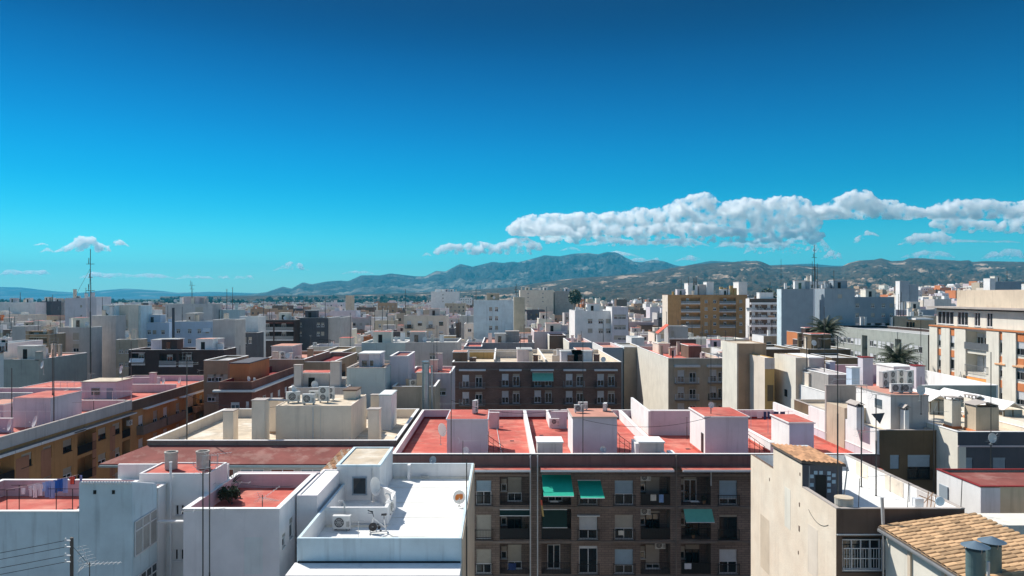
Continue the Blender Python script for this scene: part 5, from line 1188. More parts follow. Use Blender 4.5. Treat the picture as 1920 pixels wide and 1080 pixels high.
# ================================================================ middle distance, each block where it stands
HAND = []   # (D, px0, px1, top, bottom seen) for the filler
LAND = []   # landmarks for labels
def mid(label, p0, p1, top, D, dep, wall, roof='cream_roof', par=.7, left=None, cap='coping_w', xs=(), rows=(), ww=7, wh=7, shut='shut_b', frac=.4, vb=None, land=None, name='apartment_building', inner=None, huts=(), bal=(), awn=(), lx=(), chims=(), frame='frame', group=None, roofz=None):
    """xs: pixel columns of windows, rows: pixel tops; bal: (px0, px1, bottom px, rail) ; huts: (px0, px1, toppx, dD, depth, wall, roof)"""
    if D > 140 and abs((p0+p1)/2-940) > 330: dep = max(3, dep*.5) if dep > 6 else dep
    x0, x1, z = X(p0, D), X(p1, D), Z(top, D)
    if not xs and not bal and cap and D > 100 and p1-p0 > 18 and random.Random(p0).random() < .6 and not any(k in label for k in ('plain', 'blank', 'slab', 'wall')):
        rw = random.Random(p0+1); nn = rw.choice((1, 2, 3)); xs = tuple(p0+(p1-p0-8)*(i+.5)/nn for i in range(nn)); sp_ = 3.0*F/D; rows = tuple(top+sp_*.7+sp_*i for i in range(3)); ww = rw.uniform(.8, 1.4)*F/D; wh = rw.uniform(.9, 1.4)*F/D
    B = Bld(name, label, x0, x1, D, D+dep, z, wall, roof, par, .2, cap, left=left, inner=inner, group=group)
    for py in rows:
        for i, px in enumerate(xs):
            u = X(px, D)-x0; w = ww*D/F; h = wh*D/F; zt = Z(py, D)
            if zt-h > 1: B.win('F', u, min(u+w, x1-x0-.1), zt-h, zt, frac if (i+int(py)) % 4 else .9, frame, shut, 'glass', 2)
    for (u, w, zt, h) in lx: B.win('L', u, u+w, zt-h, zt, frac, frame, shut)
    for (a, c, py, st) in bal:
        a_, c_, z_ = X(a, D)-x0, X(c, D)-x0, Z(py, D)
        if st == 'loggia':
            B.holes['F'].append((a_, c_, z_, z_+2.55, 1.2)); w = c_-a_
            B.win('F', a_+w*.1, a_+w*.1+1.1, z_+.05, z_+2.2, .5, 'frame', 'shut_w', depth=1.2, hole=False)
            if w > 4: B.win('F', a_+w*.62, a_+w*.62+1.1, z_+.05, z_+2.2, .3, 'frame', 'shut_b', depth=1.2, hole=False)
            B.rail('F', a_+.02, c_-.02, z_, 1.0, .03, 0, 'iron')
        elif st == 'open':
            B.holes['F'].append((a_, c_, z_+.25, z_+2.6, 1.4)); B.ledge('F', a_, c_, z_-.1, z_+.24, .06, 'frame', 'slab_edge'); B.rail('F', a_+.02, c_-.02, z_+.25, .9, .0, 0, 'iron_g', True)
            w = c_-a_; B.win('F', a_+w*.3, a_+w*.3+1.2, z_+.28, z_+2.3, .2, 'frame', 'shut_w', depth=1.4, hole=False)
        else:
            w = c_-a_
            B.win('F', a_+w*.12, a_+w*.12+1.2, z_+.1, z_+2.25, .5, 'frame', 'shut_w'); B.win('F', a_+w*.62, a_+w*.62+1.2, z_+.1, z_+2.25, .2, 'frame', 'shut_b'); B.balcony('F', a_, c_, z_, 1.0, 'slab', st, False)
    for (a, c, py, dr, m) in awn: B.awning('F', X(a, D)-x0, X(c, D)-x0, Z(py, D), dr, dr*.8, m)
    B.finish()
    for hh in huts:
        a, c, py, dD, dd, m, rf_ = hh[:7]; Dh = D+dD
        ho = hut(B, X(a, Dh), X(c, Dh), Dh, Dh+dd, z-par, Z(py, Dh), m, rf_, over=.1)
        if len(hh) > 7:
            for (da, db, dt, dbm) in hh[7]: panel(ho, X(da, Dh), X(db, Dh), Dh, max(Z(dbm, Dh), z-par), Z(dt, Dh), 'glass', 'door')
    rc = random.Random(int(p0*7+D)); wd = x1-x0
    if wd > 5 and D > 90 and par < .95:
        for k_ in range(rc.choice((2, 3, 4, 5))):
            cx_ = x0+.5+rc.uniform(0, wd-1.6); cy_ = D+rc.uniform(1, max(1.2, dep*.7)); sz = rc.uniform(.5, 1.1); chimney(B, cx_, cx_+sz, cy_, cy_+sz*.8, z-par, z-par+rc.uniform(1.2, 2.6), rc.choice(('white', 'cream', wall)), 'coping_g')
        for hq in range(2 if wd > 16 else 1 if (not huts and wd > 6) else 0):
            hw = rc.uniform(2.5, 4); hx = x0+.6+rc.uniform(0, wd-hw-1.2); ho = hut(B, hx, hx+hw, D+1.5, D+min(4.5, dep-.5), z-par, z-par+2.5, rc.choice((wall, 'white', 'lilac', 'pale_cream')), rc.choice(('red', 'grey_roof', 'salmon_roof')), over=.1)
            panel(ho, hx+hw*.3, hx+hw*.3+.8, D+1.5, z-par+.02, z-par+2.0, rc.choice(('void', 'glass')), 'door')
        for k_ in range(rc.choice((0, 1, 1, 2))): antenna(x0+.5+rc.uniform(0, wd-1), D+rc.uniform(.6, max(.8, dep*.6)), z-par, rc.uniform(2.5, 7), 'aerial '+('', 'second ')[k_]+'on the roof of the '+' '.join(label.split()[:9]), rc.choice((0, 1, 2)), rc.uniform(0, 3), .03)
        for k_ in range(rc.choice((0, 1, 2)) if D < 215 and dep > 5 else 0): ac_unit(x0+.5+rc.uniform(0, wd-1.5), D+rc.uniform(.6, dep*.6), z-par, 'air conditioner '+('', 'second ')[k_]+'on the roof of the '+' '.join(label.split()[:8]), rc.choice((0, 0, 1)), rc.uniform(-.3, 1.2), 1.1)
        if rc.random() < .5: dish(x0+.6+rc.uniform(0, wd-1.2), D+.7, z-par, .45, rc.uniform(-.4, 1.2), 'dish on the roof of the '+' '.join(label.split()[:9]), .3, 1.1)
    for (px, dD, hgt, w) in chims: chimney(B, X(px, D+dD), X(px, D+dD)+w, D+dD, D+dD+w, z-par, z-par+hgt, 'white' if w < .9 else wall, 'coping_g')
    bt = vb if vb else top+40
    HAND.append((D, p0-3, p1+3, top, bt, D+dep, x0, x1))
    if land: LAND.append(((p0+p1)/2, (top+bt)/2, land))
    return B
# ---- second row, centre
BM = mid('brown brick block with sandy roof terraces and one pale green awning', 848, 1165, 679, 130, 30, 'umber_brick', 'cream_roof', .8, vb=770, land='the brown block with a pale green awning', inner='cream',
    bal=[(861, 910, 727, 'iron_g'), (861, 910, 759, 'iron_g'), (936, 977, 725, 'iron'), (936, 977, 757, 'iron'), (997, 1037, 725, 'iron'), (997, 1037, 756, 'iron'), (1056, 1096, 725, 'iron_g'), (1056, 1096, 757, 'iron'), (1115, 1155, 725, 'iron'), (1115, 1155, 757, 'iron')],
    awn=[(998, 1037, 699, 1.3, 'pale_green')],
    huts=[(849, 875, 661, 4, 4, 'brown', 'salmon_roof'), (970, 997, 656, 5, 5, 'pink', 'grey_roof'), (1083, 1112, 658, 4, 7, 'pink', 'salmon_roof')], chims=[(1000, 8, 1.3, .9), (1114, 6, 1.6, 1.0), (880, 6, 1.0, 1.2)])
for a, c in ((861, 911), (936, 978), (995, 1038), (1056, 1098), (1114, 1157)): BM.ledge('F', X(a, 130)-BM.x0, X(c, 130)-BM.x0, Z(695, 130), Z(692, 130), .8, 'frame', 'awning_box')
for py in (692.5, 725.8, 757): BM.ledge('F', 0.05, BM.x1-BM.x0-.05, Z(py+1, 130), Z(py-1, 130), .04, 'slab', 'floor_band')
for (a, c, d, d2) in ((926, 928, 130.3, 158), (1022, 1024, 130.3, 158)): wallseg(BM, X(a, 130), X(c, 130), d, d2, 21.4, 22.6, 'cream', 'dividing_wall', 'coping_w')
for (a, c, D_) in ((875, 926, 146), (928, 1000, 148), (1040, 1080, 150), (1030, 1070, 138)): wallseg(BM, X(a, 146), X(c, 146), D_, D_+.2, 21.4, 22.7, ('ochre' if a == 875 else 'cream'), 'dividing_wall', 'coping_w')
BN = mid('beige block with two columns of balconies and a red roof with huts', 1253, 1359, 672, 130, 30, 'beige', 'red', .7, left='pale_cream', vb=770, land='the beige block with balconies',  # pale left side: sunlight put into the beige wall colour
    bal=[(1265, 1309, 718, 'white_rail'), (1265, 1309, 749, 'white_rail'), (1327, 1358, 717, 'white_rail'), (1327, 1358, 748, 'iron'), (1265, 1309, 780, 'iron'), (1327, 1358, 779, 'iron')],
    huts=[(1291, 1315, 649, 8, 6, 'brown', 'red'), (1235, 1256, 645, 20, 6, 'cream', 'cream_roof')], inner='cream', chims=[(1232, 24, 3.6, .8)])
for a, c in ((1264, 1311), (1325, 1358)): BN.ledge('F', X(a, 130)-BN.x0, X(c, 130)-BN.x0, Z(688, 130), Z(684, 130), .8, 'frame', 'awning_box')
wallseg(BN, X(1256, 155), X(1305, 155), 155, 155.3, 22, Z(636, 155), 'brown', 'parapet', 'coping_w')
t = thing('washing', 'black and white clothes drying on the red roof of the beige block', 'laundry', (X(1262, 133), 133, 22.1)); b = MB()
b.box(X(1260, 133), X(1263, 133), 133, 133.05, 22.4, 24.0, 0); b.box(X(1264, 133), X(1267, 133), 133, 133.05, 22.9, 24.1, 1); b.bar((X(1258, 133), 133, 24.1), (X(1270, 133), 133, 24.1), .03, 1, 4); b.build('garment', [M['iron'], M['frame']], t)
BO = mid('tall plain slab with a bright cream side wall and a tan front', 1382, 1437, 644, 105, 7, 'tan', 'cream_roof', .1, left='pale_cream', vb=775, land='the tall cream slab', cap=None)  # tan front is the cream slab's shaded side, put into colour
b = MB(); b.box(BO.x0+.1, BO.x0+.14, 104.95, 104.998, 12, 27); b.build('downpipe', [M['frame']], BO.root)
BO2 = mid('long olive parapet wall block behind the cream slab', 1437, 1500, 655, 108, 10, 'olive', 'grey_roof', .3, vb=700)
BP = mid('cream house with a grey upper storey beside the cream tower', 1434, 1452, 671, 99, 6, 'ochre', 'white_roof', .1, left='cream', vb=760, cap=None)  # ochre front and cream side paint shade and sun on one house
b = MB(); b.box(BP.x0-.03, BP.x1, 98.9, 98.998, Z(692, 99), BP.z+.0); b.build('upper_wall', [M['light_grey']], BP.root)
b = MB(); b.box(X(1439, 99), X(1450, 99), 98.95, 98.998, Z(752, 99), Z(722, 99)); b.build('window', [M['olive']], BP.root)
BQ = mid('cream tower with a stained top edge and one small square window', 1492, 1515, 671, 95, 7.5, 'ochre', 'light_grey', .05, left='pale_cream', vb=770, land='the stained cream tower', cap=None)  # front darker than the left side: shade painted into the tower's colour
BQ.wallo.data.materials[0] = M['beige_worn']
b = MB(); D_ = DX(1473, BQ.x0); b.box(BQ.x0-.05, BQ.x0-.002, D_-.6, D_+.3, Z(743, D_), Z(730, D_)); b.build('window', [M['void']], BQ.root)
BQ2 = mid('low cream house with a grey flat roof right of the stained tower', 1516, 1552, 700, 93, 12, 'cream', 'light_grey', .1, vb=760, left='cream', huts=[(1549, 1597, 0, 0, 0, '', '')][:0])
hut(BQ2, X(1517, 97), X(1546, 97), 97, 104, BQ2.z-.1, Z(672, 97), 'light_grey', 'white_roof', over=.1)
BQ3 = mid('grey flat roofed block right of the stained tower', 1553, 1596, 703, 88, 10, 'grey', 'light_grey', .05, vb=745, cap='coping_w')
# lilac roof terrace with palms behind
BR = mid('white house with a red roof terrace and lilac chimneys', 1600, 1868, 752, 80.5, 28, 'lilac', 'red', 1.0, left='white', vb=760, land='the red terrace with lilac chimneys', inner='lilac', cap='coping_w', name='white_house')
for (a, c, py, D_, m) in ((1618, 1637, 671, 88, 'lilac'), (1597, 1612, 690, 82, 'sky_blue'), (1718, 1734, 687, 84, 'lilac'), (1556, 1566, 679, 97, 'sky_blue')):
    chimney(BR, X(a, D_), X(c, D_), D_, D_+1.3, 19.5, Z(py, D_), m, 'dark_red' if a in (1618, 1718) else 'coping_w')
hut(BR, X(1676, 86), X(1718, 86), 86, 90, 20, Z(689, 86), 'lilac', 'white_roof', left='white')
wallseg(BR, X(1548, 106), X(1660, 106), 106, 106.2, 18, Z(684, 106), 'lilac', 'parapet', 'coping_w')
b = MB(); b.poly([(X(1868, 81), 81, 19), (X(1868, 81), 81, Z(722, 81)), (X(1734, 108), 108, Z(694, 108)), (X(1734, 108), 108, 17)], (.2, 0, 0)); b.build('side_wall', [M['white']], BR.root)
# grey green office block with strip windows, its lit side along the sight line
BT = Bld('office_block', 'grey-green office block with bands of windows, behind the palms', X(1740, 149), X(1740, 149)+14, 149, 196, Z(628, 149), 'dark_brown', 'grey_roof', .6, .2, 'coping_w', left='grey_green')  # dark brown front stands in for shade on the end wall
HAND.append((149, 1550, 1760, 612, 690, 196, BT.x0, BT.x1)); LAND.append((1650, 650, 'the grey-green office block'))
for j in range(4):
    zt = BT.z-2.4-3.1*j
    for k in range(12):
        u = 1.2+k*3.7
        if k in (5, 9): BT.holes['L'].append((u, u+2.6, zt-2.2, zt+.9, 1.0)); continue
        BT.win('L', u, u+1.5, zt-1.5, zt, (.1, .9, .5)[(k*7+j) % 3], 'frame', 'shut_w', 'glass'); BT.win('L', u+1.7, u+3.1, zt-1.5, zt, (.5, .1, .9)[(k*5+j) % 3], 'frame', 'shut_w', 'glass')
BT.finish()
BTr = mid('lilac roof level with round chimneys above the grey-green office block', 1600, 1735, 606, 205, 20, 'lilac', 'red', .6, vb=622)
for px in (1614, 1621, 1670, 1700, 1706, 1711): chimney(BTr, X(px, 203), X(px, 203)+.6, 203, 203.6, 20, Z(595 if px < 1690 else 604, 203), 'white', 'coping_w')
# apartment block with orange panels (right edge)
BS = Bld('apartment_building', 'tall cream apartment block with orange brick panels and a glazed penthouse', 65, 80, 84, 112, 29.5, 'beige', 'cream_roof', .1, .2, None, left='pale_cream')
HAND.append((84, 1740, 1925, 550, 760, 112, 65, 80)); LAND.append((1830, 640, 'the orange panelled apartment block'))
def bsp(px): return 112-DX(px, 65)
for (p0, p1, k) in ((1759, 1768, 'w'), (1781, 1795, 'w'), (1811, 1856, 'L'), (1874, 1888, 'w'), (1903, 1922, 'w')):
    a, c = bsp(p0), bsp(p1)
    for j in range(7):
        z = 29.5-.35-3.1*j
        if k == 'w':
            BS.win('L', a+.1, c-.1, z-2.7, z-1.0, (.4, .6, .2, .5)[(j+p0) % 4], 'alu', 'shut_w', near=True); b = MB(); P_ = BS.P('L', a, .03, 0); Q_ = BS.P('L', c, .03, 0)
            b.box(64.96, 64.997, min(P_[1], Q_[1])+.1, max(P_[1], Q_[1])-.1, z-1.0, z-.02); b.build('brick_panel', [M['orange']], BS.root)
        else:
            BS.holes['L'].append((a, c, z-2.7, z-.15, 1.5)); n = 3
            for i in range(n): BS.win('L', a+.3+i*(c-a-.6)/n, a+.3+(i+1)*(c-a-.6)/n-.15, z-2.68, z-.5, (.2, .9)[j % 2], 'frame', 'shut_w', 'glass_b' if j % 2 else 'glass', depth=1.5, hole=False)
            BS.rail('L', a+.03, c-.03, z-2.7, 1.0, .25, .25, 'iron_g', j % 2 == 0)
            if j == 2: BS.awning('L', a+.2, c-.2, z-.2, 1.3, .5, 'cloth_o')
BS.finish()
b = MB()
for px in (1776, 1802, 1863, 1894): a = DX(px, 65); b.box(64.8, 64.996, a-1.3 if px != 1776 else a-.9, a+1.2, 0, 29.2)
b.box(64.8, 64.996, 110, 112, 0, 29.2); b.build('pilaster', [M['pale_cream']], BS.root)
b = MB(); b.box(64.7, 64.996, 84, 112, 29.3, 29.5); b.build('ledge', [M['orange']], BS.root)
b = MB(); b.box(64.45, 64.99, 87, 112.0, 32.05, 32.3); b.box(65, 80, 87, 112.4, 32.05, 32.3); b.build('penthouse_roof', [M['coping_g']], BS.root)
PH = Bld('penthouse', '', 65.3, 79, 88, 111, 32.04, 'pale_cream', 'cream_roof', 0, base=29.52, parent=BS.root)
for (p0, p1, n) in ((1758, 1788, 4), (1795, 1815, 3), (1827, 1838, 2), (1850, 1861, 2)):
    a, c = 111-DX(p0, 65.3), 111-DX(p1, 65.3); PH.win('L', a, c, 29.7, 31.6, 0, 'frame', 'shut_w', 'glass', n)
PH.finish(); PH.wallo.name = 'penthouse'
PU = Bld('roof_block', '', 66.5, 79, 92, 108, Z(552, 96)+.6, 'beige_worn', 'cream_roof', .2, base=32.31, parent=BS.root); PU.finish(); PU.wallo.name = 'roof_block'
chimney(BS, 68, 69.5, 94, 96, 34.8, 36.6, 'cream', 'cream')
for (px, j) in ((1878, 1), (1912, 1), (1785, 2)):   # small tiled hoods and plants above windows
    a = DX(px, 65); b = MB(); z = 29.5-.35-3.1*j-.95; b.poly([(64.7, a-1.0, z-.2), (64.7, a+1.0, z-.2), (65, a+1.0, z+.1), (65, a-1.0, z+.1)], (0, 0, .1)); b.build('hood', [M['tile_o']], BS.root)
dish(64.3, DX(1810, 65), 22, .5, .9, 'white satellite dish on the wall of the orange panelled block', .2, .8)
# ---- left side towers and blue houses
Dl = 185
mid('lilac-grey tower with a row of single small windows', 122, 162, 559, Dl, 14, 'lilac', 'grey_roof', .3, xs=(150,), rows=(572, 590, 609), ww=4, wh=5, vb=680, land='the lilac-grey tower with the big mast', frac=0)
mid('grey tower block directly behind the tall radio mast', 162.3, 181, 557, Dl+1, 14, 'lilac', 'grey_roof', .3, vb=680)
mid('plain grey block right of the radio mast with windows down one edge', 172, 217, 592, Dl-8, 12, 'light_grey', 'grey_roof', .4, xs=(172.5,), rows=(622, 644, 664), ww=3, wh=7, vb=676, land='the plain grey block', huts=[(192, 216, 573, 3, 6, 'blue_white', 'grey_roof', [(199, 203, 585, 591)])])
mid('cream block with a glazed stair column beside the blue-white wall', 217.3, 241, 572, Dl-3, 12, 'cream', 'grey_roof', .4, xs=(229,), rows=(600, 617), ww=10, wh=14, vb=676, frac=.2)
mid('pale blue-white slab wall at the right of the tower group', 241.3, 264, 573, Dl+2, 12, 'blue_white', 'grey_roof', .3, vb=640)
mid('low beige block at the foot of the tower group', 217.3, 259, 637, Dl-14, 9, 'beige', 'grey_roof', .3, vb=680)
mid('plain concrete block with a narrow window strip left of the mast', 93, 171.5, 614, Dl-16, 9, 'light_grey', 'grey_roof', .4, xs=(137,), rows=(624, 645, 665), ww=11, wh=15, vb=690, left='light_grey', shut='shut_b', frac=.5, land='the concrete block with window strip')
mid('orange-brown house with one open balcony and a blue awning', 48, 92.5, 627, 160, 12, 'tan', 'cream_roof', .6, vb=690, bal=[(54, 88, 643, 'loggia')], land='the orange-brown house', awn=[(69, 78, 656, 1.0, 'shut_l')])
mid('grey-white plain house behind the low grey wall at far left', 23, 47.5, 612, 172, 12, 'light_grey', 'grey_roof', .5, vb=690)
mid('white house at the left edge with a small balcony', -30, 7, 645, 140, 12, 'white', 'grey_roof', .5, vb=700, bal=[(-3, 6, 660, 'iron')])
mid('low grey-green walled house with a strip of salmon roof', 7, 73, 674, 138, 16, 'grey_green', 'salmon_roof', .2, vb=705, name='low_house', chims=[(66, 0, 1.6, .9), (14, 10, 1.4, 1.2)])
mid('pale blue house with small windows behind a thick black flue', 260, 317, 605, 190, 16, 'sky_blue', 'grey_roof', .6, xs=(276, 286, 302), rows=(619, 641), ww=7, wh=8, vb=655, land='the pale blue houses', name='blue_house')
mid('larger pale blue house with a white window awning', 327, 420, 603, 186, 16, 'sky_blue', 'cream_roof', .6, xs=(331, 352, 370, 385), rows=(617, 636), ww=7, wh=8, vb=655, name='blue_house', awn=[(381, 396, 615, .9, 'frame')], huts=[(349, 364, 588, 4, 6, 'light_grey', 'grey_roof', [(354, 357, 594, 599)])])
t = thing('flue', 'thick dark pipe rising between the two pale blue houses', 'flue', (X(325, 184), 184, 12)); b = MB(); b.bar((X(325, 184), 184, 8), (X(325, 184), 184, Z(577, 184)), .32, 0, 10); b.build('pipe', [M['slate']], t)
mid('grey building with a lilac top hut above the blue houses', 310, 398, 570, 215, 14, 'light_grey', 'grey_roof', .3, xs=(366,), rows=(576,), ww=15, wh=14, vb=600, huts=[(345, 372, 557, 2, 6, 'pink', 'grey_roof', [(360, 364, 562, 566)])], land='the grey building with lilac hut')
mid('broad blank light grey wall house left of centre', 399, 440, 600, 165, 14, 'light_grey', 'grey_roof', .3, vb=648)
mid('blank bright white side wall house left of the dark balconied block', 449, 484, 594, 185, 12, 'white', 'grey_roof', .3, vb=650)
mid('dark grey low block under the white side wall', 448, 482, 624, 178, 5, 'slate', 'grey_roof', .3, xs=(456, 466), rows=(632,), ww=6, wh=12, vb=650)
mid('turquoise roofed-over hut house behind the white side wall', 412, 449, 581, 220, 10, 'mint', 'grey_roof', .3, vb=596, xs=(422,), rows=(586,), ww=5, wh=9, frac=0, name='white_house')
mid('dark brown block with three storeys of wide balconies', 482, 553, 600, 200, 14, 'dark_brown', 'dull_red', .7, vb=652, land='the dark balconied block', bal=[(486, 512, 621, 'open'), (515, 550, 621, 'open'), (486, 512, 638, 'open'), (515, 550, 638, 'open')])
mid('dark green-grey block with small white framed windows', 557, 614, 596, 205, 16, 'slate', 'grey_roof', .5, vb=650, xs=(560, 594, 602), rows=(605, 622), ww=6, wh=8, land='the dark green-grey block')
mid('plain grey wall right of the dark green-grey block', 614.5, 638, 596, 206, 16, 'light_grey', 'grey_roof', .4, vb=620)
mid('long dark brown low block with a white awning and open terrace', 241, 420, 656, 150, 14, 'dark_brown', 'pink', .5, vb=700, land='the long dark brown block', bal=[(246, 272, 684, 'open'), (298, 330, 687, 'open'), (335, 362, 687, 'open')], awn=[(244, 271, 672, .7, 'frame')], huts=[(283, 326, 638, 3, 5, 'lilac', 'grey_roof'), (372, 404, 637, 4, 5, 'pink', 'grey_roof', [(379, 386, 642, 655)])])
mid('tan block with a dark brown balconied end and salmon roof', 490, 570, 674, 120, 18, 'tan', 'salmon_roof', .6, vb=745, land='the tan block with pink hut', huts=[(509, 548, 650, 5, 6, 'pink', 'salmon_roof', [(523, 530, 663, 672), (537, 543, 663, 672)])], left='tan')
mid('beige brown house left of the orange brick stair hut', 382, 428, 676, 112, 9, 'tan', 'grey_roof', .3, vb=700)
BD = Bld('apartment_building', 'dark red brick house with a white eave and an orange brick stair hut', X(410, 98), X(472, 98), 98, 122, Z(716, 98), 'red_brick', 'dark_red', .9, .2, None, inner='dark_red')
for j in range(3):
    z = BD.z-4.2-3*j; BD.win('F', 1.6, 2.75, z, z+1.5, .2, 'frame', 'shut_w', 'glass_b', near=False); BD.win('F', 3.6, 4.0, z-.8, z+1.6, .2, 'frame')
    for k in range(4): BD.win('R', 8+k*3.5, 9.2+k*3.5, z, z+1.6, .5, 'frame', 'shut_w')
    BD.win('R', 2, 3.4, z-.6, z+1.7, 0, 'frame', 'shut_w'); BD.win('R', 4.5, 6, z-.6, z+1.7, 0, 'frame', 'shut_w')
BD.finish(); HAND.append((98, 400, 545, 690, 770, 122, BD.x0, BD.x1)); LAND.append((470, 730, 'the dark red brick house'))
b = MB(); b.box(BD.x0-.6, BD.x1+.6, 97.4, 97.99, BD.z-1.3, BD.z-1.05); b.box(BD.x1+.01, BD.x1+.6, 97.99, 122, BD.z-1.3, BD.z-1.05); b.build('eave', [M['coping_w']], BD.root)
ho = hut(BD, X(431, 103), X(467, 103), 103, 112, BD.z-.9, Z(682, 103), 'orange', 'slate', slabm='slate')
dish(X(466, 99), 99, BD.z-.5, .3, 1.2, 'small dish edge on above the dark red brick parapet', .2, .8); dish(X(477, 100), 100, BD.z-.7, .25, 1.2, 'smaller dish behind the dark red brick parapet', .2, .8)
BE = Bld('apartment_building', 'tan block end with dark balconies turned to the side street', X(570, 121), X(570, 121)+5, 120.2, 140, Z(678, 121), 'tan', 'dark_red', .7, .2, 'coping_w')
HAND.append((120, 568, 605, 665, 740, 140, BE.x0, BE.x1))
for j in range(4):
    z = BE.z-3.4-3*j; BE.holes['R'].append((1, 9, z, z+2.4, 1.1)); BE.rail('R', 1.02, 8.98, z, 1, .02, 0, 'iron', True); BE.win('R', 3, 5, z+.02, z+2.2, .3, 'frame', depth=1.1, hole=False); BE.balcony('R', 11, 18, z, .9, 'brown', wallrail=True)
BE.finish()
mid('beige-grey block behind the tan block with a canopy corner', 600, 640, 660, 140, 14, 'tan', 'cream_roof', .4, vb=740, bal=[(612, 636, 690, 'iron')])
mid('mint white long wall house with a rusty ventilator', 678, 760, 643, 150, 20, 'mint', 'grey_roof', .4, vb=690, land='the long mint wall')
mid('pale blue-green house with awnings and air conditioners on its edge', 650, 722, 690, 95, 10, 'mint', 'brown', .25, vb=770, land='the pale blue-green house', cap='coping_g', huts=[(673, 700, 664, 3, 4, 'pink', 'white_roof', [(679, 688, 676, 686)]), (692, 712, 664, 2.5, 4, 'lilac', 'white_roof', [(694, 700, 676, 686)])])
mid('white parapet house with chimneys left of the pale blue-green house', 541, 650, 727, 92, 12, 'light_grey', 'cream_roof', .9, vb=770, chims=[(551, .5, 3.6, .9), (619, .5, 4.0, 1.2)], inner='cream')
mid('lilac house with a corrugated canopy and a dark red roof', 731, 765, 668, 100, 8, 'lilac', 'dull_red', .2, vb=710)
mid('light grey long house with a white balustrade', 760, 858, 642, 145, 14, 'light_grey', 'grey_roof', .6, vb=700, land='the long light grey house')
mid('beige house with a high parapet left of the metal duct', 736, 816, 725, 96, 14, 'beige', 'cream_roof', .9, vb=770, cap='coping_w')
mid('low red roofed house beside the metal duct', 765, 845, 700, 104, 10, 'pink', 'red', .3, vb=720)
t = thing('ventilation_duct', 'tall shiny metal duct with a cap standing before the lilac house', 'duct', (X(798, 94), 94, 16)); b = MB(); x = X(798, 94)
for k in range(7):
    z0_ = 14+k*1.7; z1_ = min(z0_+1.68, Z(681, 94)); b.bar((x, 94, z0_), (x, 94, z1_), .44, 0, 16); b.bar((x, 94, z1_-.08), (x, 94, z1_), .47, 0, 16)
b.build('duct', [M['duct']], t); b = MB(); b.bar((x, 94, Z(679, 94)), (x, 94, Z(677, 94)), .5, 0, 16); b.build('cap', [M['duct']], t); b = MB(); b.bar((x+.8, 94, 14), (x+.8, 94, Z(685, 94)), .14, 0, 8); b.build('pipe', [M['duct']], t)
# centre and right, farther
mid('grey-white tower with paired windows in its pale middle strip', 888, 963, 563, 240, 16, 'blue_white', 'grey_roof', .3, xs=(917, 928), rows=(576, 593, 611), ww=6, wh=8, vb=640, land='the grey-white tower in the centre', huts=[(913, 936, 550, 2, 8, 'beige', 'grey_roof', [(920, 925, 553, 557)])])
mid('plain grey block right of the grey-white tower', 963.5, 984, 557, 262, 14, 'beige', 'grey_roof', .3, vb=585)
mid('salmon and grey terraced house below the grey-white tower', 904, 1002, 643, 172, 22, 'grey', 'salmon_roof', .5, vb=655, chims=[(948, 3, 3, 3.2), (990, 3, 2, 1)], land='the salmon terraces')
mid('blue fronted low house left of the salmon terraces', 870, 903.5, 650, 168, 14, 'grey_blue', 'red', .5, vb=657, name='low_house')
mid('white house with a lilac box storey', 1001, 1062, 622, 190, 18, 'pink', 'salmon_roof', .5, vb=650, name='white_house', chims=[(1050, 2, 2, 2)])
mid('brown box house among white terraces', 1030, 1061, 629, 182, 8, 'brown', 'dull_red', .3, vb=648, name='low_house', left='pale_cream')
mid('blue-grey fronted terrace house with a pink inner wall', 1067, 1110, 642, 165, 16, 'grey_blue', 'salmon_roof', .6, vb=660, left='pale_cream', inner='pink')
mid('blue-grey fronted long house right of the pink terrace', 1130, 1168, 652, 160, 18, 'grey_blue', 'salmon_roof', .6, vb=700, left='white', inner='pink')
mid('tall beige-grey wall between brown block and beige block', 1170, 1203, 651, 160, 14, 'beige', 'grey_roof', .3, vb=740, left='blue_white')
mid('white house cluster with lilac shaded front and square windows', 1078, 1147, 583, 215, 18, 'white', 'grey_roof', .5, xs=(1102, 1122, 1136), rows=(598, 616), ww=9, wh=9, vb=630, land='the white cluster with lilac tower', name='white_house', left='white')
mid('lilac tower with a pink band beside the white cluster', 1147.5, 1178, 576, 212, 12, 'lilac', 'pink', .3, vb=630, left='white')
BV = mid('orange-brick apartment block with rows of balconies', 1252, 1401, 553, 295, 20, 'ochre', 'cream_roof', .3, vb=625, land='the orange-brick apartment block', left='cream', cap='orange',
    xs=(1321, 1337, 1386), rows=(562, 576, 590, 604, 618), ww=6, wh=6,
    bal=[(1277, 1313, y, 'open') for y in (570, 585, 599, 614)]+[(1349, 1380, y, 'open') for y in (570, 585, 599, 614)],
    huts=[(1290, 1308, 531, 4, 6, 'white', 'white_roof', [(1299, 1303, 535, 544)]), (1325, 1338, 529, 4, 5, 'white', 'white_roof'), (1385, 1401, 529, 5, 7, 'white', 'white_roof'), (1311, 1324, 534, 5, 5, 'light_grey', 'grey_roof')], chims=[(1350, 4, 3.5, 1.2), (1358, 5, 3, 1), (1369, 4, 4, 1.2), (1376, 4, 3, 1.2)])
BV.wallo.data.materials[0] = M['street_orange']
BW = mid('white balconied block with cream awnings beside the orange-brick block', 1405, 1459, 560, 270, 4, 'brown', 'white_roof', .4, vb=630, land='the white balconied block', left='white',
    bal=[(1407, 1430, y, 'white_rail') for y in (583, 597, 611, 625)]+[(1436, 1458, y, 'white_rail') for y in (583, 597, 611, 625)], awn=[(1399, 1418, 577, 1.2, 'cloth_w'), (1440, 1452, 591, 1.0, 'cloth_o'), (1427, 1436, 591, 1., 'cloth_w')],
    huts=[(1424, 1450, 549, .8, 3, 'white', 'white_roof')])
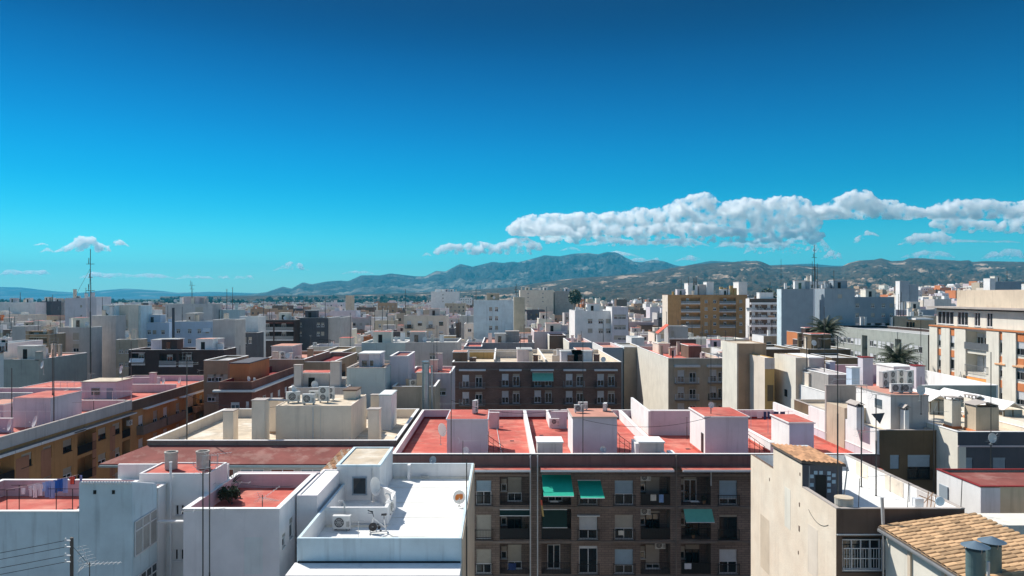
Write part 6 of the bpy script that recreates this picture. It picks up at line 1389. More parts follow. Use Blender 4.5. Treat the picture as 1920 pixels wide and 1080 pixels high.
for py in (569, 583, 597, 611): BW.ledge('F', .1, 10.4, Z(py+2, 270), Z(py-2, 270), 1.0, 'white', 'balcony_wall')
mid('large blank blue-grey slab, left edge coloured as sunlit', 1465, 1525, 542, 200, 3.2, 'grey_blue', 'grey_roof', .3, vb=625, left='blue_white', land='the big blue-grey slab', cap='coping_g')  # pale left material paints sunlight on the slab's side
mid('white stepped houses behind the two blue-grey slabs', 1512, 1544, 528, 232, 14, 'white', 'white_roof', .3, vb=560, name='white_house', xs=(1520, 1532), rows=(534, 550), ww=5, wh=6)
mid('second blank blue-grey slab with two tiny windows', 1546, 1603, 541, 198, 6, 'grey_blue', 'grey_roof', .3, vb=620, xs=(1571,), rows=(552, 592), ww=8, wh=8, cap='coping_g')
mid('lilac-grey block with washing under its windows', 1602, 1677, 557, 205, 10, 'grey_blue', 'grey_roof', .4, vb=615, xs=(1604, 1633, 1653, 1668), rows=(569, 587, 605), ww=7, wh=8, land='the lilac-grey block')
mid('low turquoise-topped white hall left of the orange panelled block', 1680, 1752, 581, 216, 4, 'grey_blue', 'white_roof', .3, vb=600, name='low_house')
mid('low grey house with a white roof box below the turquoise hall', 1677, 1752, 593, 203, 6, 'beige', 'white_roof', .4, vb=612, name='low_house', huts=[(1717, 1750, 600, -4, 4, 'white', 'white_roof')])
BX = mid('brown courtyard wall house beneath the first palm', 1502, 1565, 638, 140, 4, 'dark_brown', 'grey_roof', .3, vb=655)
mid('orange painted wall house with dishes on its roof edge', 1500, 1503, 624, 150, 14, 'orange', 'cream_roof', .2, vb=652, land='the orange painted wall', name='low_house')
mid('olive brown low wall house behind the cream tower', 1515, 1595, 655, 120, 10, 'olive', 'grey_roof', .2, vb=672)
mid('olive brown lower step beside the lilac terrace', 1560, 1614, 671, 112, 8, 'olive', 'grey_roof', .2, vb=684)
mid('grey hut house with a red tilted awning and black tanks', 1253, 1290, 612, 175, 9, 'light_grey', 'grey_roof', .2, vb=640, xs=(1258,), rows=(620,), ww=6, wh=14, frac=0)
b = MB(); b.poly([(X(1234, 173), 173, Z(626, 173)), (X(1254, 173), 173, Z(610, 173)), (X(1254, 173), 176, Z(609, 173)), (X(1234, 173), 176, Z(625, 173))], (0, 0, .12)); props(b.build('awning', [M['washing_red']]), 'bright red tilted awning beside the grey hut', 'awning')
mid('white low roof house with little domes left of centre right', 1184, 1208, 633, 185, 8, 'white', 'white_roof', .2, vb=650, name='white_house')
mid('museum-like hall with a curved shadow on its white wall', -30, 67, 567, 430, 30, 'white', 'grey_roof', .1, vb=590, land='the museum-like hall', name='hall', cap=None)
mid('dark green glass tower beside the museum-like hall', 75, 96, 565, 440, 20, 'slate', 'grey_roof', .1, vb=592, name='tower', cap=None)
mid('grey rounded hall right of the dark green tower', 97, 121, 567, 450, 20, 'light_grey', 'grey_roof', .1, vb=590, name='hall', cap=None)
mid('pale tall house row near the horizon left of the main hill', 648, 658, 554, 520, 12, 'beige_worn', 'grey_roof', .2, vb=567)
mid('white terraced apartment cluster at the foot of the mountains', 808, 858, 547, 640, 30, 'white', 'white_roof', .3, vb=562, huts=[(816, 834, 543, 3, 10, 'white', 'white_roof')])
mid('beige apartment row near the horizon right of the grey-white tower', 975, 1038, 544, 560, 30, 'cream', 'cream_roof', .3, vb=560)
mid('olive apartment row near the horizon beside the cypress', 1040, 1075, 546, 565, 20, 'grey', 'grey_roof', .3, vb=557)
mid('white tall house, shaded front coloured blue, in the far right quarter', 1687, 1705, 527, 330, 7, 'grey_blue', 'white_roof', .3, vb=550, name='white_house', left='white'); mid('blue shaded block behind the white tall house', 1705.5, 1722, 533, 332, 8, 'grey_blue', 'grey_roof', .3, vb=552)  # blue-grey front puts shade into the white house's colour
mid('white house stack with a blue-grey slab at the right edge', 1856, 1866, 522, 300, 4, 'white', 'white_roof', .3, vb=548, name='white_house'); mid('blue-grey slab at the far right above the penthouse', 1866.5, 1915, 528, 302, 14, 'grey_blue', 'grey_roof', .3, vb=556)
# masts that cross the skyline
def bigmast(px, D, top, z0, label, r, guys=(), bars=()):
    t = thing('radio_mast', label, 'mast', (X(px, D), D, z0)); x = X(px, D); zt = Z(top, D); b = MB()
    b.bar((x, D, z0), (x, D, z0+(zt-z0)*.5), r, 0, 6); b.bar((x, D, z0+(zt-z0)*.5), (x, D, zt), r*.6, 0, 6); b.build('mast', [M['mast']], t)
    for py, w in bars: b = MB(); z = Z(py, D); b.bar((x-w, D, z), (x+w, D, z), r*.6, 0, 4); b.bar((x-w*.4, D, z), (x-w*.4, D, z+1.5*w), r*.6, 0, 4); b.build('aerial', [M['mast']], t)
    for gx_, gy, py in guys: b = MB(); b.bar((x, D, Z(py, D)), (X(gx_, D), D, Z(gy, D)), r*.25, 0, 3); b.build('guy_wire', [M['mast']], t)
bigmast(169.5, 168, 467, 16, 'tall guyed radio mast rising above the lilac-grey tower', .13, [(141, 556, 503), (172, 556, 503), (166, 556, 497)], [(495, .9), (545, 1.0), (520, .5)])
bigmast(360, 214, 529, 33, 'aerial mast on the grey building with a lilac hut', .1, (), [(535, .9), (542, .6)])
bigmast(1527, 230, 459, 36, 'tallest lattice mast above the white stepped houses', .14, (), [(483, .8), (505, .5), (470, .4)]); bigmast(1523, 232, 490, 36, 'shorter thin mast left of the tallest one', .1); bigmast(1532.5, 231, 494, 36, 'short thick mast with white antenna panels', .12); bigmast(1464.5, 300, 486, 25, 'thin mast above the blue-grey slab', .12)
bigmast(968, 520, 533, 20, 'far telecom mast with white dishes', .3, (), [(543, 1.4), (548, 1.2)])
for i, px in enumerate((1291, 1301, 1305)): bigmast(px, 299, 519 if px != 1301 else 521, 38, ('left', 'middle', 'right')[i]+' rod of the telecom aerials on the orange-brick block', .12 if px == 1291 else .3)
# palms
def palm(px, D, py, label, R_, tb):
    x = X(px, D); z = Z(py, D); t = thing('palm_tree', label, 'palm tree', (x, D, 0), 'date palms'); rr = random.Random(px)
    b = MB(); b.bar((x, D, 0), (x, D, z), .42, 0, 10, .3); b.build('trunk', [M['wood']], t)
    b = MB(); n = 60
    for i in range(n):
        a = i*2.39996; e = 1.35-1.75*(i/n)+rr.uniform(-.1, .1); L = R_*rr.uniform(1.1, 1.3); h2 = Vector((math.cos(a), math.sin(a), 0)); side = Vector((-math.sin(a), math.cos(a), 0)); prev = None; st = 8
        for s_ in range(st+1):
            tt = s_/st; ee = e-1.25*tt*tt; c = Vector((x, D, z)) if prev is None else prev+(h2*math.cos(ee)+Vector((0, 0, math.sin(ee))))*L/st
            if prev is not None:
                w0 = .42*math.sin(math.pi*min(.97, .12+(tt-1/st)*.85)); w1 = .42*math.sin(math.pi*min(.985, .12+tt*.85)); dr = Vector((0, 0, -.45))
                for sg in (-1, 1):
                    for h_ in (0, .34, .67):
                        q0 = prev.lerp(c, h_); q1 = prev.lerp(c, h_+.26); tip = q1+(side*sg+dr+h2*.5)*(w0+w1)*.9; b.tri(q0, q1, tip)
                b.tri(prev-side*.04, prev+side*.04, c)
            prev = c
    b.build('crown', [M['palm']], t)
M['palm'] = plain('palm_frond', (0.05, 0.065, 0.03), .6)
palm(1549, 132, 622, 'date palm whose crown stands before the second blue-grey slab', 3.4, 0); palm(1684, 112, 677, 'date palm in front of the grey-green office block', 3.3, 0)
# ================================================================ terrain
def mk_noise(v, sc, oct_=5): return noise.fractal(Vector(v)*sc, 1.0, 2.0, oct_)
def interp(px, prof):
    if px <= prof[0][0]: return prof[0][1]
    for (a, b), (c, d) in zip(prof, prof[1:]):
        if px <= c: t = (px-a)/(c-a); return b+(d-b)*t
    return prof[-1][1]
NEARP = [(300, 556), (600, 553.5), (700, 551.5), (850, 546), (950, 539), (1050, 525), (1100, 520), (1150, 517), (1200, 512), (1250, 504), (1300, 496), (1340, 493), (1364, 491.8), (1419, 489), (1429, 491), (1445, 498), (1494, 497), (1539, 500.5), (1578, 500), (1591, 493), (1610, 488.5), (1639, 487), (1652, 484), (1671, 489.5), (1694, 488.5), (1704, 484), (1729, 484), (1768, 487), (1800, 489), (1817, 487.6), (1823, 491), (1849, 489.5), (1920, 491), (2100, 488), (2400, 492)]
MAINP = [(380, 556), (470, 552), (500, 547.5), (530, 537.5), (547, 541), (568, 529), (585, 533), (610, 528), (638, 526), (653, 527), (678, 516), (713, 516), (732, 512.5), (780, 518), (797, 518), (818, 507.7), (835, 509), (863, 494.6), (886, 500), (923, 491), (943, 493), (962, 490), (971, 492), (1000, 484), (1022, 478.5), (1050, 480.5), (1074, 475.6), (1104, 474), (1121, 476.5), (1139, 472), (1156, 473), (1171, 481.5), (1188, 490), (1203, 491.6), (1226, 487), (1246, 490), (1267, 497.5), (1281, 499), (1305, 494), (1334, 488.8), (1375, 491), (1400, 488), (1445, 497), (1500, 495), (1520, 494), (1560, 498), (1700, 500), (2300, 505)]
FARP = [(-500, 540), (0, 538), (40, 539), (100, 546), (150, 549), (185, 545), (235, 541), (300, 545), (330, 549), (400, 547), (480, 550), (560, 552), (700, 552)]
def ridge(name, prof, Y0, Y1, Y2, px0, px1, nx, ny, mat, rough, label, pw=1.6, seed=0):
    v = []; f = []
    for j in range(ny+1):
        t = j/ny
        for i in range(nx+1):
            px = px0+(px1-px0)*i/nx
            H = max(3, H0+(CY-interp(px, prof))/F*Y1)
            if t <= .75: s = t/.75; y = Y0+(Y1-Y0)*s; k = s**pw
            else: s = (t-.75)/.25; y = Y1+(Y2-Y1)*s; k = (1-s)**1.5
            x = (px-CX)/F*y
            n1 = 1-abs(mk_noise((x+seed*999, y, seed), 1/(Y1*.03), 7)); n1 = n1-.62
            z = H*k+H*rough*n1*math.sin(math.pi*min(1, s if t <= .75 else 1-s))*(.6+.4*k)
            if t > .98 or t == 0: z = -2
            lim = H0+(CY-interp(px, prof)-0.0)/F*y
            if t <= .75 and z > lim-H0*.0 and s < .999: z = min(z, lim-.004*Y1*(1-s))
            v.append((x, y, z))
    for j in range(ny):
        for i in range(nx):
            a = j*(nx+1)+i; f.append((a, a+1, a+nx+2, a+nx+1))
    me = bpy.data.meshes.new(name); me.from_pydata(v, [], f); me.materials.append(mat)
    for p in me.polygons: p.use_smooth = True
    o = bpy.data.objects.new(name, me); C.objects.link(o); OFF[o.name] = (0, 0, 0); return props(o, label, None, None, 'structure')
def scrub(name, green, green2, rock, sc, rockw, bumpd):
    m, t, b = mat_base(name); L = t.links; g = nd(t, 'ShaderNodeNewGeometry')
    n = nd(t, 'ShaderNodeTexNoise'); n.inputs['Scale'].default_value = sc; n.inputs['Detail'].default_value = 10; n.inputs['Roughness'].default_value = .65; L.new(g.outputs['Position'], n.inputs['Vector'])
    mp = nd(t, 'ShaderNodeMapping'); mp.inputs['Scale'].default_value = (1, .6, 3.0); L.new(g.outputs['Position'], mp.inputs['Vector'])
    n2 = nd(t, 'ShaderNodeTexNoise'); n2.inputs['Scale'].default_value = sc*.7; n2.inputs['Detail'].default_value = 9; n2.inputs['Roughness'].default_value = .6; L.new(mp.outputs[0], n2.inputs['Vector'])
    m1 = nd(t, 'ShaderNodeMix', data_type='RGBA'); m1.inputs[6].default_value = (*green, 1); m1.inputs[7].default_value = (*green2, 1)
    r1 = nd(t, 'ShaderNodeMapRange'); r1.inputs['From Min'].default_value = .35; r1.inputs['From Max'].default_value = .65; L.new(n.outputs['Fac'], r1.inputs['Value']); L.new(r1.outputs[0], m1.inputs[0])
    m2 = nd(t, 'ShaderNodeMix', data_type='RGBA'); m2.inputs[7].default_value = (*rock, 1); L.new(m1.outputs[2], m2.inputs[6])
    r2 = nd(t, 'ShaderNodeMapRange'); r2.inputs['From Min'].default_value = rockw[0]; r2.inputs['From Max'].default_value = rockw[1]; L.new(n2.outputs['Fac'], r2.inputs['Value']); L.new(r2.outputs[0], m2.inputs[0])
    L.new(m2.outputs[2], b.inputs['Base Color']); b.inputs['Roughness'].default_value = 1; b.inputs['Specular IOR Level'].default_value = 0
    bp = nd(t, 'ShaderNodeBump'); bp.inputs['Strength'].default_value = 1; bp.inputs['Distance'].default_value = bumpd; L.new(n.outputs['Fac'], bp.inputs['Height']); L.new(bp.outputs[0], b.inputs['Normal'])
    return m
M['hill'] = scrub('scrub_hillside', (.045, .036, .026), (.11, .078, .054), (.46, .34, .25), .009, (.57, .67), 40)
M['mount'] = scrub('mountain_rock', (.045, .055, .06), (.08, .085, .085), (.27, .25, .22), .0024, (.55, .65), 160)
M['plain_m'] = scrub('plain_fields', (.035, .05, .025), (.13, .11, .06), (.35, .29, .2), .012, (.56, .62), .5)
M['street'] = plaster('street_asphalt', (.10, .095, .085), .3, 0, col2=(.20, .175, .15), mixscale=.03, bump=0)
M['sea'] = plain('sea_water', (.005, .07, .13), .9, spec=.1)
ridge('hills', NEARP, 1500, 4600, 6500, 300, 2350, 560, 120, M['hill'], .5, 'scrubby low hills with pale eroded scars beyond the town', 1.75, 1)
ridge('mountains', MAINP, 5200, 9200, 11500, 380, 2250, 560, 110, M['mount'], .75, 'bluish rocky mountain range on the skyline', 1.25, 2)
ridge('far_hills', FARP, 11500, 14000, 14600, -520, 700, 120, 20, M['mount'], .1, 'faint blue hills on the far left horizon', 1.0, 3)
b = MB(); b.quad((-9000, -2500, 0), (12000, -2500, 0), (12000, 1550, 0), (-9000, 1550, 0)); b.build('ground', [M['street']], kind='structure', label='town ground and streets between the buildings')
b = MB(); b.quad((-16000, 1550, -.2), (18000, 1550, -.2), (18000, 14600, -.2), (-16000, 14600, -.2)); b.build('plain', [M['plain_m']], kind='structure', label='flat farmland plain beyond the town')
b = MB(); b.poly([(-16000, 2300, -.1), (-1500, 2300, -.1), (-2600, 5200, -.1), (-3800, 11500, -.1), (-16000, 11500, -.1)], (0, 0, .08)); b.build('sea', [M['sea']], kind='structure', label='strip of blue sea at the far left')

# ================================================================ filler houses of the middle distance (each a thing), rest as one mass
rr = random.Random(21)
COL = [('white', 'white', 20), ('white', 'lilac_white', 8), ('cream', 'cream', 15), ('pale', 'pale_cream', 12), ('lilac', 'lilac', 6), ('pink', 'pink', 8), ('beige', 'beige', 13), ('grey', 'light_grey', 7), ('dark grey', 'slate', 3), ('brown', 'brown', 12), ('sandy', 'tan', 9), ('ochre', 'ochre', 4), ('mint', 'mint', 2), ('terracotta', 'orange', 4), ('red brick', 'red_brick', 4)]
ROOFS = [('red', 'red', 4), ('salmon', 'salmon_roof', 6), ('sandy', 'cream_roof', 8), ('grey', 'grey_roof', 8), ('white', 'white_roof', 5), ('brown', 'dull_red', 4)]
def pick(tab):
    s = rr.uniform(0, sum(t[-1] for t in tab))
    for t in tab:
        s -= t[-1]
        if s <= 0: return t
    return tab[-1]
NAMED = [(-47, -62, 62, 125)]
def clear_top(px0, px1, D, z):
    """highest allowed roof so that no building that was placed by hand is covered"""
    for (Dh, a, c, top, bot, Db, hx0, hx1) in HAND:
        if D < Dh and px1 > a and px0 < c:
            lim = H0-(bot-CY)/F*D
            z = min(z, lim)
    return z
def hits(x0, x1, y0, y1):
    for (Dh, a, c, top, bot, Db, hx0, hx1) in HAND:
        if x0 < hx1+.3 and x1 > hx0-.3 and y0 < Db+.4 and y1 > Dh-.4: return True
    return False
def rel(px, py):
    best = min(LAND, key=lambda l: abs(l[0]-px)+2.2*abs(l[1]-py)); dx, dy = px-best[0], py-best[1]
    if abs(dy)*2.5 > abs(dx): w = 'behind' if dy < 0 else 'in front of'
    else: w = 'left of' if dx < 0 else 'right of'
    return w, best[2]
FILL = []; MASS = []
D = 127.0; row = 0
while D < 1500:
    step = 10+D*.011; xe = .76*D+10; x = -.72*D-15+rr.uniform(0, 8)
    while x < xe:
        w = rr.choice((5, 6, 7, 8, 9, 11, 13, 16))*(1 if D < 600 else 1.2); dep = rr.uniform(.72, .97)*step; y0 = D+rr.uniform(0, step-dep)
        if rr.random() < (.1 if D < 900 else .1+.6*(D-900)/600): x += w; continue
        z = rr.gauss(17.5, 3.2) if D < 420 else rr.gauss(16.0, 4.6)
        if rr.random() < .05: z += rr.uniform(4, 9)
        if D > 700 and (x/D) < -.1 : z = min(z, 20)
        px0, px1 = CX+x/y0*F, CX+(x+w)/y0*F
        z = z+max(0, x/D-.2)*max(0, D-350)*.07
        z = min(z, 34-(558-553)/F*y0*(1 if D < 700 else .2) - (0 if D>900 else 4)+max(0, x/D-.2)*max(0, D-350)*.06) if rr.random() < .9 else z
        z = clear_top(px0, px1, y0, z)
        if z > 4.5 and not hits(x, x+w, y0, y0+dep) and px1 > -30 and px0 < 1950:
            (FILL if (D < 400 and len(FILL) < 285) else MASS).append((x, x+w, y0, y0+dep, z))
        x += w+(.05 if rr.random() < .75 else rr.uniform(2, 7))
    D += step+(7 if row % 3 == 2 else .1); row += 1
used = {}
ORD = ['', 'second', 'third', 'fourth', 'fifth', 'sixth', 'seventh', 'eighth', 'ninth', 'tenth', 'eleventh', 'twelfth']
for i, (x0, x1, y0, y1, z) in enumerate(FILL):
    cn, cm, _ = pick(COL); rn, rm, _ = pick(ROOFS)
    par = rr.choice((.4, .7, .9)); lf = rr.choice((None, None, 'white', 'pale_cream', 'cream'))
    hutn = rr.choice((0, 1, 1, 1, 2)) if x1-x0 > 8 else rr.choice((0, 1)); bal = rr.random() < .3; wz = z-2.6
    B = Bld('town_house' if z < 19 else 'apartment_building', '', x0, x1, y0, y1, z, cm, rm, par, .2, rr.choice(('coping_w', 'coping_w', 'coping_g')), cat='house' if z < 19 else 'building', left=lf, group='flat-roofed houses of the town', inner=rr.choice((cm, 'white', 'lilac')))
    w = x1-x0; n = int((w-1)/rr.uniform(2.1, 3.2)); blank = rr.random() < .1; nfl = 2 if y0 < 260 else 2
    if not blank:
        sh = rr.choice(('shut_w', 'shut_b', 'shut_l')); ws = rr.uniform(1.0, 1.5); fr_ = rr.choice(('frame', 'frame', 'iron'))
        for j in range(nfl):
            for k in range(n):
                u = w*(k+.5)/n-ws/2; zz = wz-3.05*j
                if zz < 4: continue
                if bal and k % 2 == 0 and w/n > 2.4:
                    B.win('F', u, u+ws, zz-1.2, zz+1.0, rr.choice((.2, .5, .9)), fr_, sh); B.balcony('F', max(.1, u-.6), min(w-.1, u+ws+.6), zz-1.2, .9, 'slab', rr.choice(('iron', 'white_rail')), False)
                else: B.win('F', u, u+ws, zz-.4, zz+1.0, rr.choice((.2, .5, .9)), fr_, sh)
    B.finish(); feats = []
    for k in range(hutn):
        hw = min(rr.uniform(2.6, 4.5), w-1.6); hx = x0+.6+rr.uniform(0, w-hw-1.2); hy = y0+.6+rr.uniform(0, max(.1, (y1-y0)*.5)); hc = rr.choice((cm, 'white', 'lilac', 'pale_cream', cm, 'light_grey'))
        zt = z-par+rr.uniform(2.2, 3.0)
        if clear_top(CX+hx/hy*F, CX+(hx+hw)/hy*F, hy, zt) < zt: continue
        ho = hut(B, hx, hx+hw, hy, min(hy+rr.uniform(2.5, 4), y1-.3), z-par, zt, hc, rr.choice((rm, 'grey_roof', 'red', 'salmon_roof')), slabm=rr.choice(('coping_w', 'coping_g')))
        if rr.random() < .6: panel(ho, hx+hw*.3, hx+hw*.3+.8, hy, z-par+.02, z-par+1.95, rr.choice(('void', 'glass', 'dark_brown')), 'door')
        feats.append('hut')
    for k in range(rr.choice((0, 1, 1, 2))):
        cx_ = x0+.5+rr.uniform(0, max(.1, w-1.6)); cy_ = y0+.5+rr.uniform(0, (y1-y0)*.6); hh_ = rr.uniform(1.2, 2.2)
        chimney(B, cx_, cx_+.7, cy_, cy_+.6, z-par, z-par+hh_, rr.choice(('white', cm)), 'coping_g'); feats.append('chimney')
    nh, nc = feats.count('hut'), feats.count('chimney')
    fs = {0: 'no hut', 1: 'one roof hut', 2: 'two roof huts'}[nh]+(' and a chimney' if nc == 1 else ' and two chimneys' if nc == 2 else '')
    py = CY+(H0-z)/y0*F; px = CX+(x0+x1)/2/y0*F; wr, lm = rel(px, py+4)
    key = (cn, rn, wr, lm); used[key] = used.get(key, 0)+1; od = ORD[min(used[key]-1, 11)]
    lab = ' '.join(x for x in (od, cn, 'house' if z < 19 else 'block', rn+' roof,', ({0: 'hutless', 1: 'one hut', 2: 'two huts'}[nh])+(', balconies,' if bal and not blank else ','), wr, lm) if x)
    B.root['label'] = lab
    # rooftop gear
    if rr.random() < .75:
        hh_ = rr.uniform(3, 9); antenna(x0+w*rr.random(), y0+1, z-par, hh_, 'roof aerial on the '+' '.join(x for x in (cn, 'house', wr, lm, (od and '('+od+')')) if x), rr.choice((0, 1, 2)), rr.uniform(0, 3), .035)
    for k in range(rr.choice((0, 1, 2)) if y0 < 230 and w > 6 else 0):
        ac_unit(x0+.5+(w-1.6)*rr.random(), y0+.6+rr.uniform(0, 3), z-par, 'rooftop air conditioner on the '+' '.join(x for x in (cn, 'house', wr, lm) if x), rr.choice((0, 0, 1)), rr.uniform(-.3, 1.2), 1.1)
    if rr.random() < .25 and z-par > 4:      # white rail or pergola frame on the roof
        px_ = x0+.5+rr.uniform(0, max(.1, w-4)); b = MB(); zz = z-par
        for a_, c_ in ((0, 0), (2.6, 0), (0, 2), (2.6, 2)): b.bar((px_+a_, y0+1+c_, zz), (px_+a_, y0+1+c_, zz+2.2), .05, 0, 4)
        b.bar((px_, y0+1, zz+2.2), (px_+2.6, y0+1, zz+2.2), .05, 0, 4); b.bar((px_, y0+3, zz+2.2), (px_+2.6, y0+3, zz+2.2), .05, 0, 4); b.build('pergola', [M[rr.choice(('white_rail', 'iron'))]], B.root)
    if rr.random() < .4: dish(x0+.6+(w-1.2)*rr.random(), y0+.8, z-par, .45, rr.uniform(-.4, 1.3), 'white dish on the '+' '.join(x for x in (cn, 'house', wr, lm, (od and '('+od+')')) if x), .3, 1.0)
# the mass of houses beyond, one object
mm = ['white', 'blue_white', 'cream', 'pale_cream', 'lilac', 'pink', 'beige', 'light_grey', 'slate', 'brown', 'tan', 'orange', 'mint', 'red', 'salmon_roof', 'cream_roof', 'grey_roof', 'white_roof', 'dull_red', 'glass', 'shut_b', 'olive']
ix = {n: i for i, n in enumerate(mm)}
b = MB(); wts = [22, 3, 15, 13, 5, 7, 13, 6, 4, 15, 11, 5, 1]
def fastbox(x0, x1, y0, y1, z0, z1, m, top): # no bottom
    n = len(b.v); b.v += [(x0, y0, z0), (x1, y0, z0), (x1, y1, z0), (x0, y1, z0), (x0, y0, z1), (x1, y0, z1), (x1, y1, z1), (x0, y1, z1)]
    b.f += [(n+4, n+5, n+6, n+7), (n, n+1, n+5, n+4), (n+1, n+2, n+6, n+5), (n+2, n+3, n+7, n+6), (n+3, n, n+4, n+7)]; b.m += [top, m, m, m, m]
def massbox(x0, x1, y0, y1, z, gz=0):
    c = rr.choices(range(13), wts)[0]; rf_ = ix[rr.choice(('red', 'salmon_roof', 'salmon_roof', 'cream_roof', 'cream_roof', 'grey_roof', 'grey_roof', 'white_roof', 'dull_red'))]
    fastbox(x0, x1, y0, y1, gz, z-.5, c, rf_); t = .22
    fastbox(x0, x1, y0, y0+t, z-.5, z, c, c); fastbox(x0, x0+t, y0+t, y1-t, z-.5, z, c, c); fastbox(x1-t, x1, y0+t, y1-t, z-.5, z, c, c); fastbox(x0, x1, y1-t, y1, z-.5, z, c, c)
    for k in range(rr.choice((0, 1, 1, 2))):
        hw = rr.uniform(2, 4.5); hx = x0+.4+rr.uniform(0, max(.1, x1-x0-hw-.8)); hy = y0+rr.uniform(.5, max(.6, (y1-y0)*.5)); fastbox(hx, hx+hw, hy, min(hy+3, y1-.3), z-.5, z+rr.uniform(1.2, 2.3), rr.choice((c, 0, 4, 3)), rf_)
    if rr.random() < .7:
        n = int((x1-x0)/3)
        for j in range(2):
            for k in range(n):
                u = x0+(x1-x0)*(k+.5)/n; zz = z-2.2-3*j; 
                if zz > 2: fastbox(u-.6, u+.6, y0-.05, y0-.003, zz-1.3, zz, ix[rr.choice(('glass', 'glass', 'shut_b'))], c)
    for _ in range(rr.choice((0, 1, 2))): cx_ = x0+rr.random()*(x1-x0-.6); fastbox(cx_, cx_+.6, y0+1, y0+1.6, z-.5, z+1.2, rr.choice((0, c)), 0)
yy = -28.0
while yy > -420:      # the town goes on behind and beside the camera
    xx_ = -330
    while xx_ < 330:
        w_ = rr.choice((8, 11, 14, 18)); dp = 12+(-yy)*.01
        if rr.random() > .12: MASS.append((xx_, xx_+w_, yy-dp, yy, rr.gauss(18.5, 3)))
        xx_ += w_+.05
    yy -= dp+rr.choice((.1, .1, 8))
for (x0, x1, y0, y1, z) in MASS: massbox(x0, x1, y0, y1, z)
b.build('distant_houses', [M[n] for n in mm], kind='stuff', label='mass of small flat-roofed houses filling the far town')
# villas over the plain and the lower hillside
def hill_z(x, y):
    px = CX+x/y*F; H = max(3, H0+(CY-interp(px, NEARP))/F*4600)
    if y < 1500: return 0
    s = min(1, (y-1500)/3100); return H*s**1.75*.9
b = MB()
for i in range(4600):
    y = rr.uniform(1450, 3600)**1.0; px = rr.uniform(-10, 1930)
    if px < 560 and rr.random() < .55: continue
    if rr.random() < .5: px = rr.gauss(1730, 70); y = rr.gauss(2650, 130)
    elif rr.random() < .25: px = rr.gauss(700, 110); y = rr.gauss(2000, 250)
    if not -20 < px < 1940 or y < 1400: continue
    x = (px-CX)/F*y; z = hill_z(x, y) if px > 300 else 0; w = rr.uniform(7, 16)*(2.4 if rr.random() < .08 else 1); fastbox(x, x+w, y, y+10, z-15, z+rr.uniform(3.5, 6.5), rr.choice((0, 0, 0, 3, 3, 2, 5, 6)), ix[rr.choice(('white_roof', 'cream_roof', 'salmon_roof'))])
b.build('villas', [M[n] for n in mm], kind='stuff', label='scattered pale villas on the plain and lower hillsides')
# trees: dark groves beyond the town, each crown an uneven clump
M['grove'] = plain('grove_green', (0.035, 0.045, 0.028), 1.0, spec=0.0); M['grove2'] = plain('grove_green_light', (0.06, 0.08, 0.035), 1.0, spec=0.0)
ico = bpy.data.meshes.new('i'); import bmesh
bm = bmesh.new(); bmesh.ops.create_icosphere(bm, subdivisions=1, radius=1); iv = [v.co.copy() for v in bm.verts]; bm.verts.index_update(); if_ = [tuple(v.index for v in f.verts) for f in bm.faces]; bm.free()
b = MB()
for i in range(9000):
    u = rr.random(); y = 900+2700*u**1.3; px = rr.uniform(-20, 1940); x = (px-CX)/F*y
    if mk_noise((x, y*.5, 0), 1/260, 3) < -.02 and y > 1500: continue
    if y < 1500 and rr.random() < .72: continue
    z = hill_z(x, y) if px > 300 else 0; s = rr.uniform(2.2, 5.5)*(1 if y < 2000 else 1.5); hgt = rr.uniform(.7, 1.5)
    n = len(b.v)
    for p in iv: k = rr.uniform(.65, 1.2); b.v.append((x+p.x*s*k, y+p.y*s*k, z+s*hgt*.8+p.z*s*hgt*k))
    b.f += [(n+a, n+c, n+d) for a, c, d in if_]; b.m += [1 if rr.random() < .35 else 0]*len(if_)
b.build('distant_trees', [M['grove'], M['grove2']], kind='stuff', label='dark groves of trees between the town and the hills')
def tree(px, D, top, s, label, kind='tree'):
    x = X(px, D); zt = Z(top, D); t = thing(kind, label, 'tree', (x, D, 0), 'trees among the far roofs'); r2 = random.Random(px)
    b = MB(); b.bar((x, D, 0), (x, D, zt-s), .3, 0, 6); b.build('trunk', [M['wood']], t); b = MB()
    for i in range(420):
        d = Vector((r2.gauss(0, 1), r2.gauss(0, 1), r2.gauss(0, 1))).normalized()*s*r2.random()**.35; c = Vector((x, D, zt-s*1.1))+Vector((d.x, d.y, d.z*1.1)); u = Vector((r2.uniform(-1, 1), r2.uniform(-1, 1), r2.uniform(-1, 1))).normalized()*s*.22; v = u.orthogonal().normalized()*s*.13
        b.quad(c-u, c+v, c+u, c-v)
    b.build('crown', [M['leaf']], t)
for px, D_, top, s, lb in ((1078, 540, 543, 5, 'dark bushy tree behind the olive apartment row'), (1475, 420, 540, 5, 'dark tree left of the big blue-grey slab'), (1495, 440, 537, 6, 'broader dark tree behind the big blue-grey slab'), (1440, 430, 541, 5, 'dark tree above the white balconied block')): tree(px, D_, top, s, lb)

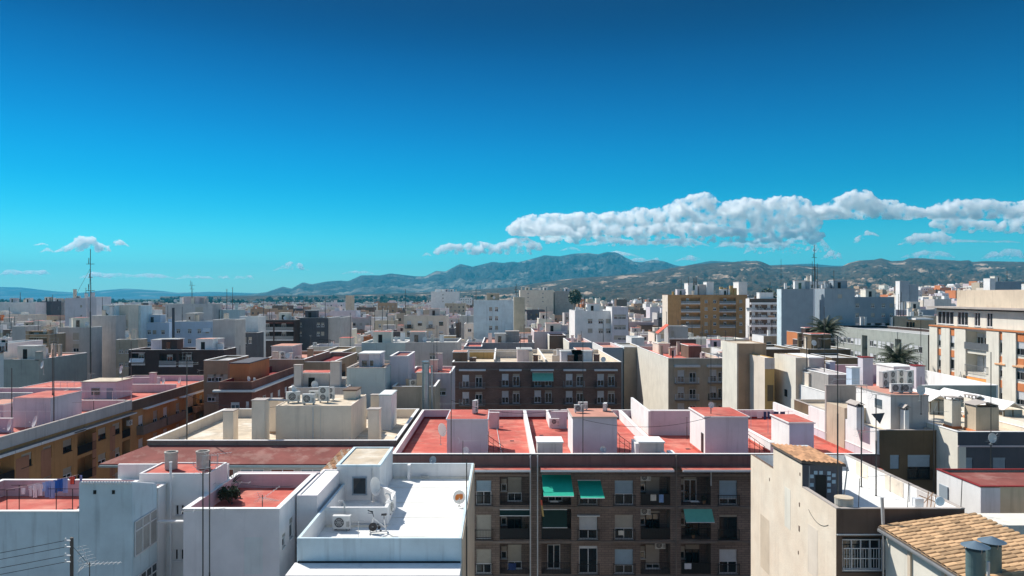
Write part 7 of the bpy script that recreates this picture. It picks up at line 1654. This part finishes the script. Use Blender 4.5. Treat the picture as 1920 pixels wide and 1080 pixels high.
# ================================================================ clouds beyond everything
def cloudmat(name, dens, lo, hi):
    """lumpy water-drop density: a billow field breaks the hull into puffs with clear gaps at its rim"""
    m, t, b_ = mat_base(name); L = t.links; t.nodes.remove(b_); o = t.nodes['Material Output']
    v = nd(t, 'ShaderNodeVolumePrincipled'); v.inputs['Color'].default_value = (.998, .998, .998, 1); v.inputs['Anisotropy'].default_value = 0.5
    g = nd(t, 'ShaderNodeNewGeometry'); n = nd(t, 'ShaderNodeTexNoise'); n.inputs['Scale'].default_value = .0052; n.inputs['Detail'].default_value = 4.5; n.inputs['Roughness'].default_value = .56; L.new(g.outputs['Position'], n.inputs['Vector'])
    r = nd(t, 'ShaderNodeMapRange'); r.inputs['From Min'].default_value = lo; r.inputs['From Max'].default_value = hi; r.inputs['To Min'].default_value = 0; r.inputs['To Max'].default_value = dens
    L.new(n.outputs['Fac'], r.inputs['Value']); L.new(r.outputs[0], v.inputs['Density'])
    L.new(v.outputs[0], o.inputs['Volume']); m.cycles.volume_step_rate = STEP; return m
STEP = 1.0
M['cloud'] = cloudmat('cumulus', .019, .43, .52); M['wisp'] = cloudmat('thin_cloud', .015, .34, .56)
def icos(sub):
    bm = bmesh.new(); bmesh.ops.create_icosphere(bm, subdivisions=sub, radius=1); v = np.array([v.co[:] for v in bm.verts]); bm.verts.index_update(); f = np.array([[v.index for v in f.verts] for f in bm.faces]); bm.free(); return v, f
IC = {3: icos(3), 4: icos(4), 5: icos(5)}
CD = 17500.0
def cloud(label, prof, base, D=CD, mat='cloud', dens=1.0, seed=0, maxr=16, minr=2.2):
    """prof: upper outline in photo pixels; base: level of the flat underside"""
    r3 = random.Random(seed); V = []; Fs = []; n0 = 0
    px0, px1 = prof[0][0], prof[-1][0]; k = D/F
    puffs = []; px = px0
    while px < px1:
        top = interp(px, prof)+r3.uniform(-2.5, 3.5)*(1 if mat == 'cloud' and base-interp(px, prof) > 8 else 0); h = base-top; r = max(minr, min(maxr*.75, h*r3.uniform(.22, .42))); puffs.append((px, top+r, r, 0)); px += r*.55/dens
    px = px0+4
    while px < px1-2:
        top = interp(px, prof); h = base-top
        if h > 8:
            for q_ in range(int(h/9)+1):
                r = r3.uniform(.14, .34)*min(h, maxr*1.6); puffs.append((px+r3.uniform(-4, 4), r3.uniform(top+r, max(top+r+1, base-r*.5)), r, r3.uniform(-1.2, .4)))
        px += 6/dens
    for (a, c, r, dd) in list(puffs):
        if r < 3: continue
        for q_ in range(6 if mat == 'cloud' else 0):
            an = r3.uniform(-.3, 3.44); rr_ = r*r3.uniform(.22, .45); puffs.append((a+r*1.15*math.cos(an), c-r*.95*math.sin(an)+rr_*.2, rr_, r3.uniform(-1.5, .5)))
    for (a, c, r, dd) in puffs:
        sub = 5 if r > 9 else 4 if r > 4.5 else 3; iv_, jf = IC[sub]; R3 = r*k; ce = Vector(((a-CX)*k, D+dd*R3*1.3, H0+(CY-c)*k)); v = iv_*1.0
        o = Vector((r3.uniform(0, 99), r3.uniform(0, 99), r3.uniform(0, 99)))
        P3 = np.array([1+.62*abs(noise.fractal(Vector(p)*1.35+o, .75, 2.3, 5))+.22*abs(noise.noise(Vector(p)*4.3+o)) for p in v]); v = v*P3[:, None]*R3*np.array([1.1, .95, .85])
        v = v+np.array(ce[:]); zb = H0+(CY-base)*k
        low = v[:, 2] < zb; v[low, 2] = zb-(zb-v[low, 2])*.18
        V.append(v); Fs.append(jf+n0); n0 += len(v)
    v = np.concatenate(V); f = np.concatenate(Fs); me = bpy.data.meshes.new('cloud'); me.vertices.add(len(v)); me.vertices.foreach_set('co', v.ravel()); me.loops.add(len(f)*3); me.loops.foreach_set('vertex_index', f.ravel()); me.polygons.add(len(f)); me.polygons.foreach_set('loop_start', np.arange(len(f))*3); me.polygons.foreach_set('loop_total', np.full(len(f), 3)); me.update(); me.polygons.foreach_set('use_smooth', np.ones(len(f), bool)); me.materials.append(M[mat])
    o = bpy.data.objects.new('cloud', me); C.objects.link(o); rm = o.modifiers.new('union', 'REMESH'); rm.mode = 'VOXEL'; rm.voxel_size = .9*k; rm.use_smooth_shade = True; props(o, label, 'cloud', 'clouds over the mountains', 'stuff')
cloud('long bank of cumulus clouds over the mountains', [(960, 424), (975, 410), (990, 407), (1010, 405), (1040, 404), (1060, 401), (1080, 400), (1105, 402), (1120, 408), (1140, 400), (1180, 398), (1205, 390), (1225, 395), (1245, 389), (1262, 381), (1285, 374), (1305, 366), (1320, 364), (1335, 378), (1360, 381), (1400, 374), (1425, 378), (1450, 374), (1480, 370), (1500, 374), (1512, 390), (1535, 388)], 443, seed=1, maxr=17)
cloud('left lower lobe of the long cumulus bank', [(962, 424), (975, 410), (1000, 414), (1030, 422), (1055, 418), (1075, 438), (1082, 444)], 443, D=CD-700, seed=2, maxr=12)
cloud('lower shaded tier under the long cumulus bank', [(1020, 440), (1040, 428), (1080, 432), (1100, 424), (1130, 418), (1160, 430), (1200, 425), (1240, 420), (1300, 418), (1340, 425), (1400, 430), (1440, 434), (1500, 430), (1540, 438)], 458, D=CD-600, seed=3, maxr=9)
cloud('arched cumulus cloud at the right end of the bank', [(1515, 404), (1530, 392), (1555, 380), (1575, 368), (1590, 362), (1608, 359), (1625, 364), (1645, 376), (1665, 376), (1685, 385), (1700, 390), (1715, 388), (1728, 392)], 412, seed=4, maxr=15)
cloud('low flat cloud above the main peak', [(815, 470), (830, 462), (845, 458), (870, 460), (905, 456), (935, 460), (955, 450), (975, 446), (1000, 452), (1012, 462)], 478, seed=5, maxr=9)
cloud('cumulus cloud at the right edge', [(1740, 392), (1755, 386), (1770, 380), (1785, 377), (1815, 378), (1840, 374), (1860, 376), (1885, 382), (1910, 380), (1935, 376), (1990, 370)], 412, seed=6, maxr=14)
cloud('lower tier of the right edge cumulus', [(1750, 415), (1775, 405), (1820, 412), (1870, 418), (1920, 408), (1990, 404)], 438, D=CD+600, seed=7, maxr=10)
cloud('small cumulus below the right edge cloud', [(1685, 458), (1700, 448), (1718, 438), (1740, 440), (1760, 436), (1780, 444), (1790, 452)], 459, seed=8, maxr=8)
cloud('small pyramid cloud above the radio mast', [(104, 470), (120, 464), (135, 458), (146, 450), (158, 442), (172, 446), (182, 458), (200, 462), (206, 468)], 473, seed=9, maxr=8)
for i, (a, c, t_, b_) in enumerate(((64, 90, 455, 460), (76, 100, 464, 473), (202, 242, 451, 462), (513, 580, 491, 507), (792, 808, 473, 480), (1245, 1302, 450, 464), (1610, 1648, 433, 443), (1596, 1620, 441, 456), (1265, 1320, 478, 490), (1540, 1580, 468, 486), (1050, 1088, 462, 470), (1110, 1200, 470, 482))):
    m_ = (a+c)/2; cloud(('tiny cloud at the far left above the tower', 'second tiny cloud left of the pyramid cloud', 'small cloud right of the pyramid cloud', 'small white cloud left of the mountains', 'tiny cloud at the tip of the mountain range', 'small flat cloud under the cumulus bank', 'small flat cloud below the arched cumulus', 'tiny cloud under the flat one near the arch', 'small hazy cloud behind the ridge end', 'small puff between the masts and the ridge', 'small puff under the left lobe of the bank', 'thin cloud left over the highest peak')[i],
        [(a, b_-1), (a+(m_-a)*.5, (t_+b_)/2), (m_, t_), (m_+(c-m_)*.6, (t_+b_)/2-1), (c, b_-1)], b_, seed=20+i, maxr=6, minr=1.6, mat='cloud' if b_ < 464 or i in (3, 9) else 'wisp')
for i, (a, c, t_, b_) in enumerate(((1080, 1330, 444, 462), (1340, 1480, 448, 466), (1395, 1562, 440, 476), (1175, 1240, 480, 492), (0, 95, 503, 516), (150, 325, 508, 522), (330, 400, 514, 524), (440, 475, 514, 524), (405, 430, 516, 524), (643, 700, 506, 514), (1690, 1790, 468, 484), (1840, 1920, 466, 486), (1700, 1920, 448, 456))):
    n_ = 7; pr = [(a+(c-a)*j/n_, b_-2-(b_-t_-2)*(.35+.65*random.Random(i*9+j).random())*(1 if 0 < j < n_ else 0)) for j in range(n_+1)]
    cloud('thin hazy cloud streak, number %s from the top left' % ORD[min(i, 11)] if False else ('wide veil under the cumulus bank', 'narrow veil under the bank right part', 'large faint puff above the low hills', 'faint puff over the mountain shoulder', 'faint streak at the far left edge', 'long faint streak right of the radio mast', 'short faint streak left of the middle', 'faint puff left of the lone white cloud', 'smallest faint puff left of the middle', 'faint streak above the far peaks', 'faint cloud over the eroded hills', 'faint cloud at the right edge above the hills', 'wide veil under the right edge cumulus')[i], pr, b_, seed=40+i, maxr=6, minr=1.5, mat='wisp', D=CD+1500)
# ================================================================ air
m, t, b_ = mat_base('haze_air'); t.nodes.remove(b_); pv = nd(t, 'ShaderNodeVolumePrincipled')
pv.inputs['Color'].default_value = (.07, .62, .92, 1); pv.inputs['Density'].default_value = 6.8e-5; pv.inputs['Anisotropy'].default_value = .0
t.links.new(pv.outputs[0], t.nodes['Material Output'].inputs['Volume'])
b = MB(); b.box(-15500, 17500, -260, 14800, -3.5, 640); b.build('haze', [m], kind='stuff', label='thin blue air over town and hills')

# ---------------------------------------------------------------- labels: one each
from collections import defaultdict
dd_ = defaultdict(list)
for o in C.objects:
    if o.parent is None and 'label' in o: o['label'] = ' '.join(o['label'].replace(', balconies,', ' with balconies').split()[:16]) if len(o['label'].split()) > 16 else o['label']; dd_[o['label']].append(o)
for lb, L_ in dd_.items():
    if len(L_) > 1:
        L_.sort(key=lambda o: o.location.y if o.location.y else 0)
        for i, o in enumerate(L_):
            wd = lb.replace(', balconies', '').replace(',', '').split()[:12]; o['label'] = ' '.join(wd)+(', nearest one' if i == 0 else ', %s nearest' % ORD[min(i, 11)])
